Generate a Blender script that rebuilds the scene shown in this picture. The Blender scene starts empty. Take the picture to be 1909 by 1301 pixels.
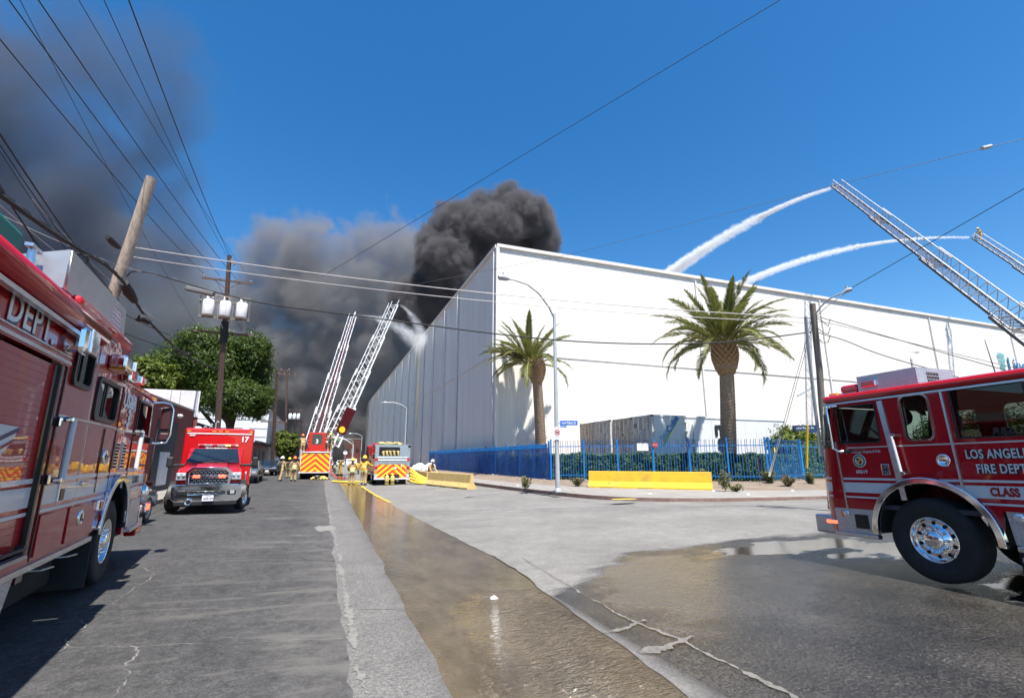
import bpy, bmesh, math, random
import numpy as np
from mathutils import Vector, Matrix, noise as mnoise
random.seed(7); rng = np.random.default_rng(7)
R = math.radians
S = bpy.context.scene
COL = S.collection
# ------------------------------------------------------------------ camera, light, exposure
FPX, CXP, CYP, CAMH = 909.0, 954.5, 650.5, 1.75
PITCH, YAW = R(12.74), R(20.83)
cam_data = bpy.data.cameras.new('camera'); cam = bpy.data.objects.new('camera', cam_data); COL.objects.link(cam)
cam_data.sensor_width = 36.0; cam_data.lens = 36.0*FPX/1909.0; cam_data.clip_start = 0.1; cam_data.clip_end = 5000
cam.location = (0, 0, CAMH); cam.rotation_euler = (R(90)+PITCH, 0, -YAW)
S.camera = cam
SUN_EL, SUN_AZ = R(66), R(178)          # azimuth of the sun, clockwise from +Y
W = bpy.data.worlds.new('World'); S.world = W; W.use_nodes = True
wn, wl = W.node_tree.nodes, W.node_tree.links
sky = wn.new('ShaderNodeTexSky'); sky.sky_type = 'NISHITA'; sky.sun_disc = False
sky.sun_elevation = SUN_EL; sky.sun_rotation = SUN_AZ
sky.altitude = 0; sky.air_density = 1.0; sky.dust_density = 0.5; sky.ozone_density = 2.2
hs = wn.new('ShaderNodeHueSaturation'); hs.inputs['Saturation'].default_value = 1.38; hs.inputs['Value'].default_value = 1.34
wl.new(sky.outputs[0], hs.inputs['Color']); wl.new(hs.outputs[0], wn['Background'].inputs['Color'])
wn['Background'].inputs['Strength'].default_value = 0.066
sl = bpy.data.lights.new('sun', 'SUN'); sl.energy = 5.0; sl.angle = R(0.53); sl.color = (1.0, 0.955, 0.89)
sun = bpy.data.objects.new('sun', sl); COL.objects.link(sun)
to_sun = Vector((math.sin(SUN_AZ)*math.cos(SUN_EL), math.cos(SUN_AZ)*math.cos(SUN_EL), math.sin(SUN_EL)))
sun.rotation_euler = to_sun.to_track_quat('Z', 'Y').to_euler()
S.view_settings.view_transform = 'Standard'; S.view_settings.look = 'None'
S.view_settings.exposure = 1.1; S.view_settings.gamma = 1.0; S.view_settings.use_curve_mapping = False
S.render.engine = 'CYCLES'
cy = S.cycles
cy.max_bounces = 8; cy.diffuse_bounces = 3; cy.glossy_bounces = 4; cy.transmission_bounces = 6; cy.transparent_max_bounces = 16
cy.volume_bounces = 2; cy.volume_step_rate = 2.0; cy.volume_max_steps = 256
cy.caustics_reflective = False; cy.caustics_refractive = False
cy.use_denoising = True; cy.use_adaptive_sampling = True; cy.adaptive_threshold = 0.02

# ------------------------------------------------------------------ surveying: a bearing of the photograph turned into a place
_F = Vector((math.sin(YAW)*math.cos(PITCH), math.cos(YAW)*math.cos(PITCH), math.sin(PITCH)))
_Rt = Vector((math.cos(YAW), -math.sin(YAW), 0)); _U = _Rt.cross(_F)
CAM0 = Vector((0, 0, CAMH))
def bearing(x, y): return _F*FPX + _Rt*(x-CXP) - _U*(y-CYP)
def at(x, y, D): return CAM0 + bearing(x, y)/FPX*D
def on_ground(x, y, z=0.0):
    d = bearing(x, y); return CAM0 + d*((z-CAMH)/d.z)
def on_x(x, y, X):
    d = bearing(x, y); return CAM0 + d*(X/d.x)
def on_y(x, y, Y):
    d = bearing(x, y); return CAM0 + d*(Y/d.y)
# ------------------------------------------------------------------ materials
MATS = {}
def nodes_of(m):
    m.use_nodes = True
    nt = m.node_tree
    return nt.nodes, nt.links, nt.nodes['Principled BSDF']
def mat(name, col, rough=0.5, metal=0.0, coat=0.0, var=0.12, scale=4.0, bump=0.0, bscale=40.0, dirt=0.0, dirtcol=(0.18,0.14,0.1),
        stretch=(1,1,1), trans=0.0, emit=None, estr=0.0, spec=0.5, alpha=1.0, rvar=0.1, sss=0.0):
    if name in MATS: return MATS[name]
    m = bpy.data.materials.new(name); n, l, b = nodes_of(m)
    tc = n.new('ShaderNodeTexCoord'); mp = n.new('ShaderNodeMapping'); mp.inputs['Scale'].default_value = stretch
    l.new(tc.outputs['Object'], mp.inputs['Vector'])
    nz = n.new('ShaderNodeTexNoise'); nz.inputs['Scale'].default_value = scale; nz.inputs['Detail'].default_value = 6; nz.inputs['Roughness'].default_value = 0.6
    l.new(mp.outputs[0], nz.inputs['Vector'])
    mr = n.new('ShaderNodeMapRange'); mr.inputs['From Min'].default_value = 0.25; mr.inputs['From Max'].default_value = 0.75
    mr.inputs['To Min'].default_value = 1-var; mr.inputs['To Max'].default_value = 1+var
    l.new(nz.outputs['Fac'], mr.inputs['Value'])
    mul = n.new('ShaderNodeMix'); mul.data_type = 'RGBA'; mul.blend_type = 'MULTIPLY'; mul.inputs['Factor'].default_value = 1.0
    mul.inputs['A'].default_value = (*col, 1); l.new(mr.outputs[0], mul.inputs['B'])
    out = mul.outputs['Result']
    if dirt > 0:
        n2 = n.new('ShaderNodeTexNoise'); n2.inputs['Scale'].default_value = scale*0.45; n2.inputs['Detail'].default_value = 8; n2.inputs['Roughness'].default_value = 0.7
        l.new(mp.outputs[0], n2.inputs['Vector'])
        r2 = n.new('ShaderNodeMapRange'); r2.inputs['From Min'].default_value = 0.5; r2.inputs['From Max'].default_value = 0.78
        r2.inputs['To Max'].default_value = dirt; l.new(n2.outputs['Fac'], r2.inputs['Value'])
        mx = n.new('ShaderNodeMix'); mx.data_type = 'RGBA'; l.new(r2.outputs[0], mx.inputs['Factor']); l.new(out, mx.inputs['A']); mx.inputs['B'].default_value = (*dirtcol, 1)
        out = mx.outputs['Result']
    l.new(out, b.inputs['Base Color'])
    rr = n.new('ShaderNodeMapRange'); rr.inputs['To Min'].default_value = max(0.0, rough-rvar*rough); rr.inputs['To Max'].default_value = min(1, rough+rvar*rough*2)
    l.new(nz.outputs['Fac'], rr.inputs['Value']); l.new(rr.outputs[0], b.inputs['Roughness'])
    b.inputs['Metallic'].default_value = metal; b.inputs['Specular IOR Level'].default_value = spec
    b.inputs['Coat Weight'].default_value = coat; b.inputs['Coat Roughness'].default_value = 0.03
    b.inputs['Transmission Weight'].default_value = trans
    b.inputs['Alpha'].default_value = alpha
    if sss: b.inputs['Subsurface Weight'].default_value = sss
    if emit: b.inputs['Emission Color'].default_value = (*emit, 1); b.inputs['Emission Strength'].default_value = estr
    if bump:
        nb = n.new('ShaderNodeTexNoise'); nb.inputs['Scale'].default_value = bscale; nb.inputs['Detail'].default_value = 4; l.new(mp.outputs[0], nb.inputs['Vector'])
        bp = n.new('ShaderNodeBump'); bp.inputs['Strength'].default_value = bump; bp.inputs['Distance'].default_value = 0.02
        l.new(nb.outputs['Fac'], bp.inputs['Height']); l.new(bp.outputs[0], b.inputs['Normal'])
        if coat: l.new(bp.outputs[0], b.inputs['Coat Normal'])
    MATS[name] = m
    return m
def M(k): return MATS[k]

# ------------------------------------------------------------------ mesh builder
class MB:
    def __init__(s): s.v = []; s.f = []; s.mi = []; s.sm = []; s.cur = 0; s.smooth = False; s.T = None
    def add(s, vs, fs, smooth=None):
        o = len(s.v)
        if s.T is not None: vs = [s.T @ Vector(p) for p in vs]
        s.v.extend([tuple(p) for p in vs]); s.f.extend([tuple(i+o for i in f) for f in fs])
        s.mi.extend([s.cur]*len(fs)); s.sm.extend([s.smooth if smooth is None else smooth]*len(fs)); return s
    def box(s, c, d, rz=0.0, rot=None):
        x, y, z = d[0]/2, d[1]/2, d[2]/2
        vs = [Vector(p) for p in ((-x,-y,-z),(x,-y,-z),(x,y,-z),(-x,y,-z),(-x,-y,z),(x,-y,z),(x,y,z),(-x,y,z))]
        m = rot if rot is not None else Matrix.Rotation(rz, 3, 'Z')
        return s.add([Vector(c)+m @ p for p in vs], [(0,3,2,1),(4,5,6,7),(0,1,5,4),(1,2,6,5),(2,3,7,6),(3,0,4,7)], False)
    def bar(s, a, b, w, h=None, upv=(0,0,1)):            # square bar from a to b
        a, b = Vector(a), Vector(b); d = (b-a); L = d.length
        if L < 1e-6: return s
        d.normalize(); u = Vector(upv)
        if abs(d.dot(u)) > 0.98: u = Vector((1,0,0))
        r = d.cross(u).normalized(); u = r.cross(d)
        h = h or w; r = r*w/2; u = u*h/2
        return s.add([a-r-u,a+r-u,a+r+u,a-r+u,b-r-u,b+r-u,b+r+u,b-r+u], [(0,3,2,1),(4,5,6,7),(0,1,5,4),(1,2,6,5),(2,3,7,6),(3,0,4,7)], False)
    def cyl(s, a, b, r0, r1=None, n=12, caps=True):
        a, b = Vector(a), Vector(b); r1 = r0 if r1 is None else r1
        d = (b-a).normalized(); u = Vector((0,0,1)) if abs(d.z) < 0.95 else Vector((1,0,0))
        p = d.cross(u).normalized(); q = d.cross(p)
        ring = [(math.cos(2*math.pi*i/n), math.sin(2*math.pi*i/n)) for i in range(n)]
        vs = [a+(p*c+q*t)*r0 for c, t in ring]+[b+(p*c+q*t)*r1 for c, t in ring]
        s.add(vs, [(i, n+i, n+(i+1) % n, (i+1) % n) for i in range(n)], True)
        if caps: s.add(vs, [tuple(range(n)), tuple(reversed(range(n, 2*n)))], False)
        return s
    def tube(s, pts, r, n=8, radii=None, caps=True):
        pts = [Vector(p) for p in pts]; N = len(pts); vs = []; prev = None
        for i, p in enumerate(pts):
            d = (pts[min(i+1, N-1)]-pts[max(i-1, 0)]).normalized()
            if prev is None:
                u = Vector((0,0,1)) if abs(d.z) < 0.95 else Vector((1,0,0)); a = d.cross(u).normalized()
            else:
                a = (prev-d*prev.dot(d)).normalized()
            prev = a; b = d.cross(a); rr = radii[i] if radii else r
            vs += [p+(a*math.cos(2*math.pi*k/n)+b*math.sin(2*math.pi*k/n))*rr for k in range(n)]
        fs = [(i*n+k, i*n+(k+1) % n, (i+1)*n+(k+1) % n, (i+1)*n+k) for i in range(N-1) for k in range(n)]
        s.add(vs, fs, True)
        if caps and n > 3: s.add(vs, [tuple(reversed(range(n))), tuple(range((N-1)*n, N*n))], False)
        return s
    def lathe(s, prof, n=24, axis='Z', c=(0,0,0), smooth=True):   # prof: list of (radius, height)
        vs = []; c = Vector(c)
        for r, h in prof:
            for k in range(n):
                a = 2*math.pi*k/n; x, y = r*math.cos(a), r*math.sin(a)
                vs.append(c+(Vector((x,y,h)) if axis == 'Z' else Vector((x,h,y)) if axis == 'Y' else Vector((h,x,y))))
        N = len(prof)
        fs = [(i*n+k, i*n+(k+1) % n, (i+1)*n+(k+1) % n, (i+1)*n+k) for i in range(N-1) for k in range(n)]
        if axis == 'Y': fs = [tuple(reversed(f)) for f in fs]
        return s.add(vs, fs, smooth)
    def prism(s, poly, t0, t1, plane='XZ'):       # convex-ish polygon in a plane, extruded along the third axis t0..t1
        def P(u, v, t): return (u, t, v) if plane == 'XZ' else (t, u, v) if plane == 'YZ' else (u, v, t)
        n = len(poly); vs = [P(u, v, t0) for u, v in poly]+[P(u, v, t1) for u, v in poly]
        return s.add(vs, [tuple(range(n)), tuple(reversed(range(n, 2*n)))]+[(i, n+i, n+(i+1) % n, (i+1) % n) for i in range(n)], False)
    def quad(s, a, b, c, d): return s.add([a,b,c,d], [(0,1,2,3)], False)
    def ball(s, c, r, n=10, sc=(1,1,1)):
        prof = [(max(1e-4, math.sin(math.pi*i/(n//2+1)))*1.0, -math.cos(math.pi*i/(n//2+1))) for i in range(n//2+2)]
        o = MB(); o.lathe(prof, n); c = Vector(c)
        return s.add([c+Vector((v[0]*r*sc[0], v[1]*r*sc[1], v[2]*r*sc[2])) for v in o.v], o.f, True)
    def mesh(s, name, mats, fix=True):
        me = bpy.data.meshes.new(name); me.from_pydata(s.v, [], s.f)
        for m in (mats if isinstance(mats, (list, tuple)) else [mats]): me.materials.append(m)
        me.polygons.foreach_set('material_index', s.mi); me.polygons.foreach_set('use_smooth', s.sm)
        if fix and len(s.f) < 60000:
            bm = bmesh.new(); bm.from_mesh(me); bmesh.ops.recalc_face_normals(bm, faces=bm.faces); bm.to_mesh(me); bm.free()
        me.update(); return me
    def build(s, name, mats, parent=None, loc=None, bevel=0.0, fix=True, kind=None, **kw):
        o = bpy.data.objects.new(name, s.mesh(name, mats, fix)); COL.objects.link(o)
        if parent is not None: o.parent = parent
        if loc is not None: o.location = loc
        if bevel:
            md = o.modifiers.new('edge', 'BEVEL'); md.width = bevel; md.segments = 2; md.limit_method = 'ANGLE'; md.angle_limit = R(40)
        if kind: o['kind'] = kind
        for k, v in kw.items(): o[k] = v
        return o
def tag(o, label, cat, group=None, kind=None):
    o['label'] = label; o['category'] = cat
    if group: o['group'] = group
    if kind: o['kind'] = kind
    return o
def thing(name, label, cat, loc=(0,0,0), rotz=0.0, group=None):
    o = bpy.data.objects.new(name, None); o.empty_display_size = 0.2; COL.objects.link(o)
    o.location = loc; o.rotation_euler = (0, 0, rotz)
    return tag(o, label, cat, group)
def dup(root, loc, rotz, label=None, group=None):
    r = root.copy(); COL.objects.link(r); r.location = loc; r.rotation_euler = (0, 0, rotz)
    if label: r['label'] = label
    if group: r['group'] = group
    for ch in list(root.children):
        c = ch.copy(); COL.objects.link(c); c.parent = r
        for g in ch.children:
            d = g.copy(); COL.objects.link(d); d.parent = c
    return r
def share(name, me, parent=None, loc=(0,0,0), rot=(0,0,0), sc=(1,1,1)):
    o = bpy.data.objects.new(name, me); COL.objects.link(o)
    if parent is not None: o.parent = parent
    o.location = loc; o.rotation_euler = rot; o.scale = sc
    return o
def rrect(x0, z0, x1, z1, r, n=5):
    pts = []
    for cx, cz, a0 in ((x1-r, z0+r, -90), (x1-r, z1-r, 0), (x0+r, z1-r, 90), (x0+r, z0+r, 180)):
        for i in range(n+1):
            a = R(a0+90*i/n); pts.append((cx+r*math.cos(a), cz+r*math.sin(a)))
    return pts
def circle(cx, cz, r, n=28): return [(cx+r*math.cos(2*math.pi*i/n), cz+r*math.sin(2*math.pi*i/n)) for i in range(n)]
def plate(name, loops, thick, mats, parent=None, M4=None, bevel=0.0, kind=None, **kw):
    """flat plate with holes: loops in (u,v); stands in the local XZ plane, front face at y=+thick/2 ... mapped by M4"""
    cu = bpy.data.curves.new(name, 'CURVE'); cu.dimensions = '2D'; cu.fill_mode = 'BOTH'; cu.extrude = thick/2; cu.bevel_depth = bevel
    for lp in loops:
        sp = cu.splines.new('POLY'); sp.points.add(len(lp)-1)
        for p, (u, v) in zip(sp.points, lp): p.co = (u, v, 0, 1)
        sp.use_cyclic_u = True
    tmp = bpy.data.objects.new(name, cu); me = bpy.data.meshes.new_from_object(tmp)
    bpy.data.objects.remove(tmp); bpy.data.curves.remove(cu)
    T = Matrix(((1,0,0,0),(0,0,-1,0),(0,1,0,0),(0,0,0,1)))
    me.transform((M4 or Matrix()) @ T); me.name = name
    me.materials.clear()
    for m in (mats if isinstance(mats, (list, tuple)) else [mats]): me.materials.append(m)
    o = bpy.data.objects.new(name, me); COL.objects.link(o)
    if parent is not None: o.parent = parent
    if kind: o['kind'] = kind
    for k, v in kw.items(): o[k] = v
    return o
def text_mesh(s, size, depth=0.004, bold=0.0, shear=0.0, align='CENTER', space=1.0):
    cu = bpy.data.curves.new('txt', 'FONT'); cu.body = s; cu.size = size; cu.extrude = depth/2; cu.offset = bold; cu.shear = shear
    cu.align_x = align; cu.align_y = 'CENTER'; cu.space_character = space; cu.resolution_u = 3
    tmp = bpy.data.objects.new('txt', cu); me = bpy.data.meshes.new_from_object(tmp)
    bpy.data.objects.remove(tmp); bpy.data.curves.remove(cu); return me
def lettering(s, size, m, parent, M4, depth=0.004, bold=0.0, shear=0.0, align='CENTER', name='lettering', sx=1.0, space=1.0):
    """text standing in the XZ plane of M4, read from -Y"""
    me = text_mesh(s, size, depth, bold, shear, align, space)
    T = Matrix(((sx,0,0,0),(0,0,-1,0),(0,1,0,0),(0,0,0,1)))
    me.transform(M4 @ T); me.name = name; me.materials.clear(); me.materials.append(m)
    o = bpy.data.objects.new(name, me); COL.objects.link(o)
    if parent is not None: o.parent = parent
    return o
def L4(loc, rz=0.0): return Matrix.Translation(Vector(loc)) @ Matrix.Rotation(rz, 4, 'Z')
def fbm(x, y, z=0.0, o=4): return mnoise.fractal(Vector((x, y, z)), 1.0, 2.0, o)
def lerp(a, b, t): return a+(b-a)*t
def interp(x, xs, ys): return float(np.interp(x, xs, ys))
# ------------------------------------------------------------------ terrain
GX = 1.9
def zt(x, y):
    return min(0.2, 0.022*max(0.0, abs(x-GX)-0.9))
def b1(y): return 0.36+0.07*fbm(y*0.7, 1.3)+0.03*fbm(y*4, 2.2)
def b2(y): return 1.03+0.009*y+0.035*fbm(y*0.9, 7.1)+0.02*fbm(y*5, 3.2)
def b3(y): return interp(y, [-8,3.4,6.8,8,10,14,25,34,400], [2.55,2.74,2.97,3.12,3.05,2.9,2.6,2.62,2.8])+0.05*fbm(y*0.8, 11.)+0.025*fbm(y*4.3, 5.)
def b4(y): return b3(y)+interp(y, [-8,3.8,6.8,8.2,8.9,9.1,400], [0.3,0.32,0.5,0.38,0.1,0.02,0.02])
YS = [-8+i*0.2 for i in range(0, 110)]+[14+i*0.6 for i in range(1, 45)]+[40.6+i*6 for i in range(1, 61)]
def ground_nodes(name):
    m = bpy.data.materials.new(name); n, l, b = nodes_of(m)
    geo = n.new('ShaderNodeNewGeometry'); sep = n.new('ShaderNodeSeparateXYZ'); l.new(geo.outputs['Position'], sep.inputs[0])
    def noise(scale, det=6, rough=0.6, stretch=None, dist=0.0):
        t = n.new('ShaderNodeTexNoise'); t.inputs['Scale'].default_value = scale; t.inputs['Detail'].default_value = det
        t.inputs['Roughness'].default_value = rough; t.inputs['Distortion'].default_value = dist
        if stretch:
            mp = n.new('ShaderNodeMapping'); mp.inputs['Scale'].default_value = stretch[:3]
            if len(stretch) > 3: mp.inputs['Rotation'].default_value = (0, 0, stretch[3])
            l.new(geo.outputs['Position'], mp.inputs[0]); l.new(mp.outputs[0], t.inputs['Vector'])
        else: l.new(geo.outputs['Position'], t.inputs['Vector'])
        return t.outputs['Fac']
    def rng_(v, a, b_, c=0.0, d=1.0):
        r = n.new('ShaderNodeMapRange'); r.inputs[1].default_value = a; r.inputs[2].default_value = b_; r.inputs[3].default_value = c; r.inputs[4].default_value = d
        l.new(v, r.inputs[0]); return r.outputs[0]
    def math_(op, a, b_=None, clamp=False):
        k = n.new('ShaderNodeMath'); k.operation = op; k.use_clamp = clamp
        for i, q in enumerate((a, b_)):
            if q is None: continue
            if isinstance(q, (int, float)): k.inputs[i].default_value = q
            else: l.new(q, k.inputs[i])
        return k.outputs[0]
    def mix(f, a, b_, mode='MIX'):
        k = n.new('ShaderNodeMix'); k.data_type = 'RGBA'; k.blend_type = mode
        if isinstance(f, (int, float)): k.inputs['Factor'].default_value = f
        else: l.new(f, k.inputs['Factor'])
        for nm, q in (('A', a), ('B', b_)):
            if isinstance(q, tuple): k.inputs[nm].default_value = (*q, 1)
            else: l.new(q, k.inputs[nm])
        return k.outputs['Result']
    def gray(v):
        k = n.new('ShaderNodeCombineColor'); [l.new(v, k.inputs[i]) for i in range(3)]; return k.outputs[0]
    def bump(h, strength, dist=0.01, nrm=None):
        k = n.new('ShaderNodeBump'); k.inputs['Strength'].default_value = strength; k.inputs['Distance'].default_value = dist
        l.new(h, k.inputs['Height'])
        if nrm is not None: l.new(nrm, k.inputs['Normal'])
        return k.outputs[0]
    MATS[name] = m
    return m, n, l, b, sep.outputs, noise, rng_, math_, mix, gray, bump
# --- dark asphalt of the left lane
m, n, l, b, P, noise, rg, ma, mix, gray, bump = ground_nodes('asphalt')
ag = noise(75, 5, 0.8); blot = noise(0.55, 6, 0.6); fine = noise(7, 7, 0.7)
c = mix(rg(blot, 0.3, 0.7), (0.035,0.0345,0.0345), (0.053,0.052,0.051))
c = mix(1.0, c, gray(rg(ag, 0.34, 0.66, 0.35, 1.75)), 'MULTIPLY')
c = mix(1.0, c, gray(rg(fine, 0.3, 0.7, 0.6, 1.42)), 'MULTIPLY')
c = mix(1.0, c, gray(rg(noise(24, 4, 0.75), 0.33, 0.67, 0.62, 1.42)), 'MULTIPLY')
oil = ma('MULTIPLY', rg(noise(0.9, 5, 0.6, (1.6,0.5,1)), 0.56, 0.7), 0.45); c = mix(oil, c, (0.016,0.016,0.017))
vor = n.new('ShaderNodeTexVoronoi'); vor.feature = 'DISTANCE_TO_EDGE'; vor.inputs['Scale'].default_value = 0.55; wv = n.new('ShaderNodeVectorMath'); wv.operation = 'ADD'; gn = n.new('ShaderNodeTexNoise'); gn.inputs['Scale'].default_value = 1.6; gn.inputs['Detail'].default_value = 6; l.new(n['Geometry'].outputs['Position'], gn.inputs['Vector']); l.new(n['Geometry'].outputs['Position'], wv.inputs[0]); l.new(gn.outputs['Color'], wv.inputs[1]); l.new(wv.outputs[0], vor.inputs['Vector'])
hair = ma('MULTIPLY', rg(vor.outputs['Distance'], 0.0, 0.006, 1, 0), rg(noise(0.5, 4), 0.48, 0.6)); c = mix(ma('MULTIPLY', hair, 0.6), c, (0.11,0.105,0.1))
c = mix(ma('MULTIPLY', rg(noise(33, 2, 0.5), 0.66, 0.72), 0.35), c, (0.12,0.117,0.11))
near = rg(P[0], -2.6, 0.3, 0.0, 1.0)                                  # worn, dusty towards the joint
scuff = ma('MULTIPLY', rg(noise(1.5, 7, 0.62, (0.35,1.6,1,0.25), 0.6), 0.54, 0.62), rg(near, 0.1, 0.6))
c = mix(ma('MULTIPLY', scuff, 0.55), c, (0.125,0.118,0.107))
edge = ma('MULTIPLY', rg(P[0], -0.55, 0.35), rg(noise(2.4, 6, 0.65), 0.36, 0.6))
c = mix(ma('MULTIPLY', edge, 0.55), c, (0.115,0.109,0.102))
lane = rg(noise(1.1, 5, 0.6, (2.4,0.12,1)), 0.5, 0.75)                # long tyre bands
c = mix(ma('MULTIPLY', lane, 0.22), c, (0.085,0.082,0.079))
l.new(c, b.inputs['Base Color']); b.inputs['Roughness'].default_value = 0.82; b.inputs['Specular IOR Level'].default_value = 0.35
l.new(bump(ma('ADD', ag, ma('MULTIPLY', fine, 0.6)), 0.5, 0.012), b.inputs['Normal'])
# --- worn concrete strip beside the joint
m, n, l, b, P, noise, rg, ma, mix, gray, bump = ground_nodes('concrete_strip')
ag = noise(70, 5, 0.8); blot = noise(1.3, 7, 0.7)
c = mix(rg(blot, 0.3, 0.7), (0.088,0.084,0.079), (0.14,0.134,0.126))
c = mix(1.0, c, gray(rg(ag, 0.34, 0.66, 0.4, 1.65)), 'MULTIPLY')
c = mix(1.0, c, gray(rg(noise(26, 4, 0.75), 0.33, 0.67, 0.6, 1.4)), 'MULTIPLY')
c = mix(ma('MULTIPLY', rg(noise(2.6, 7, 0.72), 0.56, 0.68), 0.5), c, (0.06,0.057,0.053))
dk = ma('MULTIPLY', rg(P[0], 0.86, 1.25), rg(noise(3, 6, 0.7), 0.4, 0.62))
c = mix(ma('MULTIPLY', dk, 0.85), c, (0.045,0.042,0.038))
l.new(c, b.inputs['Base Color']); b.inputs['Roughness'].default_value = 0.8
l.new(bump(ag, 0.55, 0.012), b.inputs['Normal'])
# --- running brown water in the gutter
m, n, l, b, P, noise, rg, ma, mix, gray, bump = ground_nodes('gutter_water')
c = mix(rg(noise(1.7, 7, 0.65, (1,0.5,1)), 0.35, 0.65), (0.070,0.052,0.029), (0.122,0.095,0.058))
c = mix(rg(noise(1.1, 6, 0.6, (1,0.35,1)), 0.5, 0.66, 0, 0.45), c, (0.034,0.028,0.018))
c = mix(ma('MULTIPLY', rg(noise(3.5, 5, 0.6, (1.5,0.7,1,0.5), 0.4), 0.52, 0.7), 0.25), c, (0.18,0.148,0.10))
l.new(c, b.inputs['Base Color'])
flow = ma('MULTIPLY', rg(ma('ADD', P[1], ma('MULTIPLY', noise(1.3,4), 1.5)), 7.5, 6.2), rg(ma('ADD', P[0], ma('MULTIPLY', noise(0.9,4), 0.9)), 1.9, 2.7))        # rippled where the side stream joins
flow = ma('MAXIMUM', flow, rg(P[1], 3.9, 3.2))
l.new(rg(flow, 0, 1, 0.06, 0.05), b.inputs['Roughness']); b.inputs['IOR'].default_value = 1.5
w1 = noise(8.0, 3, 0.55, (0.9,1.9,1,0.55), 0.5); w2 = noise(24, 2, 0.5, (0.8,1.7,1,0.25), 0.3); w3 = noise(2.2, 3, 0.5, (1.0,0.6,1))
h = ma('ADD', ma('MULTIPLY', ma('ADD', w1, ma('MULTIPLY', w2, 0.42)), rg(flow, 0, 1, 0.03, 1.0)), ma('MULTIPLY', w3, 0.03))
l.new(bump(h, 1.0, 0.12), b.inputs['Normal']); b.inputs['Specular IOR Level'].default_value = 0.9
# --- concrete of the crossing with the wet, dirty lower part
m, n, l, b, P, noise, rg, ma, mix, gray, bump = ground_nodes('concrete_road')
ag = noise(62, 5, 0.8); ag2 = noise(85, 2, 0.6); blot = noise(0.45, 7, 0.62); med = noise(3.2, 6, 0.65)
dry = mix(rg(blot, 0.32, 0.68), (0.142,0.136,0.126), (0.198,0.190,0.176))
dry = mix(1.0, dry, gray(rg(med, 0.3, 0.7, 0.86, 1.12)), 'MULTIPLY')
dry = mix(1.0, dry, gray(rg(ag, 0.34, 0.66, 0.6, 1.4)), 'MULTIPLY')
dry = mix(1.0, dry, gray(rg(noise(19, 5, 0.75), 0.33, 0.67, 0.8, 1.2)), 'MULTIPLY')
dry = mix(ma('MULTIPLY', rg(noise(0.7, 8, 0.7, (0.5,1.4,1)), 0.55, 0.7), 0.4), dry, (0.095,0.088,0.08))
tyre = rg(noise(0.8, 6, 0.6, (0.22,1.3,1,-0.35)), 0.55, 0.72)
dry = mix(ma('MULTIPLY', tyre, 0.35), dry, (0.085,0.081,0.077))
jx = ma('ABSOLUTE', ma('SUBTRACT', ma('FRACT', ma('DIVIDE', ma('ADD', P[1], ma('MULTIPLY', noise(2.0), 0.05)), 4.6)), 0.5))
joint = rg(jx, 0.0, 0.004, 1, 0)
dry = mix(ma('MULTIPLY', joint, 0.45), dry, (0.05,0.045,0.04))
wn_ = ma('MULTIPLY', ma('SUBTRACT', noise(0.9, 7, 0.6, (0.5,1.2,1,0.1)), 0.5), 2.1)
edge_y = ma('MINIMUM', ma('ADD', ma('MULTIPLY', P[0], 0.72), 4.35), 8.35)
wet = rg(ma('ADD', ma('SUBTRACT', edge_y, P[1]), wn_), -0.05, 0.22)
wet = ma('MULTIPLY', wet, rg(P[0], 2.8, 3.0))
wetc = mix(rg(noise(1.1, 6, 0.6), 0.35, 0.65), (0.022,0.020,0.017), (0.040,0.035,0.029))
wetc = mix(1.0, wetc, gray(rg(ag, 0.34, 0.66, 0.3, 1.9)), 'MULTIPLY')
st1 = noise(34, 3, 0.7); wetc = mix(1.0, wetc, gray(rg(st1, 0.36, 0.64, 0.35, 1.75)), 'MULTIPLY')
wetc = mix(ma('MULTIPLY', rg(noise(46, 2, 0.5), 0.64, 0.70), 0.6), wetc, (0.17,0.155,0.13))
spk = rg(ag2, 0.66, 0.74); wetc = mix(ma('MULTIPLY', spk, 0.5), wetc, (0.25,0.23,0.2))
c = mix(wet, dry, wetc)
rx_ = ma('DIVIDE', ma('SUBTRACT', P[0], 5.1), 2.5); ry_ = ma('DIVIDE', ma('SUBTRACT', P[1], 5.9), 2.7)
reg = rg(ma('ADD', ma('SQRT', ma('ADD', ma('MULTIPLY', rx_, rx_), ma('MULTIPLY', ry_, ry_))), ma('MULTIPLY', ma('SUBTRACT', noise(1.1, 7, 0.65, (0.8,1.1,1)), 0.5), 1.6)), 1.05, 0.55)
film = ma('MULTIPLY', wet, ma('MAXIMUM', reg, rg(noise(0.62, 6, 0.6, (0.8,0.9,1)), 0.46, 0.70, 0, 0.6)))   # where water stands on it
def pool(cx, cy, rx, ry):
    dx = ma('DIVIDE', ma('SUBTRACT', P[0], cx), rx); dy = ma('DIVIDE', ma('SUBTRACT', P[1], cy), ry)
    dd = ma('SQRT', ma('ADD', ma('MULTIPLY', dx, dx), ma('MULTIPLY', dy, dy))); return rg(ma('ADD', dd, ma('MULTIPLY', ma('SUBTRACT', noise(1.5, 6, 0.6, (0.7,1.3,1)), 0.5), 2.2)), 1.12, 0.80)
pud = ma('MAXIMUM', ma('MAXIMUM', pool(8.6, 7.35, 2.0, 0.62), pool(10.4, 6.3, 2.4, 0.7)), pool(8.9, 3.9, 1.0, 0.6))
rough = ma('ADD', ma('MULTIPLY', ma('SUBTRACT', 1.0, wet), 0.82), ma('MULTIPLY', wet, rg(film, 0, 1, 0.24, 0.10)))
c = mix(ma('MULTIPLY', pud, 0.6), c, (0.02,0.018,0.014)); l.new(c, b.inputs['Base Color'])
rough = ma('MULTIPLY', rough, rg(pud, 0, 1, 1.0, 0.12))
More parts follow.
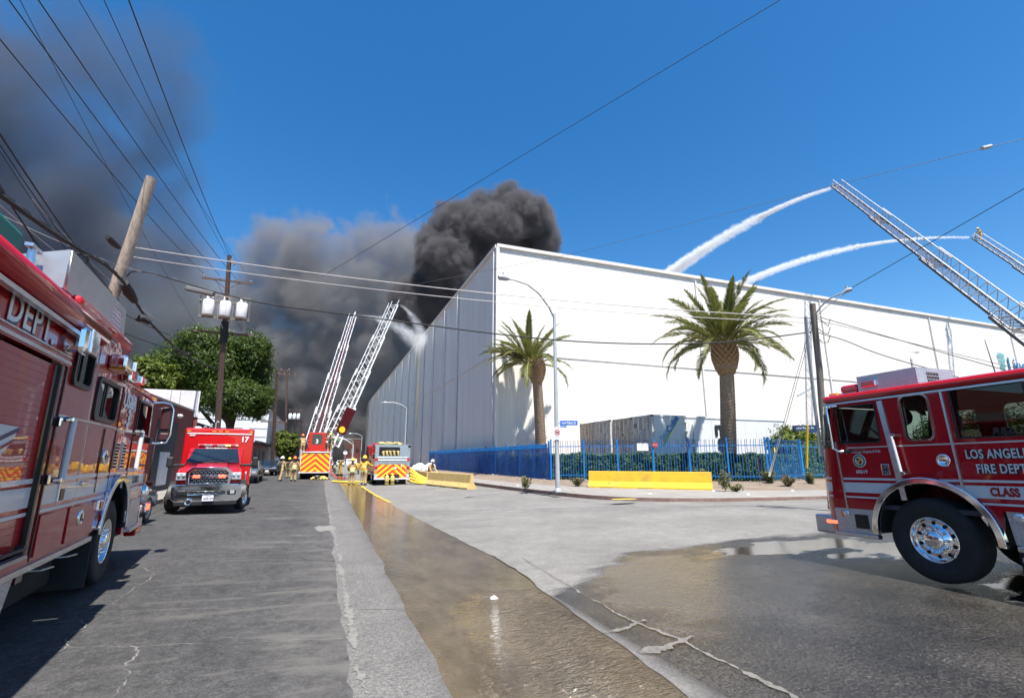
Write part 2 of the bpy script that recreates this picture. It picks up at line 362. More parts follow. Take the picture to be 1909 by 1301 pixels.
l.new(rough, b.inputs['Roughness']); l.new(rg(wet, 0, 1, 0.4, 0.85), b.inputs['Specular IOR Level'])
hh = ma('MULTIPLY', ma('ADD', ma('MULTIPLY', ma('ADD', ag, ma('MULTIPLY', st1, 1.6)), rg(film, 0, 1, 1.0, 0.22)), ma('MULTIPLY', ma('MULTIPLY', noise(11, 3, 0.6, (1.6,0.6,1,0.3)), film), 1.2)), rg(pud, 0, 1, 1.0, 0.04))
l.new(bump(hh, 0.6, 0.02), b.inputs['Normal'])
# --- standing water
m, n, l, b, P, noise, rg, ma, mix, gray, bump = ground_nodes('puddle_water')
b.inputs['Base Color'].default_value = (0.03,0.027,0.022,1); b.inputs['Roughness'].default_value = 0.03; b.inputs['IOR'].default_value = 1.33
l.new(bump(noise(5, 3, 0.5, (1,0.6,1)), 0.12, 0.02), b.inputs['Normal'])
# --- pavements, dirt, repair mortar, paint
m, n, l, b, P, noise, rg, ma, mix, gray, bump = ground_nodes('sidewalk_concrete')
c = mix(rg(noise(0.9, 6), 0.3, 0.7), (0.19,0.177,0.162), (0.25,0.237,0.217))
c = mix(1.0, c, gray(rg(noise(60, 3), 0.3, 0.7, 0.85, 1.15)), 'MULTIPLY'); c = mix(rg(noise(2.2, 7, 0.7), 0.56, 0.72, 0, 0.5), c, (0.14,0.12,0.1))
l.new(c, b.inputs['Base Color']); b.inputs['Roughness'].default_value = 0.85; l.new(bump(noise(80, 3), 0.3, 0.01), b.inputs['Normal'])
m, n, l, b, P, noise, rg, ma, mix, gray, bump = ground_nodes('dirt')
c = mix(rg(noise(1.2, 7, 0.65), 0.3, 0.7), (0.15,0.115,0.085), (0.24,0.19,0.145))
c = mix(1.0, c, gray(rg(noise(26, 5, 0.7), 0.3, 0.7, 0.65, 1.3)), 'MULTIPLY'); l.new(c, b.inputs['Base Color'])
b.inputs['Roughness'].default_value = 0.95; l.new(bump(noise(18, 6, 0.7), 0.9, 0.05), b.inputs['Normal'])
mat('mortar', (0.165,0.158,0.145), 0.85, var=0.25, scale=14, bump=0.4, bscale=90)
mat('mortar_dark', (0.135,0.127,0.113), 0.8, var=0.4, scale=18, bump=0.4, bscale=90)
mat('yellow_road_paint', (0.5,0.33,0.025), 0.6, var=0.2, scale=9, dirt=0.6, dirtcol=(0.25,0.22,0.18))
mat('curb_red', (0.2,0.12,0.1), 0.8, var=0.3, scale=5, dirt=0.7, dirtcol=(0.25,0.23,0.2))
mat('far_land', (0.12,0.115,0.105), 0.9, var=0.3, scale=0.05)

def strip(name, xa, xb, mt, ys=YS, nx=3, dz=0.0, zf=zt):
    mb = MB(); mb.smooth = True; vs = []; fs = []
    for y in ys:
        a, e = xa(y), xb(y)
        for i in range(nx+1):
            x = lerp(a, e, i/nx); vs.append((x, y, zf(x, y)+dz))
    w = nx+1
    for j in range(len(ys)-1):
        for i in range(nx): fs.append((j*w+i, j*w+i+1, (j+1)*w+i+1, (j+1)*w+i))
    mb.add(vs, fs, True); return mb.build(name, mt, fix=False, kind='structure')
g = MB(); g.quad((-2500,-2500,-0.25), (2500,-2500,-0.25), (2500,2500,-0.25), (-2500,2500,-0.25)); g.build('ground', M('far_land'), fix=False, kind='structure')
strip('asphalt_road', lambda y: -14.0, b1, M('asphalt'), nx=14)
strip('concrete_strip', b1, b2, M('concrete_strip'), nx=4)
strip('gutter_water', b2, b3, M('gutter_water'), nx=6, zf=lambda x, y: 0.0)
strip('gutter_edge', b3, b4, M('concrete_road'), nx=2, ys=[y for y in YS if y < 9.2], dz=0.006)
strip('concrete_road', lambda y: b4(y) if y < 9.2 else b3(y), lambda y: 70.0 if y < 40 else 16.0, M('concrete_road'), nx=26)
MBACK = MB(); MBACK.quad((-90,-120,-0.02), (90,-120,-0.02), (90,-8.0,-0.02), (-90,-8.0,-0.02)); MBACK.build('road_behind', M('asphalt'), fix=False, kind='structure')

def ribbon(name, pts, mt, jag=0.03, w=0.04, wj=0.5, step=0.06, dz=0.004, seed=0.0, wf=None):
    P_ = [Vector((p[0], p[1], 0)) for p in pts]; out = []
    for a, c in zip(P_[:-1], P_[1:]):
        k = max(1, int((c-a).length/step)); out += [a.lerp(c, i/k) for i in range(k)]
    out.append(P_[-1]); vs = []; N = len(out)
    for i, p in enumerate(out):
        d = (out[min(i+1, N-1)]-out[max(i-1, 0)]).normalized(); q = Vector((-d.y, d.x, 0))
        s = i*step; off = jag*(fbm(s*1.3, seed+3.1)+0.7*fbm(s*6, seed+9.7)+0.5*fbm(s*17, seed+4.7))
        ww = w*(0.9+wj*(fbm(s*2.2, seed+5.5)+0.8*fbm(s*9, seed+1.5)+0.6*fbm(s*26, seed+8.5)))
        if wf: ww = wf(i/(N-1), ww)
        ww = max(0.0015, ww)
        for e in (-1, 1):
            x, y = p+q*(off+e*ww/2) if False else (p.x+q.x*(off+e*ww/2), p.y+q.y*(off+e*ww/2)); vs.append((x, y, max(zt(x, y), 0.0)+dz))
    mb = MB(); mb.add(vs, [(2*i, 2*i+1, 2*i+3, 2*i+2) for i in range(N-1)], True); return mb.build(name, mt, fix=False, kind='structure')
G = lambda x, y, z=0.03: on_ground(x, y, z)
ribbon('mortar_joint', [G(*p) for p in ((605,900),(610,930),(616,960),(624,1000),(634,1050),(646,1110),(655,1165),(664,1230),(676,1270),(690,1301),(705,1340))], M('mortar'), 0.04, 0.055, 1.3, 0.025, 0.005, 2.0)
ribbon('road_crack', [G(x,y,.07) for x,y in ((60,1228),(110,1207),(240,1202),(400,1192),(520,1186),(640,1178))], M('mortar'), 0.03, 0.008, 1.4, 0.02, 0.003, 4.0)
ribbon('road_crack', [G(x,y,.07) for x,y in ((240,1200),(258,1212),(246,1232),(240,1255),(222,1275),(214,1293),(188,1299))], M('mortar'), 0.045, 0.009, 1.4, 0.02, 0.002, 6.0)
ribbon('road_crack', [G(x,y,.1) for x,y in ((118,1207),(128,1182),(160,1160),(142,1140),(188,1122))], M('mortar'), 0.04, 0.009, 1.3, 0.02, 0.006, 8.0)
ribbon('road_crack', [G(x,y,.1) for x,y in ((215,1122),(245,1095),(252,1088),(275,1078),(290,1066),(268,1056))], M('mortar'), 0.05, 0.008, 1.4, 0.02, 0.002, 9.0)
ribbon('road_crack', [G(x,y,.05) for x,y in ((160,1146),(300,1138),(460,1130),(590,1122))], M('mortar'), 0.03, 0.008, 0.9, 0.05, 0.004, 12.0)
ribbon('road_crack', [G(x,y,.05) for x,y in ((360,1047),(450,1044),(560,1040))], M('mortar'), 0.03, 0.012, 0.9, 0.05, 0.004, 14.0)
ribbon('mortar_joint', [G(x,y,.03) for x,y in ((660,1132),(700,1131),(735,1130))], M('mortar'), 0.01, 0.02, 0.7, 0.03, 0.007, 15.0)
ribbon('mortar_joint', [G(x,y,.045) for x,y in ((975,1037),(1010,1060),(1052,1083),(1110,1115),(1160,1142),(1210,1165),(1275,1190),(1320,1215),(1400,1252),(1470,1285),(1540,1320))], M('mortar_dark'), 0.03, 0.03, 1.3, 0.02, 0.010, 17.0)
ribbon('mortar_patch', [G(x,y,.03) for x,y in ((1128,1176),(1165,1168),(1205,1154))], M('mortar_dark'), 0.03, 0.05, 1.2, 0.02, 0.012, 18.0)
ribbon('mortar_patch', [G(x,y,.03) for x,y in ((1192,1212),(1245,1202),(1292,1184))], M('mortar_dark'), 0.03, 0.06, 1.2, 0.02, 0.012, 19.0)
def blotch(name, cx, cy, rx, ry, mt, dz, seed, n=40, a=0.35, z=None):
    vs = [(cx, cy, (zt(cx, cy) if z is None else z)+dz)]
    for i in range(n):
        t = 2*math.pi*i/n; r = 1+a*(fbm(math.cos(t)*1.5+seed, math.sin(t)*1.5)+0.7*fbm(math.cos(t)*5+seed, math.sin(t)*5)+0.5*fbm(math.cos(t)*14+seed, math.sin(t)*14))
        x, y = cx+rx*r*math.cos(t), cy+ry*r*math.sin(t); vs.append((x, y, (max(0.0, zt(x, y)) if z is None else z)+dz))
    mb = MB(); mb.add(vs, [(0, 1+i, 1+(i+1) % n) for i in range(n)], True); return mb.build(name, mt, fix=False, kind='structure')
p = G(608,984); blotch('mortar_patch', p.x-0.02, p.y, 0.3, 0.55, M('mortar'), 0.009, 3.0, n=110)
p = G(648,1177); 0 and blotch('mortar_patch', p.x-0.06, p.y, 0.14, 0.12, M('mortar'), 0.010, 5.0)
p = G(600,932); 0 and blotch('mortar_patch', p.x-0.15, p.y, 0.3, 0.9, M('mortar'), 0.010, 6.0)
0 and blotch('puddle', p.x, p.y-0.1, 1.75, 0.62, M('puddle_water'), 0.006, 9.0, n=70, a=0.45, z=0.2)
0 and blotch('puddle', p.x+0.3, p.y-0.1, 1.1, 0.5, M('puddle_water'), 0.007, 12.0, n=50, a=0.4, z=0.2)
0 and blotch('puddle', p.x+0.4, p.y+0.2, 1.6, 0.5, M('puddle_water'), 0.008, 15.0, n=50, a=0.4, z=0.2)
pts = [G(x,y,.03) for x,y in ((655,912),(690,928),(738,962),(700,935))]
ribbon('yellow_gutter_paint', [(2.62,35.5),(2.62,30),(2.66,25),(2.8,21.5)], M('yellow_road_paint'), 0.02, 0.16, 0.3, 0.3, 0.012, 22.0)

# --- curb, pavement and verge round the corner: three lines walked together
def resample(pts, N):
    pts = [Vector((*p, 0)) if len(p) == 2 else Vector(p) for p in pts]; L = [0.0]
    for a, c in zip(pts[:-1], pts[1:]): L.append(L[-1]+(c-a).length)
    out = []
    for i in range(N):
        s = L[-1]*i/(N-1); k = max(j for j in range(len(L)) if L[j] <= s+1e-9); k = min(k, len(pts)-2)
        out.append(pts[k].lerp(pts[k+1], (s-L[k])/max(1e-6, L[k+1]-L[k])))
    return out
def smooth_line(pts, it=3):
    pts = [Vector((*p, 0)) for p in pts]
    for _ in range(it):
        q = [pts[0]]
        for a, c in zip(pts[:-1], pts[1:]): q += [a.lerp(c, .25), a.lerp(c, .75)]
        pts = q+[pts[-1]]
    return pts
CURB = smooth_line([(9.2,230),(9.2,60),(9.0,36),(9.4,25.5),(10.0,20.5),(10.5,17.6),(12.0,15.9),(14.6,14.9),(20,14.4),(34,14.6),(70,15)])
BACK = smooth_line([(10.6,230),(10.6,60),(10.7,36),(11.0,29),(11.9,25.2),(13.0,22.4),(17.2,18.4),(20,17.0),(25,16.8),(36,17.2),(70,18)])
FENCE = [(12.6,230),(12.5,60),(12.5,36),(12.7,29.4),(12.85,27.4),(17.8,23.85),(22.67,20.3),(26.9,21.8),(36,22.0),(70,22)]
N = 260
cl, bl, fl = resample(CURB, N), resample(BACK, N), resample(smooth_line(FENCE, 1), N)
def dirt_z(t): return 0.345+0.2*min(1, t*1.1)
def band(name, A, B, za, zb, mt, nx=2, jit=0.0, seed=0.0):
    vs = []; fs = []
    for a, c in zip(A, B):
        for i in range(nx+1):
            p = a.lerp(c, i/nx); vs.append((p.x, p.y, lerp(za, zb, i/nx)+(jit*fbm(p.x*1.1, p.y*1.1, seed) if 0 < i < nx else 0)))
    w = nx+1
    for j in range(len(A)-1):
        for i in range(nx): fs.append((j*w+i, j*w+i+1, (j+1)*w+i+1, (j+1)*w+i))
    mb = MB(); mb.add(vs, fs, True); return mb.build(name, mt, fix=False, kind='structure')
def shift(line, d):
    out = []
    for i, p in enumerate(line):
        t = (line[min(i+1, len(line)-1)]-line[max(i-1, 0)]).normalized(); q = Vector((t.y, -t.x, 0))*-d; out.append(p+q)
    return out
cl_in = shift(cl, 0.16)
band('curb', cl, cl, 0.05, 0.325, M('curb_red'), 1)
band('curb', cl, cl_in, 0.325, 0.33, M('sidewalk_concrete'), 1)
band('sidewalk', cl_in, bl, 0.33, 0.36, M('sidewalk_concrete'), 3)
band('verge', bl, fl, 0.36, 0.56, M('dirt'), 6, 0.05, 2.0)
inner = [Vector((13.6+0*i, 39.7, 0)) if p.y < 39.7 else Vector((13.6, p.y, 0)) for i, p in enumerate(fl)]
inner = [Vector((max(13.6, p.x), 39.7, 0)) if p.y < 39.7 else Vector((13.6, p.y, 0)) for p in fl]
band('yard', fl, inner, 0.56, 0.6, M('dirt'), 4, 0.02, 4.0)
for y0 in (17.4, 19.6, 22.0, 24.4, 27.0, 30, 33, 36):                # pavement joints
    k = min(range(N), key=lambda i: abs(cl_in[i].y-y0)+(5 if cl_in[i].x > 14 else 0)); a, c = cl_in[k], bl[k]
    mb = MB(); mb.bar((a.x, a.y, 0.3305), (c.x, c.y, 0.3605), 0.022, 0.004); mb.build('pavement_joint', M('curb_red'), kind='structure')
p = on_ground(1168, 931, 0.33); blotch('yellow_ramp', p.x, p.y+0.15, 0.55, 0.22, M('yellow_road_paint'), 0.0, 3.3, z=0.338, a=0.12)
# left kerb and pavement
LK = [Vector((-5.5, y, 0)) for y in (-8, 250)]; LB = [Vector((-6.95, y, 0)) for y in (-8, 250)]
LK = resample(LK, 120); LB = resample(LB, 120)
band('curb', LK, LK, 0.05, 0.30, M('sidewalk_concrete'), 1); band('sidewalk', LK, LB, 0.30, 0.33, M('sidewalk_concrete'), 2)
LL = [Vector((-60, p.y, 0)) for p in LB]; band('yard', LB, LL, 0.33, 0.35, M('dirt'), 3)
# ------------------------------------------------------------------ the white warehouse
WX, WY, WH, WZ = 13.68, 39.6, 20.55, 0.5
def panel_mat(name, col, rough):
    m = bpy.data.materials.new(name); n, l, b = nodes_of(m)
    tc = n.new('ShaderNodeNewGeometry'); mp = n.new('ShaderNodeMapping'); mp.inputs['Scale'].default_value = (1.2, 1.2, 0.06); l.new(tc.outputs['Position'], mp.inputs[0])
    nz = n.new('ShaderNodeTexNoise'); nz.inputs['Scale'].default_value = 1.0; nz.inputs['Detail'].default_value = 7; nz.inputs['Roughness'].default_value = 0.65; l.new(mp.outputs[0], nz.inputs['Vector'])
    cr = n.new('ShaderNodeMapRange'); cr.inputs[1].default_value = 0.45; cr.inputs[2].default_value = 0.8; cr.inputs[4].default_value = 0.7; l.new(nz.outputs['Fac'], cr.inputs[0])
    mx = n.new('ShaderNodeMix'); mx.data_type = 'RGBA'; mx.inputs['A'].default_value = (*col, 1); mx.inputs['B'].default_value = (col[0]*.72, col[1]*.72, col[2]*.7, 1); l.new(cr.outputs[0], mx.inputs['Factor'])
    l.new(mx.outputs['Result'], b.inputs['Base Color']); b.inputs['Roughness'].default_value = rough; b.inputs['Metallic'].default_value = 0.0
    MATS[name] = m
panel_mat('white_cladding', (0.68,0.645,0.595), 0.5)
panel_mat('grey_trim', (0.40,0.40,0.40), 0.5)
mat('downspout_white', (0.66,0.65,0.64), 0.45)
mat('yellow_hose', (0.62,0.44,0.06), 0.7, var=0.25, scale=6)
wh = thing('warehouse', 'huge white ribbed metal cold storage warehouse behind the blue fence', 'warehouse', (WX, WY, WZ))
def rib_panel(width, h, pitch=0.34, depth=0.02):
    """one bay of ribbed cladding standing in XZ, outside towards -Y"""
    mb = MB(); x = 0.0; prof = [(0.0, 0.0)]; k = int(width/pitch)
    for i in range(k):
        x0 = i*width/k
        prof += [(x0+0.10, 0.0), (x0+0.13, -depth), (x0+0.19, -depth), (x0+0.22, 0.0)]
    prof += [(width, 0.0)]
    n = len(prof); vs = [(u, v, 0) for u, v in prof]+[(u, v, h) for u, v in prof]
    mb.add(vs, [(i, i+1, n+i+1, n+i) for i in range(n-1)], False)
    mb.add([(0,0.05,0), (width,0.05,0), (width,0.05,h), (0,0.05,h)], [(0,3,2,1)], False)
    return mb.mesh('wall_panel', M('white_cladding'), fix=False)
H0 = 10.4
bays_s = 11; bw = 100.0/bays_s
pm_lo, pm_hi = rib_panel(bw-0.012, H0-0.02), rib_panel(bw-0.012, WH-H0-0.25)
for i in range(bays_s):
    share('wall_panel', pm_lo, wh, (i*bw+0.006, 0, 0)); share('wall_panel', pm_hi, wh, (i*bw+0.006, -0.02, H0+0.02))
bays_w = 26; bl_ = 188.0/bays_w
qm_lo, qm_hi = rib_panel(bl_-0.03, H0-0.02), rib_panel(bl_-0.03, WH-H0-0.25)
for i in range(bays_w):
    # west wall: panels turned so their outside looks along -X
    share('wall_panel', qm_lo, wh, (0, (i+1)*bl_-0.015, 0), (0, 0, R(-90))); share('wall_panel', qm_hi, wh, (-0.02, (i+1)*bl_-0.015, H0+0.02), (0, 0, R(-90)))
mb = MB(); mb.box((50, 94, WH-0.5), (99.6, 187.4, 0.3)); mb.build('roof', M('grey_trim'), wh)
mb = MB(); mb.box((50, -0.09, WH-0.11), (100.3, 0.3, 0.26)); mb.box((50, 0.02, WH+0.04), (100.3, 0.52, 0.05)); mb.build('eave_trim', M('white_cladding'), wh)
mb = MB(); mb.box((-0.09, 94.2, WH-0.11), (0.3, 188.2, 0.26)); mb.box((0.02, 94.2, WH+0.045), (0.54, 188.2, 0.05)); mb.build('eave_trim', M('white_cladding'), wh)
mb = MB(); mb.box((-0.07, -0.07, WH/2-0.13), (0.3, 0.3, WH-0.3)); mb.build('corner_trim', M('white_cladding'), wh)
mb = MB(); mb.box((50, -0.035, H0), (99.5, 0.09, 0.05)); mb.build('girt_trim', M('white_cladding'), wh)
mb = MB(); mb.box((-0.045, 94.2, H0), (0.11, 187.5, 0.07)); mb.build('girt_trim', M('downspout_white'), wh)
for i, (y, w) in enumerate(((0.5,0.24),(13.8,0.5),(20.2,0.2),(27.2,0.22),(34.4,0.75),(41.0,0.2),(48.5,0.45),(56.5,0.2),(66,0.5),(76,0.2),(88,0.5),(101,0.3),(117,0.5),(135,0.4),(155,0.5),(172,0.3))):
    mb = MB(); mb.box((-0.2, y, WH/2-0.2), (0.24, w, WH-0.6)); mb.build('downspout', M('downspout_white'), wh)
for x in (22.5, 41.2, 62, 81):
    mb = MB(); mb.box((x, -0.14, WH/2-0.2), (0.13, 0.16, WH-0.6)); mb.build('downspout', M('downspout_white'), wh)
mb = MB(); mb.tube([(-0.42, 36.8+0.0*t, WH+0.3-(WH-5.5)*t+0) for t in [i/20 for i in range(21)]], 0.055, 6); mb.build('drop_hose', M('yellow_hose'), wh)
# logo at the east end of the south wall
mat('logo_blue', (0.02,0.12,0.27), 0.4); mat('logo_teal', (0.03,0.30,0.33), 0.4); mat('logo_pale', (0.45,0.66,0.72), 0.4)
lx0 = on_y(1857, 657, WY-0.1); sx = lx0.x-WX; szt = lx0.z-WZ
sh = MB(); sw, shh = 1.75, 3.0
for r in range(4):
    for c in range(5):
        u0, u1 = (c+0.12)/5, (c+0.88)/5; v0, v1 = r/4+0.05, (r+1)/4-0.02
        def P_(u, v): 
            k = 1-0.95*max(0, v-0.2)**1.6; return (sx+sw*(0.5+(u-0.5)*k), -0.16, szt-shh*v+0.15*math.cos((u-.5)*3))
        sh.add([P_(u0, v1), P_((u0+u1)/2, v1+0.03) , P_(u1, v1), P_(u1, v0), P_(u0, v0)], [(0,1,2,3,4)], False); sh.cur = 0
sh.build('logo_shield', M('logo_teal'), wh)
lettering('Lineage', 3.0, M('logo_blue'), wh, L4((sx+2.15, -0.17, szt-1.75)), 0.02, 0.05, align='LEFT', name='logo_lettering', sx=0.95)
# ------------------------------------------------------------------ smoke: density grids filled from overlapping puffs
def smoke_mat(name, col, dens, aniso=0.0):
    m = bpy.data.materials.new(name); m.use_nodes = True; n, l = m.node_tree.nodes, m.node_tree.links
    for x in list(n):
        if x.type != 'OUTPUT_MATERIAL': n.remove(x)
    v = n.new('ShaderNodeVolumePrincipled'); v.inputs['Color'].default_value = (*col, 1); v.inputs['Density'].default_value = dens
    v.inputs['Anisotropy'].default_value = aniso
    l.new(v.outputs[0], n['Material Output'].inputs['Volume']); MATS[name] = m; return m
def smoke(name, lo, hi, res, puffs, m, noise_scale, amp, fine_scale, fine_amp, soft, label, blend=4.0, billow=True, ragged=False):
    """puffs: (x,y,z,rx,ry,rz,weight)"""
    me = bpy.data.meshes.new(name); o = bpy.data.objects.new(name, me); COL.objects.link(o)
    ng = bpy.data.node_groups.new(name, 'GeometryNodeTree'); ng.interface.new_socket('Geometry', in_out='OUTPUT', socket_type='NodeSocketGeometry')
    n, l = ng.nodes, ng.links; out = n.new('NodeGroupOutput')
    pos = n.new('GeometryNodeInputPosition').outputs[0]
    def ma(op, a, b=None, c=None, clamp=False):
        k = n.new('ShaderNodeMath'); k.operation = op; k.use_clamp = clamp
        for i, q in enumerate((a, b, c)):
            if q is None: continue
            if isinstance(q, (int, float)): k.inputs[i].default_value = q
            else: l.new(q, k.inputs[i])
        return k.outputs[0]
    def vm(op, a, b):
        k = n.new('ShaderNodeVectorMath'); k.operation = op
        for i, q in enumerate((a, b)):
            if isinstance(q, tuple): k.inputs[i].default_value = q
            else: l.new(q, k.inputs[i])
        return k
    def nz(scale, det, rough=0.55, dist=0.0, off=(0,0,0)):
        t = n.new('ShaderNodeTexNoise'); t.inputs['Scale'].default_value = scale; t.inputs['Detail'].default_value = det
        t.inputs['Roughness'].default_value = rough; t.inputs['Distortion'].default_value = dist
        l.new(vm('ADD', pos, off).outputs[0], t.inputs['Vector']); return t.outputs['Fac']
    d = None
    for (x, y, z, rx, ry, rz) in puffs:
        q = vm('DIVIDE', vm('SUBTRACT', pos, (x, y, z)).outputs[0], (rx, ry, rz)); ln = vm('LENGTH', q.outputs[0], (0,0,0)).outputs['Value']
        sd = ma('MULTIPLY', ma('SUBTRACT', ln, 1.0), min(rx, rz))
        d = sd if d is None else ma('SMOOTH_MIN', d, sd, blend)
    a = nz(noise_scale, 4, 0.5)
    if billow:      # cauliflower: rounded lobes with sharp creases
        a = ma('SUBTRACT', 1.0, ma('MULTIPLY', ma('ABSOLUTE', ma('SUBTRACT', a, 0.5)), 4.0))
        f = ma('SUBTRACT', 1.0, ma('MULTIPLY', ma('ABSOLUTE', ma('SUBTRACT', nz(fine_scale, 3, 0.5, 0.0, (31,7,3)), 0.5)), 4.0))
    else:
        a = ma('MULTIPLY', ma('SUBTRACT', a, 0.5), 2.0); f = ma('MULTIPLY', ma('SUBTRACT', nz(fine_scale, 5, 0.6, 0.0, (31,7,3)), 0.5), 2.0)
    if billow:
        f3 = ma('SUBTRACT', 1.0, ma('MULTIPLY', ma('ABSOLUTE', ma('SUBTRACT', nz(fine_scale*2.6, 2, 0.5, 0.0, (11,47,3)), 0.5)), 4.0)); f = ma('ADD', f, ma('MULTIPLY', f3, 0.45))
    if billow: a = ma('SUBTRACT', a, 0.6); f = ma('SUBTRACT', f, 0.75)
    d = ma('ADD', d, ma('ADD', ma('MULTIPLY', a, amp), ma('MULTIPLY', f, fine_amp)))
    mr = n.new('ShaderNodeMapRange'); mr.interpolation_type = 'SMOOTHSTEP'; mr.inputs[1].default_value = soft*0.5; mr.inputs[2].default_value = -soft*0.5
    l.new(d, mr.inputs[0]); dn = mr.outputs[0]
    dn = ma('MULTIPLY', dn, ma('ADD', 0.45, ma('MULTIPLY', nz(noise_scale*0.6, 3, 0.5, 0.0, (3,91,5)), 1.1)))
    if soft > 9:
        pt = n.new('ShaderNodeMapRange'); pt.inputs[1].default_value = 0.36; pt.inputs[2].default_value = 0.62; pt.inputs[3].default_value = 0.12; pt.inputs[4].default_value = 1.9; l.new(nz(noise_scale*1.1, 5, 0.6, 0.8, (61,13,45)), pt.inputs[0]); dn = ma('MULTIPLY', dn, pt.outputs[0])
    if ragged:
        rg_ = n.new('ShaderNodeMapRange'); rg_.inputs[1].default_value = 0.40; rg_.inputs[2].default_value = 0.62; rg_.inputs[3].default_value = 0.06; l.new(nz(fine_scale*1.3, 6, 0.7, 0.6, (7,17,29)), rg_.inputs[0]); dn = ma('MULTIPLY', dn, rg_.outputs[0])
    vc = n.new('GeometryNodeVolumeCube'); vc.inputs['Min'].default_value = lo; vc.inputs['Max'].default_value = hi
    vc.inputs['Resolution X'].default_value, vc.inputs['Resolution Y'].default_value, vc.inputs['Resolution Z'].default_value = res
    l.new(dn, vc.inputs['Density'])
    sm = n.new('GeometryNodeSetMaterial'); sm.inputs['Material'].default_value = m
    l.new(vc.outputs[0], sm.inputs[0]); l.new(sm.outputs[0], out.inputs[0])
    md = o.modifiers.new('smoke', 'NODES'); md.node_group = ng
    me.materials.append(m)
    o['kind'] = 'stuff'; o['label'] = label; o['category'] = 'smoke'
    return o
def puff(px, py, D, r, ry=None, rz=None, flat=1.0):
    p = at(px, py, D); return (p.x, p.y, p.z, r, ry or r, rz or r*flat)
def bounds(puffs, pad, zmin=0.0):
    lo = [min(p[i]-p[3+i] for p in puffs)-pad for i in range(3)]; hi = [max(p[i]+p[3+i] for p in puffs)+pad for i in range(3)]
    lo[2] = max(lo[2], zmin); return tuple(lo), tuple(hi)
def grid(lo, hi, vox): return tuple(max(8, int((hi[i]-lo[i])/vox)) for i in range(3))
smoke_mat('black_smoke', (0.185,0.18,0.19), 0.6, 0.15)
smoke_mat('grey_smoke', (0.32,0.318,0.33), 0.115, 0.1)
smoke_mat('thin_smoke', (0.12,0.15,0.21), 0.034, 0.0)
smoke_mat('low_smoke', (0.27,0.29,0.32), 0.06, 0.0)
D1 = 150.0; s1 = D1/909.0
A = [puff(x, y, D1+dd, r*s1) for x, y, r, dd in ((972,396,46,0),(1000,430,36,6),(930,425,50,-4),(862,430,58,-2),(885,485,75,4),(960,485,75,10),(835,490,60,-6),(1005,490,44,10),(895,385,32,2),(940,372,34,4),(1015,405,24,5),(815,450,45,0),(860,570,70,0),(790,570,70,0),(840,400,30,3),(1010,450,42,4),(1000,400,34,-3),(910,440,70,6))]
lo, hi = bounds(A, 3)
smoke('smoke', lo, hi, grid(lo, hi, 0.5), A, M('black_smoke'), 0.10, 2.6, 0.30, 1.7, 1.5, 'dense black billowing smoke column rising just behind the warehouse roof corner', 4.0)
D2 = 175.0; s2 = D2/909.0
B = [puff(x, y, D2+dd, r*s2) for x, y, r, dd in ((765,470,62,0),(700,470,68,6),(640,470,52,0),(600,425,30,4),(740,425,34,2),(520,425,30,-3),(680,440,40,5),(575,462,60,-4),(515,455,56,4),(478,490,52,0),(540,540,90,6),(620,560,100,0),(710,560,100,6),(790,570,90,0),(470,570,70,0),(710,670,120,8),(600,690,120,4),(520,700,110,0),(650,790,140,8),(520,800,130,6),(770,500,60,8))]
lo, hi = bounds(B, 5)
smoke('smoke', lo, hi, grid(lo, hi, 0.9), B, M('grey_smoke'), 0.065, 7.5, 0.17, 4.6, 3.2, 'broad dark grey smoke bank filling the sky behind the raised ladders', 7.0)
D3 = 150.0; s3 = D3/909.0
Cc = [puff(x, y, D3+dd, r*s3) for x, y, r, dd in ((100,430,130,0),(210,430,100,4),(300,470,80,0),(20,300,120,4),(160,330,110,0),(270,330,80,4),(330,420,60,0),(60,180,120,0),(190,210,100,4),(290,170,80,0),(300,100,60,0),(120,80,70,4),(-80,400,200,0),(-60,200,150,0),(-200,300,250,0),(-180,60,160,10))]
lo, hi = bounds(Cc, 5)
smoke('smoke', lo, hi, grid(lo, hi, 1.8), Cc, M('thin_smoke'), 0.045, 15.0, 0.13, 8.0, 11.0, 'thin drifting grey smoke plume spreading high over the left side of the street', 8.0, billow=False)
D4 = 200.0; s4 = D4/909.0
E4 = [puff(x, y, D4+dd, r*s4) for x, y, r, dd in ((380,640,110,0),(300,600,120,5),(200,540,130,0),(90,480,140,5),(-40,460,160,0),(420,740,120,0),(300,760,150,6),(150,700,160,0),(0,640,180,6),(-160,600,220,0),(-300,700,240,0),(-200,800,220,0),(330,520,70,0))]
lo, hi = bounds(E4, 5)
smoke('smoke', lo, hi, grid(lo, hi, 2.2), E4, M('low_smoke'), 0.035, 9.0, 0.10, 5.0, 12.0, 'dense low grey smoke spreading behind the transformer pole and the big tree', 10.0, billow=False)
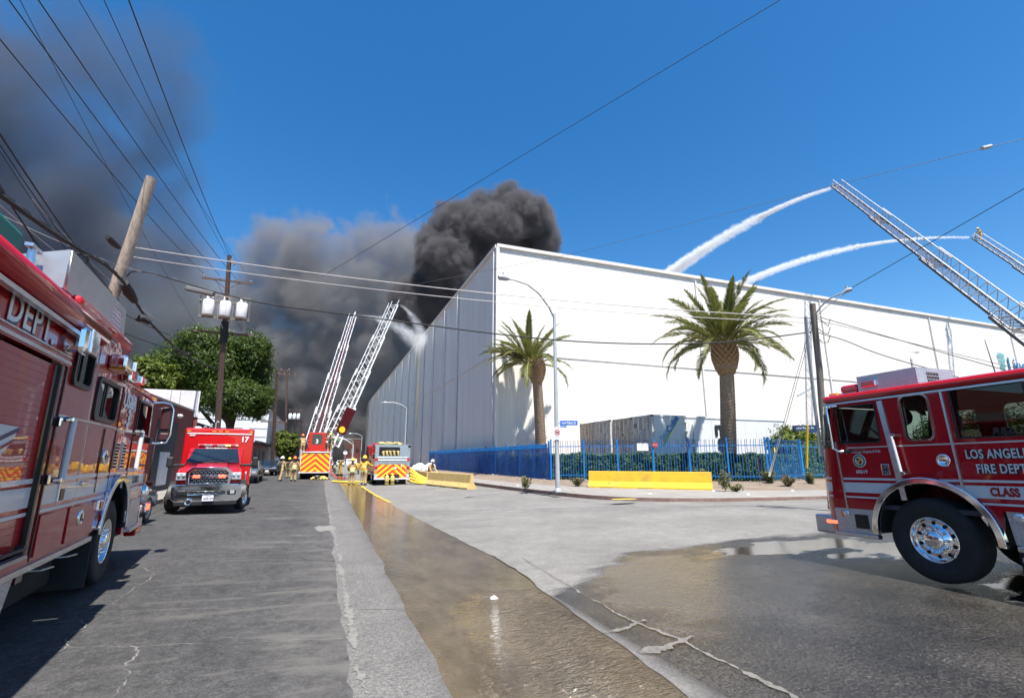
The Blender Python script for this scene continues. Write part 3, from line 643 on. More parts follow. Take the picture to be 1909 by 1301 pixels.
# ------------------------------------------------------------------ vehicle materials and shared parts
def paint_mat(name, col, wav=0.0):
    m = bpy.data.materials.new(name); n, l, b = nodes_of(m)
    tc = n.new('ShaderNodeTexCoord'); nz = n.new('ShaderNodeTexNoise'); nz.inputs['Scale'].default_value = 1.1; nz.inputs['Detail'].default_value = 2; l.new(tc.outputs['Object'], nz.inputs['Vector'])
    d = n.new('ShaderNodeTexNoise'); d.inputs['Scale'].default_value = 3.0; d.inputs['Detail'].default_value = 8; d.inputs['Roughness'].default_value = 0.7; l.new(tc.outputs['Object'], d.inputs['Vector'])
    mr = n.new('ShaderNodeMapRange'); mr.inputs[1].default_value = 0.5; mr.inputs[2].default_value = 0.8; mr.inputs[4].default_value = 0.05; l.new(d.outputs['Fac'], mr.inputs[0])
    mx = n.new('ShaderNodeMix'); mx.data_type = 'RGBA'; mx.inputs['A'].default_value = (*col, 1); mx.inputs['B'].default_value = (0.2,0.16,0.13,1); l.new(mr.outputs[0], mx.inputs['Factor'])
    l.new(mx.outputs['Result'], b.inputs['Base Color'])
    r2 = n.new('ShaderNodeMapRange'); r2.inputs[3].default_value = 0.22; r2.inputs[4].default_value = 0.42; l.new(d.outputs['Fac'], r2.inputs[0]); l.new(r2.outputs[0], b.inputs['Roughness'])
    b.inputs['Coat Weight'].default_value = 1.0; b.inputs['Coat Roughness'].default_value = 0.02; b.inputs['Coat IOR'].default_value = 1.45; b.inputs['Specular IOR Level'].default_value = 0.15
    bp = n.new('ShaderNodeBump'); bp.inputs['Strength'].default_value = 0.25; bp.inputs['Distance'].default_value = 0.012+wav; l.new(nz.outputs['Fac'], bp.inputs['Height']); l.new(bp.outputs[0], b.inputs['Coat Normal'])
    MATS[name] = m
paint_mat('red_paint', (0.42,0.005,0.012), 0.02); paint_mat('bright_red_paint', (0.46,0.006,0.009)); paint_mat('maroon_paint', (0.06,0.005,0.008)); paint_mat('dark_car_paint', (0.022,0.005,0.007)); paint_mat('black_paint', (0.012,0.013,0.015))
paint_mat('grey_paint', (0.10,0.11,0.12)); paint_mat('navy_paint', (0.015,0.025,0.05)); paint_mat('silver_paint', (0.45,0.46,0.47)); paint_mat('white_paint', (0.72,0.72,0.70))
mat('white_stripe', (0.60,0.60,0.60), 0.4, var=0.06, coat=0.4); mat('gold_stripe', (0.62,0.50,0.22), 0.4)
mat('chrome', (0.82,0.83,0.85), 0.07, metal=1.0, var=0.04, bump=0.03, bscale=3); mat('brushed_alloy', (0.62,0.63,0.65), 0.3, metal=1.0, var=0.1, scale=12)
mat('steel_dull', (0.42,0.43,0.44), 0.45, metal=0.9, var=0.15)
mat('rubber', (0.016,0.016,0.017), 0.8, var=0.25, scale=10, bump=0.3, bscale=60, dirt=0.35, dirtcol=(0.06,0.055,0.05)); mat('black_plastic', (0.014,0.014,0.015), 0.5); mat('black_trim', (0.010,0.010,0.011), 0.35)
mat('underbody', (0.012,0.012,0.012), 0.9); mat('cab_grey', (0.05,0.05,0.055), 0.8); mat('seat_black', (0.02,0.02,0.022), 0.85); mat('engine_cover_red', (0.20,0.015,0.02), 0.7)
mat('lens_red', (0.42,0.008,0.012), 0.12, coat=0.8, var=0.25, scale=30); mat('lens_amber', (0.75,0.25,0.02), 0.15, coat=0.8, var=0.2, scale=30); mat('lens_clear', (0.72,0.75,0.78), 0.06, var=0.15, scale=22, coat=1.0, metal=0.6); mat('lens_blue', (0.03,0.06,0.35), 0.12, coat=0.8)
mat('lit_red', (0.8,0.05,0.03), 0.3, emit=(1.0,0.07,0.03), estr=2.6); mat('lit_amber', (0.9,0.4,0.1), 0.3, emit=(1.0,0.42,0.10), estr=2.2); mat('lit_headlight', (0.9,0.9,0.85), 0.3, emit=(1,0.95,0.85), estr=1.2)
mat('letter_silver', (0.62,0.62,0.63), 0.35, coat=0.3); mat('letter_white', (0.80,0.80,0.80), 0.4); mat('letter_red', (0.30,0.012,0.02), 0.4); mat('letter_black', (0.012,0.012,0.014), 0.5); mat('letter_navy', (0.02,0.03,0.08), 0.4); mat('letter_gold', (0.55,0.36,0.08), 0.35)
mat('chevron_red', (0.62,0.045,0.02), 0.42, var=0.08); mat('chevron_yellow', (0.90,0.52,0.02), 0.42, var=0.06)
mat('grille_black', (0.012,0.012,0.013), 0.4); mat('hose_tan', (0.55,0.43,0.18), 0.85, var=0.25, scale=9, bump=0.5, bscale=70); mat('hose_yellow', (0.72,0.50,0.05), 0.7, var=0.2, scale=8, bump=0.4, bscale=60)
mat('seal_green', (0.05,0.16,0.10), 0.4); mat('seal_gold', (0.5,0.38,0.12), 0.4)
mat('mudflap', (0.02,0.02,0.021), 0.75, var=0.3, scale=6, dirt=0.4, dirtcol=(0.07,0.06,0.05)); mat('green_tarp', (0.0,0.16,0.12), 0.55, var=0.15)
def diamond_mat(name, col, rough, metal):
    m = bpy.data.materials.new(name); n, l, b = nodes_of(m)
    tc = n.new('ShaderNodeTexCoord'); outs = []
    for k, rot in enumerate((45, -45)):
        # raised lozenges: two crossing sets of short bars
        mp = n.new('ShaderNodeMapping'); mp.inputs['Rotation'].default_value = (0, R(rot), 0); mp.inputs['Scale'].default_value = (14, 14, 34); l.new(tc.outputs['Object'], mp.inputs[0])
        v = n.new('ShaderNodeTexVoronoi'); v.feature = 'F1'; v.inputs['Scale'].default_value = 1.0; v.inputs['Randomness'].default_value = 0.0; l.new(mp.outputs[0], v.inputs['Vector'])
        r = n.new('ShaderNodeMapRange'); r.inputs[1].default_value = 0.42; r.inputs[2].default_value = 0.28; l.new(v.outputs['Distance'], r.inputs[0]); outs.append(r.outputs[0])
    mx = n.new('ShaderNodeMath'); mx.operation = 'MAXIMUM'; l.new(outs[0], mx.inputs[0]); l.new(outs[1], mx.inputs[1])
    bp = n.new('ShaderNodeBump'); bp.inputs['Strength'].default_value = 0.9; bp.inputs['Distance'].default_value = 0.006; l.new(mx.outputs[0], bp.inputs['Height']); l.new(bp.outputs[0], b.inputs['Normal'])
    nz = n.new('ShaderNodeTexNoise'); nz.inputs['Scale'].default_value = 5; nz.inputs['Detail'].default_value = 6; l.new(tc.outputs['Object'], nz.inputs['Vector'])
    c = n.new('ShaderNodeMix'); c.data_type = 'RGBA'; c.inputs['A'].default_value = (*[q*0.7 for q in col], 1); c.inputs['B'].default_value = (*col, 1); l.new(nz.outputs['Fac'], c.inputs['Factor'])
    l.new(c.outputs['Result'], b.inputs['Base Color']); b.inputs['Metallic'].default_value = metal; b.inputs['Roughness'].default_value = rough; MATS[name] = m
diamond_mat('diamond_plate', (0.66,0.66,0.66), 0.32, 0.72)
def mesh_mat(name, cell, hole, col, metal):      # perforated sheet
    m = bpy.data.materials.new(name); n, l, b = nodes_of(m)
    tc = n.new('ShaderNodeTexCoord'); mp = n.new('ShaderNodeMapping'); mp.inputs['Rotation'].default_value = (0, 0, 0); mp.inputs['Scale'].default_value = (1/cell,)*3; l.new(tc.outputs['Object'], mp.inputs[0])
    v = n.new('ShaderNodeTexVoronoi'); v.inputs['Scale'].default_value = 1; v.inputs['Randomness'].default_value = 0; l.new(mp.outputs[0], v.inputs['Vector'])
    r = n.new('ShaderNodeMath'); r.operation = 'GREATER_THAN'; r.inputs[1].default_value = hole; l.new(v.outputs['Distance'], r.inputs[0]); l.new(r.outputs[0], b.inputs['Alpha'])
    b.inputs['Base Color'].default_value = (*col, 1); b.inputs['Metallic'].default_value = metal; b.inputs['Roughness'].default_value = 0.45; MATS[name] = m
mesh_mat('perforated_alloy', 0.03, 0.26, (0.42,0.43,0.45), 0.8)
def glass_mat(name, tint, refl=1.0, rough=0.0):
    m = bpy.data.materials.new(name); m.use_nodes = True; n, l = m.node_tree.nodes, m.node_tree.links; n.remove(n['Principled BSDF'])
    t = n.new('ShaderNodeBsdfTransparent'); t.inputs['Color'].default_value = (*tint, 1); g = n.new('ShaderNodeBsdfGlossy'); g.inputs['Roughness'].default_value = rough
    f = n.new('ShaderNodeFresnel'); f.inputs['IOR'].default_value = 1.52; s = n.new('ShaderNodeMixShader')
    l.new(f.outputs[0], s.inputs[0]); l.new(t.outputs[0], s.inputs[1]); l.new(g.outputs[0], s.inputs[2]); l.new(s.outputs[0], n['Material Output'].inputs['Surface']); MATS[name] = m
glass_mat('window_glass', (0.55,0.60,0.58)); glass_mat('dark_glass', (0.10,0.11,0.12)); glass_mat('green_glass', (0.62,0.78,0.72))
mat('opaque_glass', (0.012,0.017,0.022), 0.03, var=0.3, scale=1.5, coat=1.0)

_wheel_cache = {}
def wheel(parent, loc, rad, width, rim, out, truck=True, hero=False, steer=0.0, rimmat='chrome', spokes=0):
    """tyre centred at loc with its axle along local Y; out=+1/-1 says which way its face looks"""
    key = (rad, width, rim, out, truck, hero, rimmat, spokes)
    if key not in _wheel_cache:
        h = width/2; t = MB(); t.smooth = True
        prof = [(rim*0.97, -h*0.75), (rim*1.02, -h*0.92), (rad*0.80, -h*1.0), (rad*0.93, -h*0.97), (rad*0.985, -h*0.84), (rad, -h*0.6)]
        for g in (-0.45,-0.15,0.15,0.45): prof += [(rad, h*(g-0.05)), (rad*0.982, h*(g-0.04)), (rad*0.982, h*(g+0.04)), (rad, h*(g+0.05))]
        prof += [(rad, h*0.6), (rad*0.985, h*0.84), (rad*0.93, h*0.97), (rad*0.915, h*1.0), (rad*0.80, h*1.0), (rad*0.78, h*1.012), (rad*0.74, h*1.012), (rad*0.72, h*1.0), (rim*1.02, h*0.92), (rim*0.97, h*0.75)]
        t.lathe(prof, 48 if hero else 28, 'Y'); tyre = t.mesh('wheel', M('rubber'))
        r = MB(); o = out
        if truck:
            pr = [(rim*1.0, o*h*0.93), (rim*0.985, o*h*0.96), (rim*0.95, o*h*0.90), (rim*0.90, o*h*0.60), (rim*0.86, o*h*0.52), (rim*0.60, o*h*0.56), (rim*0.58, o*h*0.62), (rim*0.44, o*h*0.64), (rim*0.42, o*h*0.95), (rim*0.34, o*h*1.06), (rim*0.18, o*h*1.14), (0.001, o*h*1.16)]
        elif spokes:
            pr = [(rim*1.0, o*h*0.93), (rim*0.95, o*h*0.92), (rim*0.92, o*h*0.5), (rim*0.9, o*h*0.1), (0.001, o*h*0.1)]
        else:
            pr = [(rim*1.0, o*h*0.93), (rim*0.95, o*h*0.92), (rim*0.88, o*h*0.55), (rim*0.5, o*h*0.7), (rim*0.3, o*h*0.8), (0.001, o*h*0.8)]
        r.lathe(pr, 40 if hero else 24, 'Y')
        if spokes:
            for k in range(spokes):
                for e in (-0.13, 0.13):
                    a = 2*math.pi*k/spokes; r.bar((0.04*math.cos(a), o*h*0.82, 0.04*math.sin(a)), (rim*0.95*math.cos(a+e), o*h*0.85, rim*0.95*math.sin(a+e)), 0.035, 0.03, (0,1,0))
        rimme = r.mesh('rim', M(rimmat)); nut = None; hole = None
        if truck and hero:
            q = MB(); q.lathe([(0.021, 0), (0.021, o*0.03), (0.017, o*0.055), (0.008, o*0.065), (0.001, o*0.066)], 8, 'Y'); nut = q.mesh('lug_nut', M('chrome'))
            q = MB(); q.lathe([(0.026, 0), (0.024, o*0.004), (0.001, o*0.004)], 12, 'Y'); hole = q.mesh('vent_hole', M('underbody'))
        _wheel_cache[key] = (tyre, rimme, nut, hole)
    tyre, rimme, nut, hole = _wheel_cache[key]
    w = share('wheel', tyre, parent, loc, (0, 0, steer)); share('rim', rimme, w)
    if nut:
        for k in range(10):
            a = 2*math.pi*k/10; share('lug_nut', nut, w, (rim*0.51*math.cos(a), out*width/2*0.62, rim*0.51*math.sin(a)))
            a += math.pi/10; share('vent_hole', hole, w, (rim*0.735*math.cos(a), out*width/2*0.545, rim*0.735*math.sin(a)))
    return w
def side_text(s, size, m, parent, x, z, y, facing, **kw):      # on a vehicle flank: facing +1 looks along +Y, -1 along -Y
    return lettering(s, size, m, parent, L4((x, y, z), R(180) if facing > 0 else 0), **kw)
def chevron_panel(name, x, y0, y1, z0, z1, parent, w=0.2, apex=None, facing=-1):
    """rear panel in the YZ plane at x: strips of alternating colour rising to the middle"""
    k = 0; out = []; yc = (y0+y1)/2 if apex is None else apex; hw = max(yc-y0, y1-yc)
    c0 = z0-hw*0.85; k = 0
    def clip(poly, f):
        res = []
        for i in range(len(poly)):
            a, b = poly[i], poly[(i+1) % len(poly)]; fa, fb = f(a), f(b)
            if fa >= 0: res.append(a)
            if (fa >= 0) != (fb >= 0): t = fa/(fa-fb); res.append((a[0]+(b[0]-a[0])*t, a[1]+(b[1]-a[1])*t))
        return res
    c = z0-0.02; top = z1+hw*0.85
    while c < top:
        for sgn in (-1, 1):
            mb = MB(); ye = y0 if sgn < 0 else y1; dd = abs(ye-yc)*0.85
            poly = [(yc, c), (ye, c-dd), (ye, c-dd+w), (yc, c+w)]
            poly = clip(poly, lambda p: p[1]-z0); poly = clip(poly, lambda p: z1-p[1]) if len(poly) > 2 else []
            if len(poly) > 2: mb.prism(poly, x-0.004, x+0.004, 'YZ'); mb.build('chevron_stripe', M('chevron_red' if k % 2 == 0 else 'chevron_yellow'), parent)
        c += w; k += 1
# ------------------------------------------------------------------ pumper standing at the right: local x forward, y to its left (towards the viewer)
eng = thing('fire_engine', 'red fire engine with silver lettering, only its cab showing beside the puddles', 'fire engine', (7.76, 4.6, 0.14), R(89))
eng.rotation_euler = (0, R(1.0), R(89))
def arch(cx, cz, r, a0, a1, n=18): return [(cx+r*math.cos(R(a0+(a1-a0)*i/n)), cz+r*math.sin(R(a0+(a1-a0)*i/n))) for i in range(n+1)]
WX0, WZ0 = -0.15, 0.56
side = [(-4.4,0.98), (-0.95,0.98), (-0.90,0.70)]+arch(WX0, WZ0+0.03, 0.74, 176, 2)+[(0.60,0.88), (1.22,0.88), (1.20,1.30), (1.12,1.85), (1.02,2.52), (-4.4,2.52)]
w1 = rrect(0.33,1.87,0.96,2.44,0.03); w2 = rrect(-0.39,1.87,-0.04,2.49,0.09); w3 = rrect(-1.42,1.87,-0.66,2.50,0.02)
for yy, nm in ((-0.025, 'cab_side'), (-2.475, 'cab_side')):
    plate(nm, [side, w1, w2, w3], 0.05, M('red_paint'), eng, L4((0, yy, 0)))
# gaskets and panes
for lp, nm, mt in ((w1,'window_glass','window_glass'), (w2,'window_glass','window_glass'), (w3,'window_glass','window_glass')):
    for yy in (-0.03, -2.47):
        plate(nm, [lp], 0.006, M(mt), eng, L4((0, yy, 0)))
def grow(lp, g):
    cx = sum(p[0] for p in lp)/len(lp); cz = sum(p[1] for p in lp)/len(lp); hx = max(p[0] for p in lp)-cx; hz = max(p[1] for p in lp)-cz
    return [(cx+(p[0]-cx)*(hx+g)/hx, cz+(p[1]-cz)*(hz+g)/hz) for p in lp]
plate('window_frame', [grow(w2, 0.022), grow(w2, -0.004)], 0.02, M('chrome'), eng, L4((0, 0.006, 0)))
plate('window_frame', [grow(w1, 0.014), grow(w1, -0.006)], 0.012, M('black_trim'), eng, L4((0, 0.003, 0)))
plate('window_frame', [grow(w3, 0.014), grow(w3, -0.006)], 0.012, M('black_trim'), eng, L4((0, 0.003, 0)))
# front: rounded corners, red below, windscreen above
def front_ring(z, xo):
    pts = [(1.0+xo, 0.0)]
    for i in range(9):
        a = R(90*i/8); pts.append((1.02+xo+0.34*math.sin(a), -0.30+0.30*math.cos(a)))
    return pts+[(p[0], -2.5-p[1]) for p in reversed(pts)]
def front_skin(zs, name, mt, inset=0.0):
    mb = MB(); rings = [front_ring(z, xo) for z, xo in zs]; n = len(rings[0]); vs = []
    for (z, xo), rg_ in zip(zs, rings): vs += [(x-inset, y, z) for x, y in rg_]
    mb.add(vs, [(i*n+k, i*n+k+1, (i+1)*n+k+1, (i+1)*n+k) for i in range(len(rings)-1) for k in range(n-1)], True); return mb.build(name, mt, eng)
front_skin([(0.50,0.10),(0.9,0.12),(1.3,0.11),(1.84,0.06)], 'cab_front', M('red_paint'))
front_skin([(1.84,0.055),(2.15,0.015),(2.50,-0.05)], 'windscreen', M('green_glass'))
front_skin([(1.81,0.066),(1.86,0.064)], 'windscreen_trim', M('black_trim'))
mb = MB(); mb.box((-1.65,-1.25,2.585), (5.6,2.56,0.13)); mb.build('roof', M('bright_red_paint'), eng, bevel=0.055)
mb = MB(); mb.box((-1.62,0.012,2.505), (5.5,0.045,0.028)); mb.build('drip_rail', M('brushed_alloy'), eng)
mb = MB(); mb.box((-1.6,-1.25,0.93), (5.4,2.38,0.06)); mb.box((-1.6,-1.25,2.49), (5.4,2.38,0.02)); mb.build('cab_floor', M('cab_grey'), eng)
mb = MB(); mb.box((-2.2,-1.25,1.7), (0.05,2.38,1.5)); mb.build('cab_partition', M('cab_grey'), eng)
for y in (-0.55, -1.95):
    s_ = MB(); s_.box((0.05,y,1.40), (0.5,0.5,0.12)); s_.box((-0.2,y,1.75), (0.12,0.48,0.66)); s_.build('seat', M('seat_black'), eng, bevel=0.04)
for y in (-0.5, -1.25, -2.0):
    s_ = MB(); s_.box((-1.5,y,1.35), (0.45,0.5,0.12)); s_.box((-1.72,y,1.75), (0.12,0.48,0.8)); s_.build('seat', M('seat_black'), eng, bevel=0.04)
mb = MB(); mb.box((-0.15,-1.25,1.45), (0.9,0.8,0.9)); mb.build('engine_cover', M('engine_cover_red'), eng, bevel=0.06)
mb = MB(); mb.box((1.0,-1.25,1.72), (0.34,2.3,0.28)); mb.build('dashboard', M('seat_black'), eng, bevel=0.05)
mb = MB(); ring = [(0.80+0.06*math.sin(2*math.pi*i/20), -0.55+0.2*math.cos(2*math.pi*i/20), 1.93+0.19*math.sin(2*math.pi*i/20)) for i in range(21)]; mb.tube(ring, 0.014, 6); mb.bar((0.80,-0.55,1.93), (0.98,-0.55,1.75), 0.03); mb.build('steering_wheel', M('black_plastic'), eng)
mb = MB(); mb.bar((0.55,-2.44,1.8), (0.62,-2.44,2.5), 0.07); mb.bar((0.5,-1.2,2.45), (0.2,-0.9,2.3), 0.05); mb.bar((0.62,-0.9,1.95), (0.66,-0.86,2.46), 0.05); mb.build('cab_post', M('black_plastic'), eng)
mb = MB(); mb.lathe([(0.14,-0.03),(0.15,0.0),(0.14,0.03),(0.05,0.04),(0.001,0.04)], 14, 'Y', (0.52,-0.9,2.28)); mb.build('cab_fan', M('black_plastic'), eng)
# silver posts, belt line, stripes
mb = MB(); mb.bar((0.235,0.012,2.47), (0.13,0.012,1.05), 0.02, 0.075, (1,0,0)); mb.build('door_post', M('brushed_alloy'), eng)
mb = MB(); mb.bar((-0.575,0.012,2.50), (-0.60,0.012,1.14), 0.02, 0.028, (1,0,0)); mb.build('door_post', M('brushed_alloy'), eng)
mb = MB(); mb.bar((1.03,0.008,1.90), (0.99,0.008,0.60), 0.014, 0.02, (1,0,0)); mb.build('door_edge', M('brushed_alloy'), eng)
mb = MB(); mb.box((-1.75,0.006,1.80), (5.2,0.014,0.02)); mb.build('belt_line', M('brushed_alloy'), eng)
for z0, z1 in ((1.315,1.345), (1.125,1.275), (1.045,1.07)):
    st = [(-4.4,z0), (0.995,z0), (0.995,z1), (-4.4,z1)]
    if z0 < 1.3: st = [(-4.4,z0), (WX0-math.sqrt(max(0.0,0.80**2-(z0-WZ0)**2)),z0), (WX0-math.sqrt(max(0.0,0.80**2-(z1-WZ0)**2)),z1), (-4.4,z1)]
    plate('side_stripe', [st], 0.005, M('white_stripe'), eng, L4((0, 0.004, 0)))
    if z0 < 1.3:
        st = [(WX0+math.sqrt(0.80**2-(z0-WZ0)**2),z0), (1.02,z0), (1.02,z1), (WX0+math.sqrt(0.80**2-(z1-WZ0)**2),z1)]; plate('side_stripe', [st], 0.005, M('white_stripe'), eng, L4((0, 0.004, 0)))
    mb = MB(); fr = front_ring(0, 0.115); fr = fr[1:-1]; n = len(fr)
    vs = [(x+0.004, y, z0) for x, y in fr]+[(x+0.004, y, z1) for x, y in fr]; mb.add(vs, [(k, k+1, n+k+1, n+k) for k in range(n-1)], True); mb.build('front_stripe', M('white_stripe'), eng)
plate('fender_trim', [arch(WX0, WZ0+0.02, 0.775, 181, -2, 26)+arch(WX0, WZ0+0.02, 0.715, -2, 181, 26)], 0.05, M('chrome'), eng, L4((0, 0.022, 0)), bevel=0.012)
mb = MB(); ap = arch(WX0, WZ0+0.02, 0.73, 182, -2, 20); n = len(ap); vs = [(x, -0.02, z) for x, z in ap]+[(x, -0.75, z) for x, z in ap]; mb.add(vs, [(k, k+1, n+k+1, n+k) for k in range(n-1)], True); mb.build('wheel_well', M('underbody'), eng, fix=False)
wheel(eng, (WX0+0.05, -0.20, 0.548), 0.545, 0.33, 0.29, 1, hero=True); wheel(eng, (WX0, -2.3, 0.525), 0.52, 0.32, 0.275, -1, hero=False)
wheel(eng, (-4.2, -0.35, WZ0), 0.53, 0.6, 0.30, 1); wheel(eng, (-4.2, -2.15, WZ0), 0.53, 0.6, 0.30, -1)
# bright work low down
plate('step_panel', [[(0.60,0.52),(1.20,0.52),(1.22,0.88),(0.545,0.88)]], 0.03, M('diamond_plate'), eng, L4((0, -0.008, 0)))
mb = MB(); mb.box((0.90,0.0,0.50), (0.66,0.10,0.06)); mb.build('step', M('brushed_alloy'), eng, bevel=0.01)
mb = MB(); mb.box((0.80,0.012,0.70), (0.20,0.012,0.20)); mb.box((0.77,0.018,0.73), (0.06,0.014,0.1)); mb.build('step_vent', M('black_trim'), eng)
mb = MB(); mb.lathe([(0.045,0),(0.045,0.02),(0.03,0.03),(0.001,0.03)], 14, 'Y', (1.02,0.012,0.81)); mb.build('side_lamp', M('lens_clear'), eng)
plate('rear_step_panel', [[(-4.4,0.6),(-1.00,0.6),(-0.97,0.99),(-4.4,0.99)]], 0.03, M('diamond_plate'), eng, L4((0, -0.03, 0)))
mb = MB(); mb.box((-2.7,0.02,0.57), (3.3,0.14,0.06)); mb.build('running_board', M('brushed_alloy'), eng, bevel=0.01)
mb = MB(); mb.lathe([(0.055,0),(0.055,0.03),(0.035,0.04),(0.001,0.04)], 14, 'Y', (-1.10,0.0,0.92)); mb.build('side_lamp', M('lens_clear'), eng)
mb = MB(); mb.box((-2.5,-0.28,0.36), (3.24,0.03,0.42)); mb.build('mud_flap', M('mudflap'), eng)
side_text('CITY OF L.A.', 0.13, M('letter_silver'), eng, -0.90, 0.40, -0.26, 1, align='LEFT', name='flap_lettering', sx=0.8)
mb = MB(); mb.box((1.44,-1.25,0.60), (0.5,2.3,0.28)); mb.build('front_bumper', M('diamond_plate'), eng, bevel=0.03)
mb = MB(); mb.box((1.27,0.025,0.66), (0.20,0.03,0.07)); mb.build('marker_housing', M('chrome'), eng, bevel=0.01)
mb = MB(); mb.box((1.27,0.045,0.66), (0.16,0.02,0.045)); mb.build('marker_light', M('lit_red'), eng)
plate('reflector', [[(1.10,0.72),(1.125,0.79),(1.10,0.86),(1.075,0.79)]], 0.008, M('lens_amber'), eng, L4((0, 0.006, 0)))
for z, mt in ((1.42,'chrome'), (1.20,'lens_amber'), (1.08,'black_plastic')):
    mb = MB(); mb.box((1.44,-0.40,z), (0.12,0.30,0.14)); mb.build('front_lamp', M(mt), eng, bevel=0.03)
# grab rail, badge, seal, latches
mb = MB(); mb.tube([(0.115,0.075,1.93),(0.075,0.075,1.44)], 0.022, 10); mb.build('grab_rail', M('white_stripe'), eng)
for x_, z_ in ((0.10,1.95),(0.06,1.42)): mb = MB(); mb.box((x_,0.035,z_), (0.07,0.09,0.05)); mb.build('rail_bracket', M('chrome'), eng, bevel=0.012)
mb = MB(); mb.lathe([(0.085,0),(0.085,0.012),(0.07,0.02),(0.06,0.01),(0.001,0.012)], 24, 'Y', (-0.44,0.0,1.59)); mb.build('badge', M('chrome'), eng)
mb = MB(); mb.box((0.315,0.01,1.47), (0.115,0.02,0.16)); mb.build('door_latch', M('chrome'), eng, bevel=0.008)
mb = MB(); mb.box((0.315,0.02,1.47), (0.085,0.01,0.02)); mb.build('latch_slot', M('black_trim'), eng)
plate('seal_rim', [circle(0.69,1.60,0.098)], 0.008, M('letter_white'), eng, L4((0, 0.004, 0))); plate('seal_ring', [circle(0.69,1.60,0.090), circle(0.69,1.60,0.064)], 0.006, M('seal_green'), eng, L4((0, 0.008, 0)))
plate('seal_shield', [[(0.69,1.535),(0.735,1.565),(0.735,1.65),(0.645,1.65),(0.645,1.565)]], 0.006, M('seal_gold'), eng, L4((0, 0.009, 0)))
plate('seal_quarter', [[(0.69,1.60),(0.69,1.545),(0.652,1.57),(0.652,1.60)]], 0.004, M('lens_red'), eng, L4((0, 0.012, 0))); plate('seal_quarter', [[(0.69,1.605),(0.73,1.605),(0.73,1.645),(0.69,1.645)]], 0.004, M('letter_red'), eng, L4((0, 0.012, 0)))
side_text('60619', 0.072, M('letter_silver'), eng, 0.68, 1.435, 0.006, 1, bold=0.001, name='number_lettering')
side_text('Serving with Courage, Integrity & Pride', 0.055, M('letter_silver'), eng, 0.98, 1.735, 0.006, 1, align='LEFT', shear=0.25, name='motto_lettering', sx=0.72)
side_text('LOS ANGELES', 0.155, M('letter_black'), eng, -0.715, 1.648, 0.005, 1, align='LEFT', bold=0.006, name='shadow_lettering', space=1.08, sx=0.66)
side_text('LOS ANGELES', 0.155, M('letter_silver'), eng, -0.70, 1.655, 0.010, 1, align='LEFT', bold=0.003, name='name_lettering', space=1.08, sx=0.66)
side_text('FIRE DEPT.', 0.155, M('letter_black'), eng, -0.80, 1.468, 0.005, 1, align='LEFT', bold=0.006, name='shadow_lettering', space=1.08, sx=0.66)
side_text('FIRE DEPT.', 0.155, M('letter_silver'), eng, -0.785, 1.475, 0.010, 1, align='LEFT', bold=0.003, name='name_lettering', space=1.08, sx=0.66)
side_text('CLASS 1', 0.135, M('letter_red'), eng, -0.875, 1.20, 0.010, 1, align='LEFT', bold=0.007, name='class_lettering', space=1.06, sx=0.72)
# mirror on its tube, visible at the front corner
mb = MB(); mb.tube([(0.90,0.02,2.47),(0.98,0.10,2.47),(1.0,0.13,2.42),(0.98,0.14,1.80),(0.94,0.10,1.75),(0.85,0.02,1.75)], 0.018, 8); mb.build('mirror_arm', M('chrome'), eng)
mb = MB(); mb.box((1.03,0.12,2.14), (0.06,0.10,0.42)); mb.build('mirror_head', M('black_plastic'), eng, bevel=0.03); mb = MB(); mb.box((1.02,0.12,1.86), (0.06,0.10,0.12)); mb.build('mirror_head', M('black_plastic'), eng, bevel=0.03)
mb = MB(); mb.box((0.86,0.03,1.745), (0.14,0.06,0.05)); mb.build('mirror_base', M('black_plastic'), eng, bevel=0.015)
plate('door_handle', [[(0.66+0.1*math.cos(t*math.pi/8), 1.765+0.028*math.sin(t*math.pi/8)) for t in range(16)]], 0.016, M('chrome'), eng, L4((0, 0.008, 0)))
# roof: air conditioner box, warning lamps, aerial
mb = MB(); mb.box((0.22,-0.62,2.785), (0.88,0.84,0.27)); mb.build('air_conditioner', M('diamond_plate'), eng, bevel=0.008)
for r in range(3):
    for c in range(8):
        mb = MB() if (r == 0 and c == 0) else mb; mb.box((-0.222, -0.42-0.035*c, 2.72+0.055*r), (0.008,0.014,0.042))
mb.build('vent_slots', M('underbody'), eng, kind='stuff')
mb = MB(); mb.box((0.47,-0.19,2.78), (0.24,0.05,0.11)); mb.build('warning_lamp', M('chrome'), eng, bevel=0.02); mb = MB(); mb.box((0.47,-0.165,2.78), (0.2,0.02,0.08)); mb.build('warning_lens', M('lens_red'), eng, bevel=0.008)
mb = MB(); mb.box((0.82,-0.75,2.75), (0.30,1.1,0.14)); mb.build('light_bar', M('lens_red'), eng, bevel=0.05); mb = MB(); mb.box((0.82,-0.75,2.665), (0.26,1.2,0.04)); mb.build('light_bar_base', M('steel_dull'), eng)
mb = MB(); mb.box((1.04,-0.16,2.675), (0.14,0.09,0.06)); mb.build('marker_light', M('lens_amber'), eng, bevel=0.015)
mb = MB(); mb.cyl((-0.78,-0.9,2.65), (-0.78,-0.9,2.74), 0.022); mb.cyl((-0.78,-0.9,2.74), (-0.75,-0.9,3.25), 0.008, 0.004, 6); mb.build('aerial', M('black_plastic'), eng)
mb = MB(); mb.box((-1.1,-0.35,2.665), (1.6,0.12,0.05)); mb.build('roof_rail', M('diamond_plate'), eng)
# ------------------------------------------------------------------ heavy rescue truck at the left: local x forward, its right flank (y=0) faces the street, body to y=+2.5
res = thing('rescue_truck', 'tall dark red rescue truck with DEPT. lettering on its polished flank', 'fire truck', (-2.68, 8.71, 0.12), R(96.4))
def RT(x, y, z): return L4((x, y, z))
wcx, wcz = -0.10, 0.60
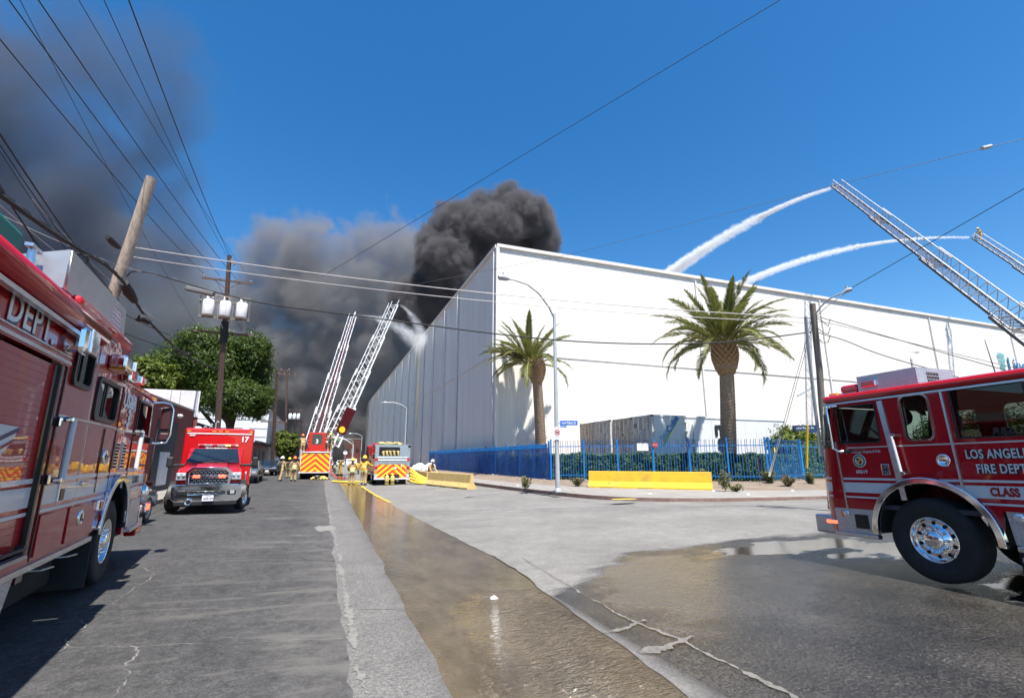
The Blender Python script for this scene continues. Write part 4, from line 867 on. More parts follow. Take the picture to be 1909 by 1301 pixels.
# --- flank of the crew body (high) and of the cab (lower)
hi_out = [(-2.93,1.17), (-2.93,0.72), (-1.10,0.72)]+arch(wcx, wcz, 0.86, 172, 90, 12)[0:0]+[(-1.05,0.74)]+arch(wcx, wcz+0.02, 0.80, 168, 132, 6)+[(-0.64,1.20), (-0.64,3.10), (-2.93,3.10)]
wA = rrect(-2.71,2.38,-2.17,2.80,0.07); wB = rrect(-1.83,2.10,-0.90,2.54,0.09)
plate('crew_side', [hi_out, wA, wB], 0.05, M('red_paint'), res, RT(0, 0.025, 0))
cab_out = [(-0.64,1.19)]+arch(wcx, wcz+0.02, 0.80, 130, 3, 18)+[(0.72,0.52), (1.88,0.52), (1.78,1.60), (1.62,2.60), (-0.64,2.66)]
wC = rrect(0.52,2.00,1.50,2.52,0.04)
plate('cab_side', [cab_out, wC], 0.05, M('red_paint'), res, RT(0, 0.027, 0))
plate('cab_side', [[(-0.64,0.5),(1.88,0.5),(1.78,1.6),(1.62,2.6),(-0.64,2.66)], wC], 0.05, M('red_paint'), res, RT(0, 2.47, 0))
mb = MB(); mb.box((-3.3,2.47,1.9), (5.3,0.06,2.4)); mb.build('crew_side', M('red_paint'), res)
mb = MB(); mb.box((-0.655,1.25,2.40), (0.05,2.44,1.4)); mb.build('crew_front_wall', M('red_paint'), res)
mb = MB(); mb.box((0.55,1.25,2.68), (2.45,2.56,0.09)); mb.build('cab_roof', M('red_paint'), res, bevel=0.035)
mb = MB(); mb.box((-1.79,1.25,3.145), (2.36,2.56,0.13)); mb.build('crew_roof', M('red_paint'), res, bevel=0.05)
mb = MB(); mb.box((-4.6,1.25,2.99), (3.3,2.6,0.14)); mb.build('body_roof', M('red_paint'), res, bevel=0.05)
# front of the cab
mb = MB(); prof = [(1.90,0.5),(1.86,1.1),(1.80,1.62),(1.64,2.6)]
vs = []
for x, z in prof:
    for y, dx in ((0.0,0.0),(0.10,0.10),(0.3,0.17),(2.2,0.17),(2.4,0.10),(2.5,0.0)): vs.append((x+dx, y, z))
mb.add(vs, [(i*6+k, i*6+k+1, (i+1)*6+k+1, (i+1)*6+k) for i in range(2) for k in range(5)], True); mb.build('cab_front', M('red_paint'), res)
mb = MB(); mb.add(vs, [(2*6+k, 2*6+k+1, 3*6+k+1, 3*6+k) for k in range(5)], True); mb.build('windscreen', M('dark_glass'), res)
mb = MB(); mb.box((0.6,1.25,1.0), (2.4,2.3,0.08)); mb.box((0.6,1.25,1.5), (0.9,0.8,0.9)); mb.build('cab_floor', M('cab_grey'), res)
for y in (0.55, 1.95):
    mb = MB(); mb.box((0.6,y,1.5), (0.5,0.5,0.14)); mb.box((0.32,y,1.9), (0.12,0.48,0.75)); mb.build('seat', M('seat_black'), res, bevel=0.04)
# interior of the crew cell, dark
mb = MB(); mb.box((-1.8,0.5,1.9), (2.2,0.04,2.3)); mb.build('crew_inner_wall', M('cab_grey'), res)
for lp in (wA, wB):
    plate('window_frame', [grow(lp, 0.03), grow(lp, -0.012)], 0.03, M('black_trim'), res, RT(0, -0.008, 0), bevel=0.004)
    plate('window_glass', [lp], 0.008, M('dark_glass'), res, RT(0, 0.012, 0))
    cx = sum(p[0] for p in lp)/len(lp); z0 = min(p[1] for p in lp); z1 = max(p[1] for p in lp)
    mb = MB(); mb.box((cx-0.02,0.004,(z0+z1)/2), (0.05,0.012,z1-z0-0.04)); mb.box((cx-0.12,0.006,(z0+z1)/2), (0.02,0.01,z1-z0-0.04)); mb.build('window_slider', M('black_trim'), res)
plate('window_frame', [grow(wC, 0.02), grow(wC, -0.01)], 0.02, M('black_trim'), res, RT(0, -0.004, 0))
# --- rear body with its roller shutter
mb = MB(); mb.box((-3.02,0.03,1.85), (0.14,0.06,2.5)); mb.build('body_post', M('maroon_paint'), res)
plate('body_side', [[(-6.2,2.49),(-2.95,2.49),(-2.95,2.93),(-6.2,2.93)]], 0.05, M('red_paint'), res, RT(0, 0.0, 0))
sh = MB(); z = 0.86; k = 0
slat = MB(); slat.prism([(0.0,0.0),(-0.0015,0.002),(-0.0015,0.055),(0.0,0.057)], -6.2, -3.12, 'YZ'); slat_me = slat.mesh('shutter_slat', M('red_paint'))
slat2 = slat.mesh('shutter_slat', M('white_stripe')); 
while z < 2.46:
    share('shutter_slat', slat_me, res, (0, 0.022, z)); z += 0.0575
mb = MB(); mb.bar((-3.10,-0.01,0.84), (-3.10,-0.01,2.48), 0.03, 0.04); mb.build('shutter_track', M('black_trim'), res)
mb = MB(); mb.box((-4.6,0.0,0.815), (3.1,0.06,0.03)); mb.build('shutter_bar', M('steel_dull'), res); mb = MB(); mb.tube([(-3.2,-0.05,0.90),(-4.6,-0.05,0.90)], 0.016, 8); mb.bar((-3.24,0.0,0.90),(-3.24,-0.06,0.90),0.05,0.06); mb.build('shutter_handle', M('black_plastic'), res)
plate('lower_body', [[(-6.2,0.72),(-2.93,0.72),(-2.93,0.80),(-6.2,0.80)]], 0.05, M('red_paint'), res, RT(0, 0.02, 0))
# silver rails
for z, t in ((2.52,0.03), (2.575,0.012)):
    mb = MB(); mb.box((-4.57,-0.03,z), (3.28,0.014,t)); mb.build('body_rail', M('brushed_alloy'), res)
mb = MB(); mb.box((-1.80,-0.006,2.035), (2.2,0.016,0.022)); mb.build('belt_rail', M('brushed_alloy'), res)
mb = MB(); mb.bar((-1.96,-0.004,2.99), (-1.90,-0.004,0.85), 0.008, 0.012, (1,0,0)); mb.build('door_gap', M('brushed_alloy'), res)
mb = MB(); mb.bar((-2.90,-0.004,3.0), (-2.90,-0.004,0.75), 0.01, 0.03, (1,0,0)); mb.build('door_gap', M('black_trim'), res)
mb = MB(); mb.bar((-1.20,-0.004,2.0), (-1.20,-0.004,1.24), 0.02, 0.03, (1,0,0)); mb.build('door_gap', M('maroon_paint'), res)
mb = MB(); mb.box((-1.95,-0.004,3.03), (1.0,0.01,0.014)); mb.build('door_edge', M('brushed_alloy'), res)
mb = MB(); mb.bar((-0.63,-0.004,2.6), (-0.63,-0.004,1.25), 0.012, 0.016, (1,0,0)); mb.build('door_gap', M('black_trim'), res)
mb = MB(); mb.bar((0.38,-0.004,2.6), (0.42,-0.004,1.35), 0.012, 0.014, (1,0,0)); mb.build('door_gap', M('black_trim'), res)
mb = MB(); mb.box((0.45,0.0,2.02), (2.2,0.016,0.02)); mb.build('belt_rail', M('brushed_alloy'), res)
mb = MB(); mb.box((-4.6,0.0,0.70), (3.4,0.06,0.055)); mb.box((-2.0,-0.002,0.70), (1.86,0.066,0.055)); mb.build('sill_rail', M('brushed_alloy'), res, bevel=0.008)
# awning roll along the roof edge
mb = MB(); mb.lathe([(0.001,-6.2),(0.10,-6.2),(0.10,-2.46),(0.08,-2.44),(0.001,-2.44)], 18, 'X', (0,-0.10,2.90)); mb.build('awning_roll', M('red_paint'), res)
mb = MB(); mb.box((-4.3,-0.10,2.775), (3.6,0.05,0.035)); mb.build('awning_rail', M('brushed_alloy'), res)
# stripes: thin, wide, thin
for z0, z1 in ((1.425,1.465), (1.225,1.395), (1.155,1.185)):
    x1 = wcx-math.sqrt(max(0.01, 0.83**2-(max(z0,z1)-wcz)**2)) if z0 < 1.40 else 1.74
    plate('side_stripe', [[(-6.2,z0),(-3.13,z0),(-3.13,z1),(-6.2,z1)]], 0.005, M('white_stripe'), res, RT(0, 0.012, 0))
    plate('side_stripe', [[(-2.90,z0),(x1,z0),(x1,z1),(-2.90,z1)]], 0.005, M('white_stripe'), res, RT(0, -0.004, 0))
    if z0 < 1.40:
        x2 = wcx+math.sqrt(max(0.01, 0.83**2-(max(z0,z1)-wcz)**2)); plate('side_stripe', [[(x2,z0),(1.80,z0),(1.80,z1),(x2,z1)]], 0.005, M('white_stripe'), res, RT(0, -0.002, 0))
plate('side_emblem', [[(-6.2,1.55),(-4.02,1.55),(-3.70,1.78),(-3.66,1.88),(-6.2,1.93)]], 0.005, M('white_stripe'), res, RT(0, 0.010, 0))
mb = MB(); mb.bar((-3.66,0.004,1.86), (-4.6,0.004,1.60), 0.006, 0.03, (1,0,0)); mb.build('emblem_line', M('letter_navy'), res)
mb = MB(); mb.bar((-3.72,0.004,1.77), (-4.4,0.004,1.56), 0.006, 0.02, (1,0,0)); mb.build('emblem_line', M('letter_red'), res)
# lettering
side_text('DEPT.', 0.32, M('letter_navy'), res, -3.445, 2.688, -0.028, -1, align='RIGHT', bold=0.012, name='shadow_lettering', sx=1.05, space=1.1)
side_text('DEPT.', 0.32, M('letter_white'), res, -3.46, 2.70, -0.034, -1, align='RIGHT', bold=0.004, name='name_lettering', sx=1.05, space=1.1)
side_text('US&R', 0.28, M('letter_white'), res, -0.14, 2.43, -0.008, -1, bold=0.010, name='unit_lettering', sx=1.15)
side_text('3', 0.36, M('letter_white'), res, -0.09, 2.19, -0.008, -1, bold=0.010, name='unit_lettering')
side_text('CLASS 1', 0.15, M('letter_black'), res, 1.12, 1.31, -0.006, -1, bold=0.004, name='class_lettering', sx=0.9)
# lower lockers
for x0, x1 in ((-2.86,-2.16), (-2.05,-1.08)):
    plate('locker_door', [[(x0,0.78),(x1,0.78),(x1,1.13),(x0,1.13)]], 0.02, M('red_paint'), res, RT(0, -0.008, 0), bevel=0.004)
def medal(x, z, r):
    mb = MB(); mb.lathe([(r,0),(r,-0.012),(r*0.8,-0.02),(r*0.62,-0.008),(0.001,-0.01)], 22, 'Y', (x,-0.02,z)); mb.build('badge', M('chrome'), res)
    mb = MB(); mb.lathe([(r*0.5,-0.022),(r*0.4,-0.028),(0.001,-0.028)], 8, 'Y', (x,-0.01,z)); mb.build('badge_centre', M('black_trim'), res)
medal(-1.66, 1.00, 0.085); medal(-1.08, 1.66, 0.095)
mb = MB(); mb.box((-2.43,-0.012,1.315), (0.16,0.024,0.19)); mb.build('door_latch', M('brushed_alloy'), res, bevel=0.008); mb = MB(); mb.box((-2.43,-0.026,1.29), (0.12,0.006,0.11)); mb.build('latch_slot', M('black_trim'), res)
mb = MB(); mb.box((-1.72,-0.02,1.37), (0.22,0.04,0.035)); mb.build('door_handle', M('chrome'), res, bevel=0.012)
mb = MB(); mb.box((-1.02,-0.03,1.08), (0.20,0.06,0.13)); mb.build('side_marker', M('chrome'), res, bevel=0.02); mb = MB(); mb.box((-1.0,-0.062,1.08), (0.14,0.012,0.085)); mb.build('marker_lens', M('lens_red'), res, bevel=0.004)
for x in (-0.47, -0.04):
    plate('grille', [rrect(x-0.10,1.50,x+0.10,1.86,0.02)], 0.012, M('brushed_alloy'), res, RT(0, -0.005, 0))
    mb = MB()
    for i in range(4):
        for j in range(8): mb.box((x-0.066+0.044*i+(0.022 if j % 2 else 0)*0.6, -0.014, 1.53+0.042*j), (0.028,0.006,0.026))
    mb.build('grille_holes', M('underbody'), res, kind='stuff')
# grab rails
for (x, z0, z1, dx) in ((-2.80,1.44,2.0,-0.02), (0.50,1.48,2.05,-0.05)):
    mb = MB(); mb.tube([(x,-0.10,z1),(x+dx,-0.10,z0)], 0.03, 12); mb.build('grab_rail', M('white_stripe'), res)
    for zz in (z1, z0):
        mb = MB(); mb.box((x+(dx if zz == z0 else 0)-0.02,-0.06,zz), (0.10,0.12,0.05)); mb.build('rail_bracket', M('chrome'), res, bevel=0.012)
for z in (1.97, 1.45):
    mb = MB(); mb.box((-2.96,-0.03,z), (0.05,0.06,0.09)); mb.build('door_hinge', M('chrome'), res, bevel=0.012)
# scene lights
mb = MB(); mb.box((-3.14,-0.10,2.72), (0.26,0.20,0.26)); mb.build('scene_light', M('chrome'), res, bevel=0.05)
mb = MB(); mb.box((-3.04,-0.19,2.72), (0.24,0.06,0.24)); mb.build('scene_lens', M('lens_clear'), res, bevel=0.02)
mb = MB(); mb.box((-1.36,-0.09,2.80), (0.46,0.18,0.16)); mb.build('flood_light', M('chrome'), res, bevel=0.03); mb = MB(); mb.box((-1.14,-0.12,2.80), (0.05,0.16,0.13)); mb.build('flood_lens', M('lens_clear'), res, bevel=0.01)
mb = MB(); mb.box((-1.36,-0.09,2.705), (0.40,0.16,0.025)); mb.build('flood_lens', M('lens_amber'), res)
mb = MB(); mb.box((-0.80,-0.06,2.74), (0.24,0.12,0.20)); mb.build('warning_lamp', M('chrome'), res, bevel=0.03); mb = MB(); mb.box((-0.78,-0.125,2.75), (0.20,0.03,0.16)); mb.build('warning_lens', M('lens_red'), res, bevel=0.012)
# wheel, arch trim, mud flap, steps
plate('fender_trim', [arch(wcx, wcz+0.02, 0.80, 172, 2, 24)+arch(wcx, wcz+0.02, 0.72, 2, 172, 24)], 0.07, M('chrome'), res, RT(0, -0.02, 0), bevel=0.012)
mb = MB(); ap = arch(wcx, wcz+0.02, 0.77, 185, -5, 20); n_ = len(ap); vs = [(x, 0.04, z) for x, z in ap]+[(x, 0.8, z) for x, z in ap]; mb.add(vs, [(k, k+1, n_+k+1, n_+k) for k in range(n_-1)], True); mb.build('wheel_well', M('underbody'), res, fix=False)
wheel(res, (wcx, 0.17, 0.54), 0.535, 0.32, 0.285, -1, hero=True); wheel(res, (wcx, 2.3, 0.575), 0.57, 0.34, 0.315, 1)
wheel(res, (-4.9, 0.30, 0.57), 0.55, 0.55, 0.31, -1, hero=True); wheel(res, (-4.9, 2.2, 0.57), 0.55, 0.55, 0.31, 1)
mb = MB(); mb.box((-1.02,0.22,0.42), (0.02,0.5,0.56)); mb.build('mud_flap', M('mudflap'), res)
mb = MB(); mb.box((-2.2,0.5,0.45), (2.0,0.5,0.42)); mb.build('underbody_tank', M('underbody'), res, bevel=0.05)
mb = MB(); mb.box((-2.0,1.25,0.62), (7.4,0.9,0.3)); mb.build('chassis', M('underbody'), res)
for x in (-2.72, -2.0): 
    mb = MB(); mb.bar((x,-0.01,0.64),(x+0.3,-0.02,0.62),0.10,0.012); mb.build('folding_step', M('brushed_alloy'), res)
plate('tread_panel', [[(-6.2,0.42),(-3.25,0.42),(-3.12,0.69),(-6.2,0.69)]], 0.03, M('diamond_plate'), res, RT(0, 0.02, 0))
plate('tread_panel', [[(0.98,0.56),(1.70,0.56),(1.70,1.0),(0.98,1.0)]], 0.02, M('diamond_plate'), res, RT(0, -0.006, 0))
mb = MB(); mb.box((1.36,-0.02,0.55), (0.92,0.12,0.05)); mb.build('cab_step', M('brushed_alloy'), res, bevel=0.008); mb = MB(); mb.box((1.6,0.0,0.46), (0.5,0.16,0.09)); mb.build('under_step', M('red_paint'), res, bevel=0.02)
mb = MB(); mb.box((2.12,1.25,0.68), (0.44,2.5,0.36)); mb.build('front_bumper', M('chrome'), res, bevel=0.04)
mb = MB(); mb.ball((2.12,0.10,1.06), 0.17, 16, (1.1,1,1)); mb.build('headlight', M('chrome'), res); mb = MB(); mb.box((2.15,-0.02,0.80), (0.26,0.10,0.16)); mb.build('corner_lamp', M('chrome'), res, bevel=0.02); mb = MB(); mb.box((2.20,-0.07,0.80), (0.16,0.03,0.09)); mb.build('corner_lens', M('lit_red'), res)
mb = MB(); mb.box((1.84,-0.01,1.30), (0.06,0.05,0.18)); mb.build('side_marker', M('lens_amber'), res, bevel=0.01)
mat('mirror_back', (0.05,0.012,0.015), 0.5)
# mirrors on the long arm
mb = MB(); mb.tube([(1.60,0.0,2.60),(1.64,-0.14,2.62),(1.68,-0.26,2.59),(1.69,-0.30,2.50),(1.70,-0.30,2.05),(1.69,-0.26,1.92),(1.65,-0.12,1.90),(1.60,0.0,1.92)], 0.018, 8); mb.build('mirror_arm', M('chrome'), res)
mb = MB(); mb.box((1.74,-0.20,2.34), (0.07,0.15,0.42)); mb.build('mirror_head', M('mirror_back'), res, bevel=0.03); mb = MB(); mb.box((1.74,-0.21,2.02), (0.09,0.15,0.15)); mb.build('mirror_head', M('mirror_back'), res, bevel=0.03)
mb = MB(); mb.box((1.57,-0.03,1.95), (0.14,0.08,0.10)); mb.build('mirror_base', M('black_plastic'), res, bevel=0.015)
# roof load: wind deflector of perforated sheet, cabinets, mast, green tarpaulin
plate('windbreak_panel', [[(-3.22,3.20),(-0.95,3.20),(-0.80,3.24),(-1.00,3.60),(-3.22,3.43)]], 0.02, M('perforated_alloy'), res, RT(0, 0.10, 0)) if False else None
dmat_ = MATS['perforated_alloy']
plate('windbreak_panel', [[(-3.18,3.18),(-0.90,3.18),(-1.02,3.58),(-3.22,3.56)], [(-1.62,3.22),(-1.10,3.22),(-1.16,3.5),(-1.60,3.5)]], 0.02, M('diamond_plate'), res, RT(0, 0.05, 0))
gr = MB()
for i in range(8): gr.bar((-1.60+0.068*i,0.05,3.2), (-1.60+0.066*i,0.05,3.52), 0.016)
for i in range(6): gr.bar((-1.63,0.05,3.24+0.05*i), (-1.09,0.05,3.24+0.05*i), 0.016)
gr.build('windbreak_grille', M('brushed_alloy'), res, kind='stuff')
mb = MB(); mb.prism([(0.05,3.18),(0.05,3.56),(1.2,3.18)], -3.24, -3.20, 'YZ'); mb.build('windbreak_end', M('steel_dull'), res)
mb = MB(); mb.box((0.15,0.62,2.865), (1.35,1.0,0.26)); mb.build('air_conditioner', M('diamond_plate'), res, bevel=0.01)
mb = MB(); mb.box((0.74,0.09,2.87), (0.20,0.10,0.13)); mb.build('warning_lamp', M('chrome'), res, bevel=0.02); mb = MB(); mb.box((0.77,0.035,2.87), (0.17,0.03,0.10)); mb.build('warning_lens', M('lens_red'), res, bevel=0.01)
mb = MB(); mb.cyl((1.3,0.5,2.72), (1.3,0.5,2.80), 0.06, 0.04); mb.build('siren_speaker', M('white_stripe'), res)
mb = MB(); mb.cyl((-3.42,0.25,3.02), (-3.42,0.25,3.36), 0.045, 0.045, 14); mb.cyl((-3.42,0.25,3.36), (-3.42,0.25,3.46), 0.032, 0.032, 12); mb.box((-3.40,0.25,3.465), (0.22,0.06,0.03)); mb.build('light_mast', M('brushed_alloy'), res)
mb = MB(); mb.box((-3.6,0.45,3.16), (0.9,0.07,0.05)); mb.build('roof_rack', M('black_plastic'), res)
mb = MB(); mb.box((-5.05,0.70,3.20), (2.3,1.1,0.42)); mb.build('tarpaulin_box', M('green_tarp'), res, bevel=0.03)
mb = MB(); mb.box((-5.0,0.06,3.09), (2.4,0.03,0.07)); mb.build('roof_rail', M('diamond_plate'), res)
# ------------------------------------------------------------------ ambulance facing the viewer: local x forward, y to its left
amb = thing('ambulance', 'red box ambulance numbered 17 with chrome grille, facing down the street', 'ambulance', (-3.30, 18.5, 0.14), R(-84)); amb.scale = (1, 0.93, 1)
RP = M('bright_red_paint')
def slab(name, prof, y0, y1, m, bevel=0.02, par=None):
    mb = MB(); mb.prism(prof, y0, y1, 'XZ'); return mb.build(name, m, par or amb, bevel=bevel)
# box body
mb = MB(); mb.box((-4.1,0,1.68), (3.9,2.36,2.06)); mb.build('box_body', RP, amb, bevel=0.06)
mb = MB(); mb.box((-2.142,0,2.52), (0.02,2.20,0.045)); mb.build('box_stripe', M('white_stripe'), amb)
for y in (-1.05, -0.22, 0.0, 0.22, 1.05):
    mb = MB(); mb.box((-2.14,y,2.60), (0.03,0.13,0.045)); mb.build('clearance_lamp', M('lens_amber'), amb)
for y in (-0.82, 0.84):
    mb = MB(); mb.ball((-2.6,y,2.73), 0.14, 12, (1,1,0.45)); mb.build('roof_vent', M('white_paint'), amb)
def front_text(s, size, m, x, y, z, **kw): return lettering(s, size, m, amb, L4((x, y, z), R(90)), **kw)
front_text('17', 0.27, M('letter_white'), -2.128, 0.86, 2.32, bold=0.008, name='number_lettering'); front_text('60207', 0.075, M('letter_white'), -2.128, -0.92, 2.45, bold=0.003, name='number_lettering')
for y in (-1.185, 1.185): 
    mb = MB(); mb.box((-4.1,y,1.15), (3.8,0.015,0.28)); mb.build('side_stripe', M('white_stripe'), amb)
# light bar across
mb = MB(); mb.box((-2.02,0,2.10), (0.22,1.34,0.07)); mb.build('light_bar', M('lens_clear'), amb, bevel=0.015)
for i, (y, mt) in enumerate(((-0.55,'lens_red'),(-0.35,'lens_clear'),(-0.12,'lens_red'),(0.12,'lens_clear'),(0.32,'lit_amber'),(0.5,'lens_red'))):
    mb = MB(); mb.box((-1.90,y,2.10), (0.03,0.16,0.05)); mb.build('bar_lens', M(mt), amb)
for y in (-0.42, 0.42): 
    mb = MB(); mb.bar((-2.0,y,2.08),(-1.9,y,1.98),0.04); mb.build('bar_bracket', M('black_plastic'), amb)
# cab
slab('cab', [(-2.15,0.62),(-1.75,1.98),(-1.35,2.0),(-0.72,1.50),(-0.70,0.62)], -0.86, 0.86, RP, 0.07)
mb = MB(); mb.add([(-1.31,-0.70,1.955),(-1.31,0.70,1.955),(-0.70,0.82,1.49),(-0.70,-0.82,1.49)], [(0,1,2,3)]); wn2 = [Vector(v)+Vector((0.018,0,0.022)) for v in mb.v]; mb = MB(); mb.add(wn2+[v-Vector((0.01,0,0.012)) for v in wn2], [(0,1,2,3),(7,6,5,4),(0,4,5,1),(1,5,6,2),(2,6,7,3),(3,7,4,0)]); mb.build('windscreen', M('opaque_glass'), amb)
for y in (-0.25, 0.25):
    mb = MB(); mb.bar((-0.68,y-0.2,1.53),(-0.80,y+0.35,1.62),0.02,0.012); mb.build('wiper', M('black_plastic'), amb)
front_text('Fire Los Angeles Rescue', 0.07, M('letter_white'), -1.30, 0.0, 1.995, bold=0.002, name='brow_lettering')
# bonnet, raised in the middle
mb = MB(); secs = []
for x, zc, zs, hw in ((-0.72,1.50,1.42,0.90),(-0.30,1.46,1.38,0.90),(0.10,1.40,1.32,0.88),(0.28,1.33,1.26,0.86)):
    secs.append([(x,-hw,0.9),(x,-hw,zs-0.06),(x,-hw+0.05,zs),(x,-0.52,zs+0.01),(x,-0.44,zc),(x,0.44,zc),(x,0.52,zs+0.01),(x,hw-0.05,zs),(x,hw,zs-0.06),(x,hw,0.9)])
vs = [p for s_ in secs for p in s_]; n_ = 10; fs = [(i*n_+k, i*n_+k+1, (i+1)*n_+k+1, (i+1)*n_+k) for i in range(3) for k in range(n_-1)]+[tuple(range(3*n_, 4*n_))]
mb.add(vs, fs, False); mb.build('bonnet', RP, amb, bevel=0.02)
# grille
plate('grille_surround', [[(-0.62,0.80),(0.62,0.80),(0.66,1.22),(0.50,1.36),(-0.50,1.36),(-0.66,1.22)], [(-0.56,0.86),(0.56,0.86),(0.58,1.20),(0.46,1.30),(-0.46,1.30),(-0.58,1.20)]], 0.08, M('chrome'), amb, L4((0.34,0,0), R(90)), bevel=0.012)
mb = MB(); mb.box((0.31,0,1.08), (0.03,1.14,0.46)); mb.build('grille_back', M('grille_black'), amb)
bars = MB(); bars.box((0,0,0), (0.05,0.075,0.022)); barm = bars.mesh('grille_bar', M('brushed_alloy'))
for r, z in enumerate((0.90,0.965,1.03,1.145,1.21,1.265)):
    for c in range(9):
        y = -0.46+0.115*c+(0.0575 if r % 2 else 0); 
        if abs(y) < 0.54: share('grille_bar', barm, amb, (0.335, y, z))
mb = MB(); mb.box((0.36,0,1.088), (0.05,1.12,0.055)); mb.build('grille_cross', M('chrome'), amb, bevel=0.01)
front_text('RAM', 0.10, M('chrome'), 0.40, 0.02, 1.088, bold=0.004, name='grille_lettering', sx=2.2)
for y in (-0.36, 0.38):
    mb = MB(); mb.box((0.39,y,1.09), (0.04,0.20,0.085)); mb.build('grille_light', M('lit_red'), amb, bevel=0.015)
# headlights, bumper
for s_ in (-1, 1):
    mb = MB(); mb.box((0.24,s_*0.80,1.09), (0.16,0.30,0.24)); mb.build('headlight', M('lens_clear'), amb, bevel=0.03)
    for k in (-0.07, 0.07):
        mb = MB(); mb.lathe([(0.055,0),(0.05,0.02),(0.02,0.035),(0.001,0.036)], 12, 'X', (0.32,s_*0.80+k,1.12)); mb.build('headlight_lens', M('lens_clear'), amb)
    mb = MB(); mb.prism([(-0.80,0.62),(0.20,0.62),(0.24,1.0),(0.10,1.30),(-0.75,1.36)], s_*0.86, s_*0.94, 'XZ'); mb.build('fender', RP, amb, bevel=0.03)
    mb = MB(); mb.box((0.37,s_*0.72,0.60), (0.06,0.27,0.16)); mb.build('fog_recess', M('grille_black'), amb, bevel=0.03)
    if s_ > 0: mb = MB(); mb.box((0.405,0.74,0.60), (0.03,0.13,0.10)); mb.build('fog_light', M('lens_clear'), amb, bevel=0.01)
    mb = MB(); ap = arch(-0.36, 0.44, 0.52, 180, 0, 14); vs = [(x, s_*0.86, z) for x, z in ap]+[(x, s_*1.14, z-0.02) for x, z in ap]; n_ = len(ap); mb.add(vs, [(k, k+1, n_+k+1, n_+k) for k in range(n_-1)], True); mb.add([(x, s_*1.14, z-0.02) for x, z in ap]+[(x, s_*1.14, z-0.10) for x, z in ap], [(k, k+1, n_+k+1, n_+k) for k in range(n_-1)], True); mb.build('fender_flare', M('black_plastic'), amb, fix=False)
    # towing mirrors
    mb = MB(); mb.bar((-0.78,s_*0.86,1.42),(-0.80,s_*1.22,1.42),0.09,0.08); mb.build('mirror_arm', M('black_plastic'), amb, bevel=0.02); mb = MB(); mb.box((-0.80,s_*1.32,1.52), (0.14,0.20,0.34)); mb.build('mirror_head', M('black_plastic'), amb, bevel=0.04)
    wheel(amb, (-0.36, s_*1.0, 0.40), 0.40, 0.26, 0.24, s_, steer=R(-16)); wheel(amb, (-4.6, s_*0.98, 0.40), 0.40, 0.4, 0.24, s_)
mb = MB(); mb.lathe([(0.16,0.0),(0.15,-0.06),(0.10,-0.10),(0.08,-0.16),(0.001,-0.17)] if False else [(0.17,0.0),(0.15,-0.05),(0.10,-0.09),(0.08,-0.13),(0.001,-0.14)], 16, 'Y', (-0.36,-1.15,0.40)); mb.build('hub_extension', M('chrome'), amb)
plate('bumper', [[(-1.0,0.46),(-0.90,0.36),(0.90,0.36),(1.0,0.46),(1.0,0.76),(0.88,0.84),(-0.88,0.84),(-1.0,0.76)], [(-0.55,0.54),(0.55,0.54),(0.52,0.66),(-0.52,0.66)]], 0.12, M('chrome'), amb, L4((0.30,0,0), R(90)), bevel=0.02)
mb = MB(); mb.box((0.30,0,0.60), (0.10,1.08,0.15)); mb.build('bumper_grille', M('grille_black'), amb)
for c in range(8): share('grille_bar', barm, amb, (0.36, -0.34+0.1*c, 0.575+0.03*(c % 2)))
for y in (-0.45, 0.45): 
    mb = MB(); mb.tube([(0.40,y-0.05,0.60),(0.46,y-0.05,0.60),(0.48,y,0.60),(0.46,y+0.05,0.60),(0.40,y+0.05,0.60)], 0.016, 6); mb.build('tow_hook', M('black_plastic'), amb)
mb = MB(); mb.box((0.33,0,0.29), (0.14,1.8,0.14)); mb.build('air_dam', M('black_plastic'), amb, bevel=0.02)
mb = MB(); mb.box((0.455,0.05,0.44), (0.012,0.32,0.165)); mb.build('number_plate', M('letter_white'), amb); front_text('1629129', 0.085, M('letter_navy'), 0.463, 0.05, 0.425, bold=0.002, name='plate_lettering'); front_text('CALIFORNIA', 0.03, M('letter_red'), 0.463, 0.05, 0.495, name='plate_lettering')
mb = MB(); mb.lathe([(0.10,0.0),(0.11,0.04),(0.085,0.05),(0.05,0.02),(0.001,0.02)], 18, 'X', (0.42,-0.50,0.34)); mb.build('siren_speaker', M('chrome'), amb); mb = MB(); mb.lathe([(0.04,0.0),(0.03,0.01),(0.001,0.012)], 12, 'X', (0.455,-0.50,0.34)); mb.build('speaker_throat', M('underbody'), amb)
mb = MB(); mb.box((-2.4,0,0.5), (5.2,1.5,0.3)); mb.build('chassis', M('underbody'), amb)
mb = MB(); mb.tube([(-1.0,1.02,0.62),(-1.0,1.06,1.2)], 0.03, 8) ; mb.build('body_post', M('white_paint'), amb)
# ------------------------------------------------------------------ pumper down the street, seen from behind: local x forward (away), y to its left
e2 = thing('fire_engine', 'fire engine with open hose bed and red and yellow chevrons beside the yellow barrier', 'fire engine', (4.62, 35.5, 0.04), R(90))
mb = MB(); mb.box((3.2,0,1.22), (6.2,2.36,1.24)); mb.box((3.2,1.12,2.2), (6.2,0.12,0.72)); mb.box((3.2,-1.12,2.2), (6.2,0.12,0.72)); mb.box((4.6,0,2.1), (3.2,2.1,0.6)); mb.build('body', M('red_paint'), e2, bevel=0.04)
mb = MB(); mb.box((7.0,0,1.75), (1.9,2.4,2.1)); mb.build('cab', M('red_paint'), e2, bevel=0.08)
plate('rear_wall', [[(-1.2,0.42),(1.2,0.42),(1.2,2.72),(-1.2,2.72)], [(-0.95,1.95),(0.48,1.95),(0.48,2.55),(-0.95,2.55)]], 0.06, M('brushed_alloy'), e2, L4((0.06,0,0), R(-90)))
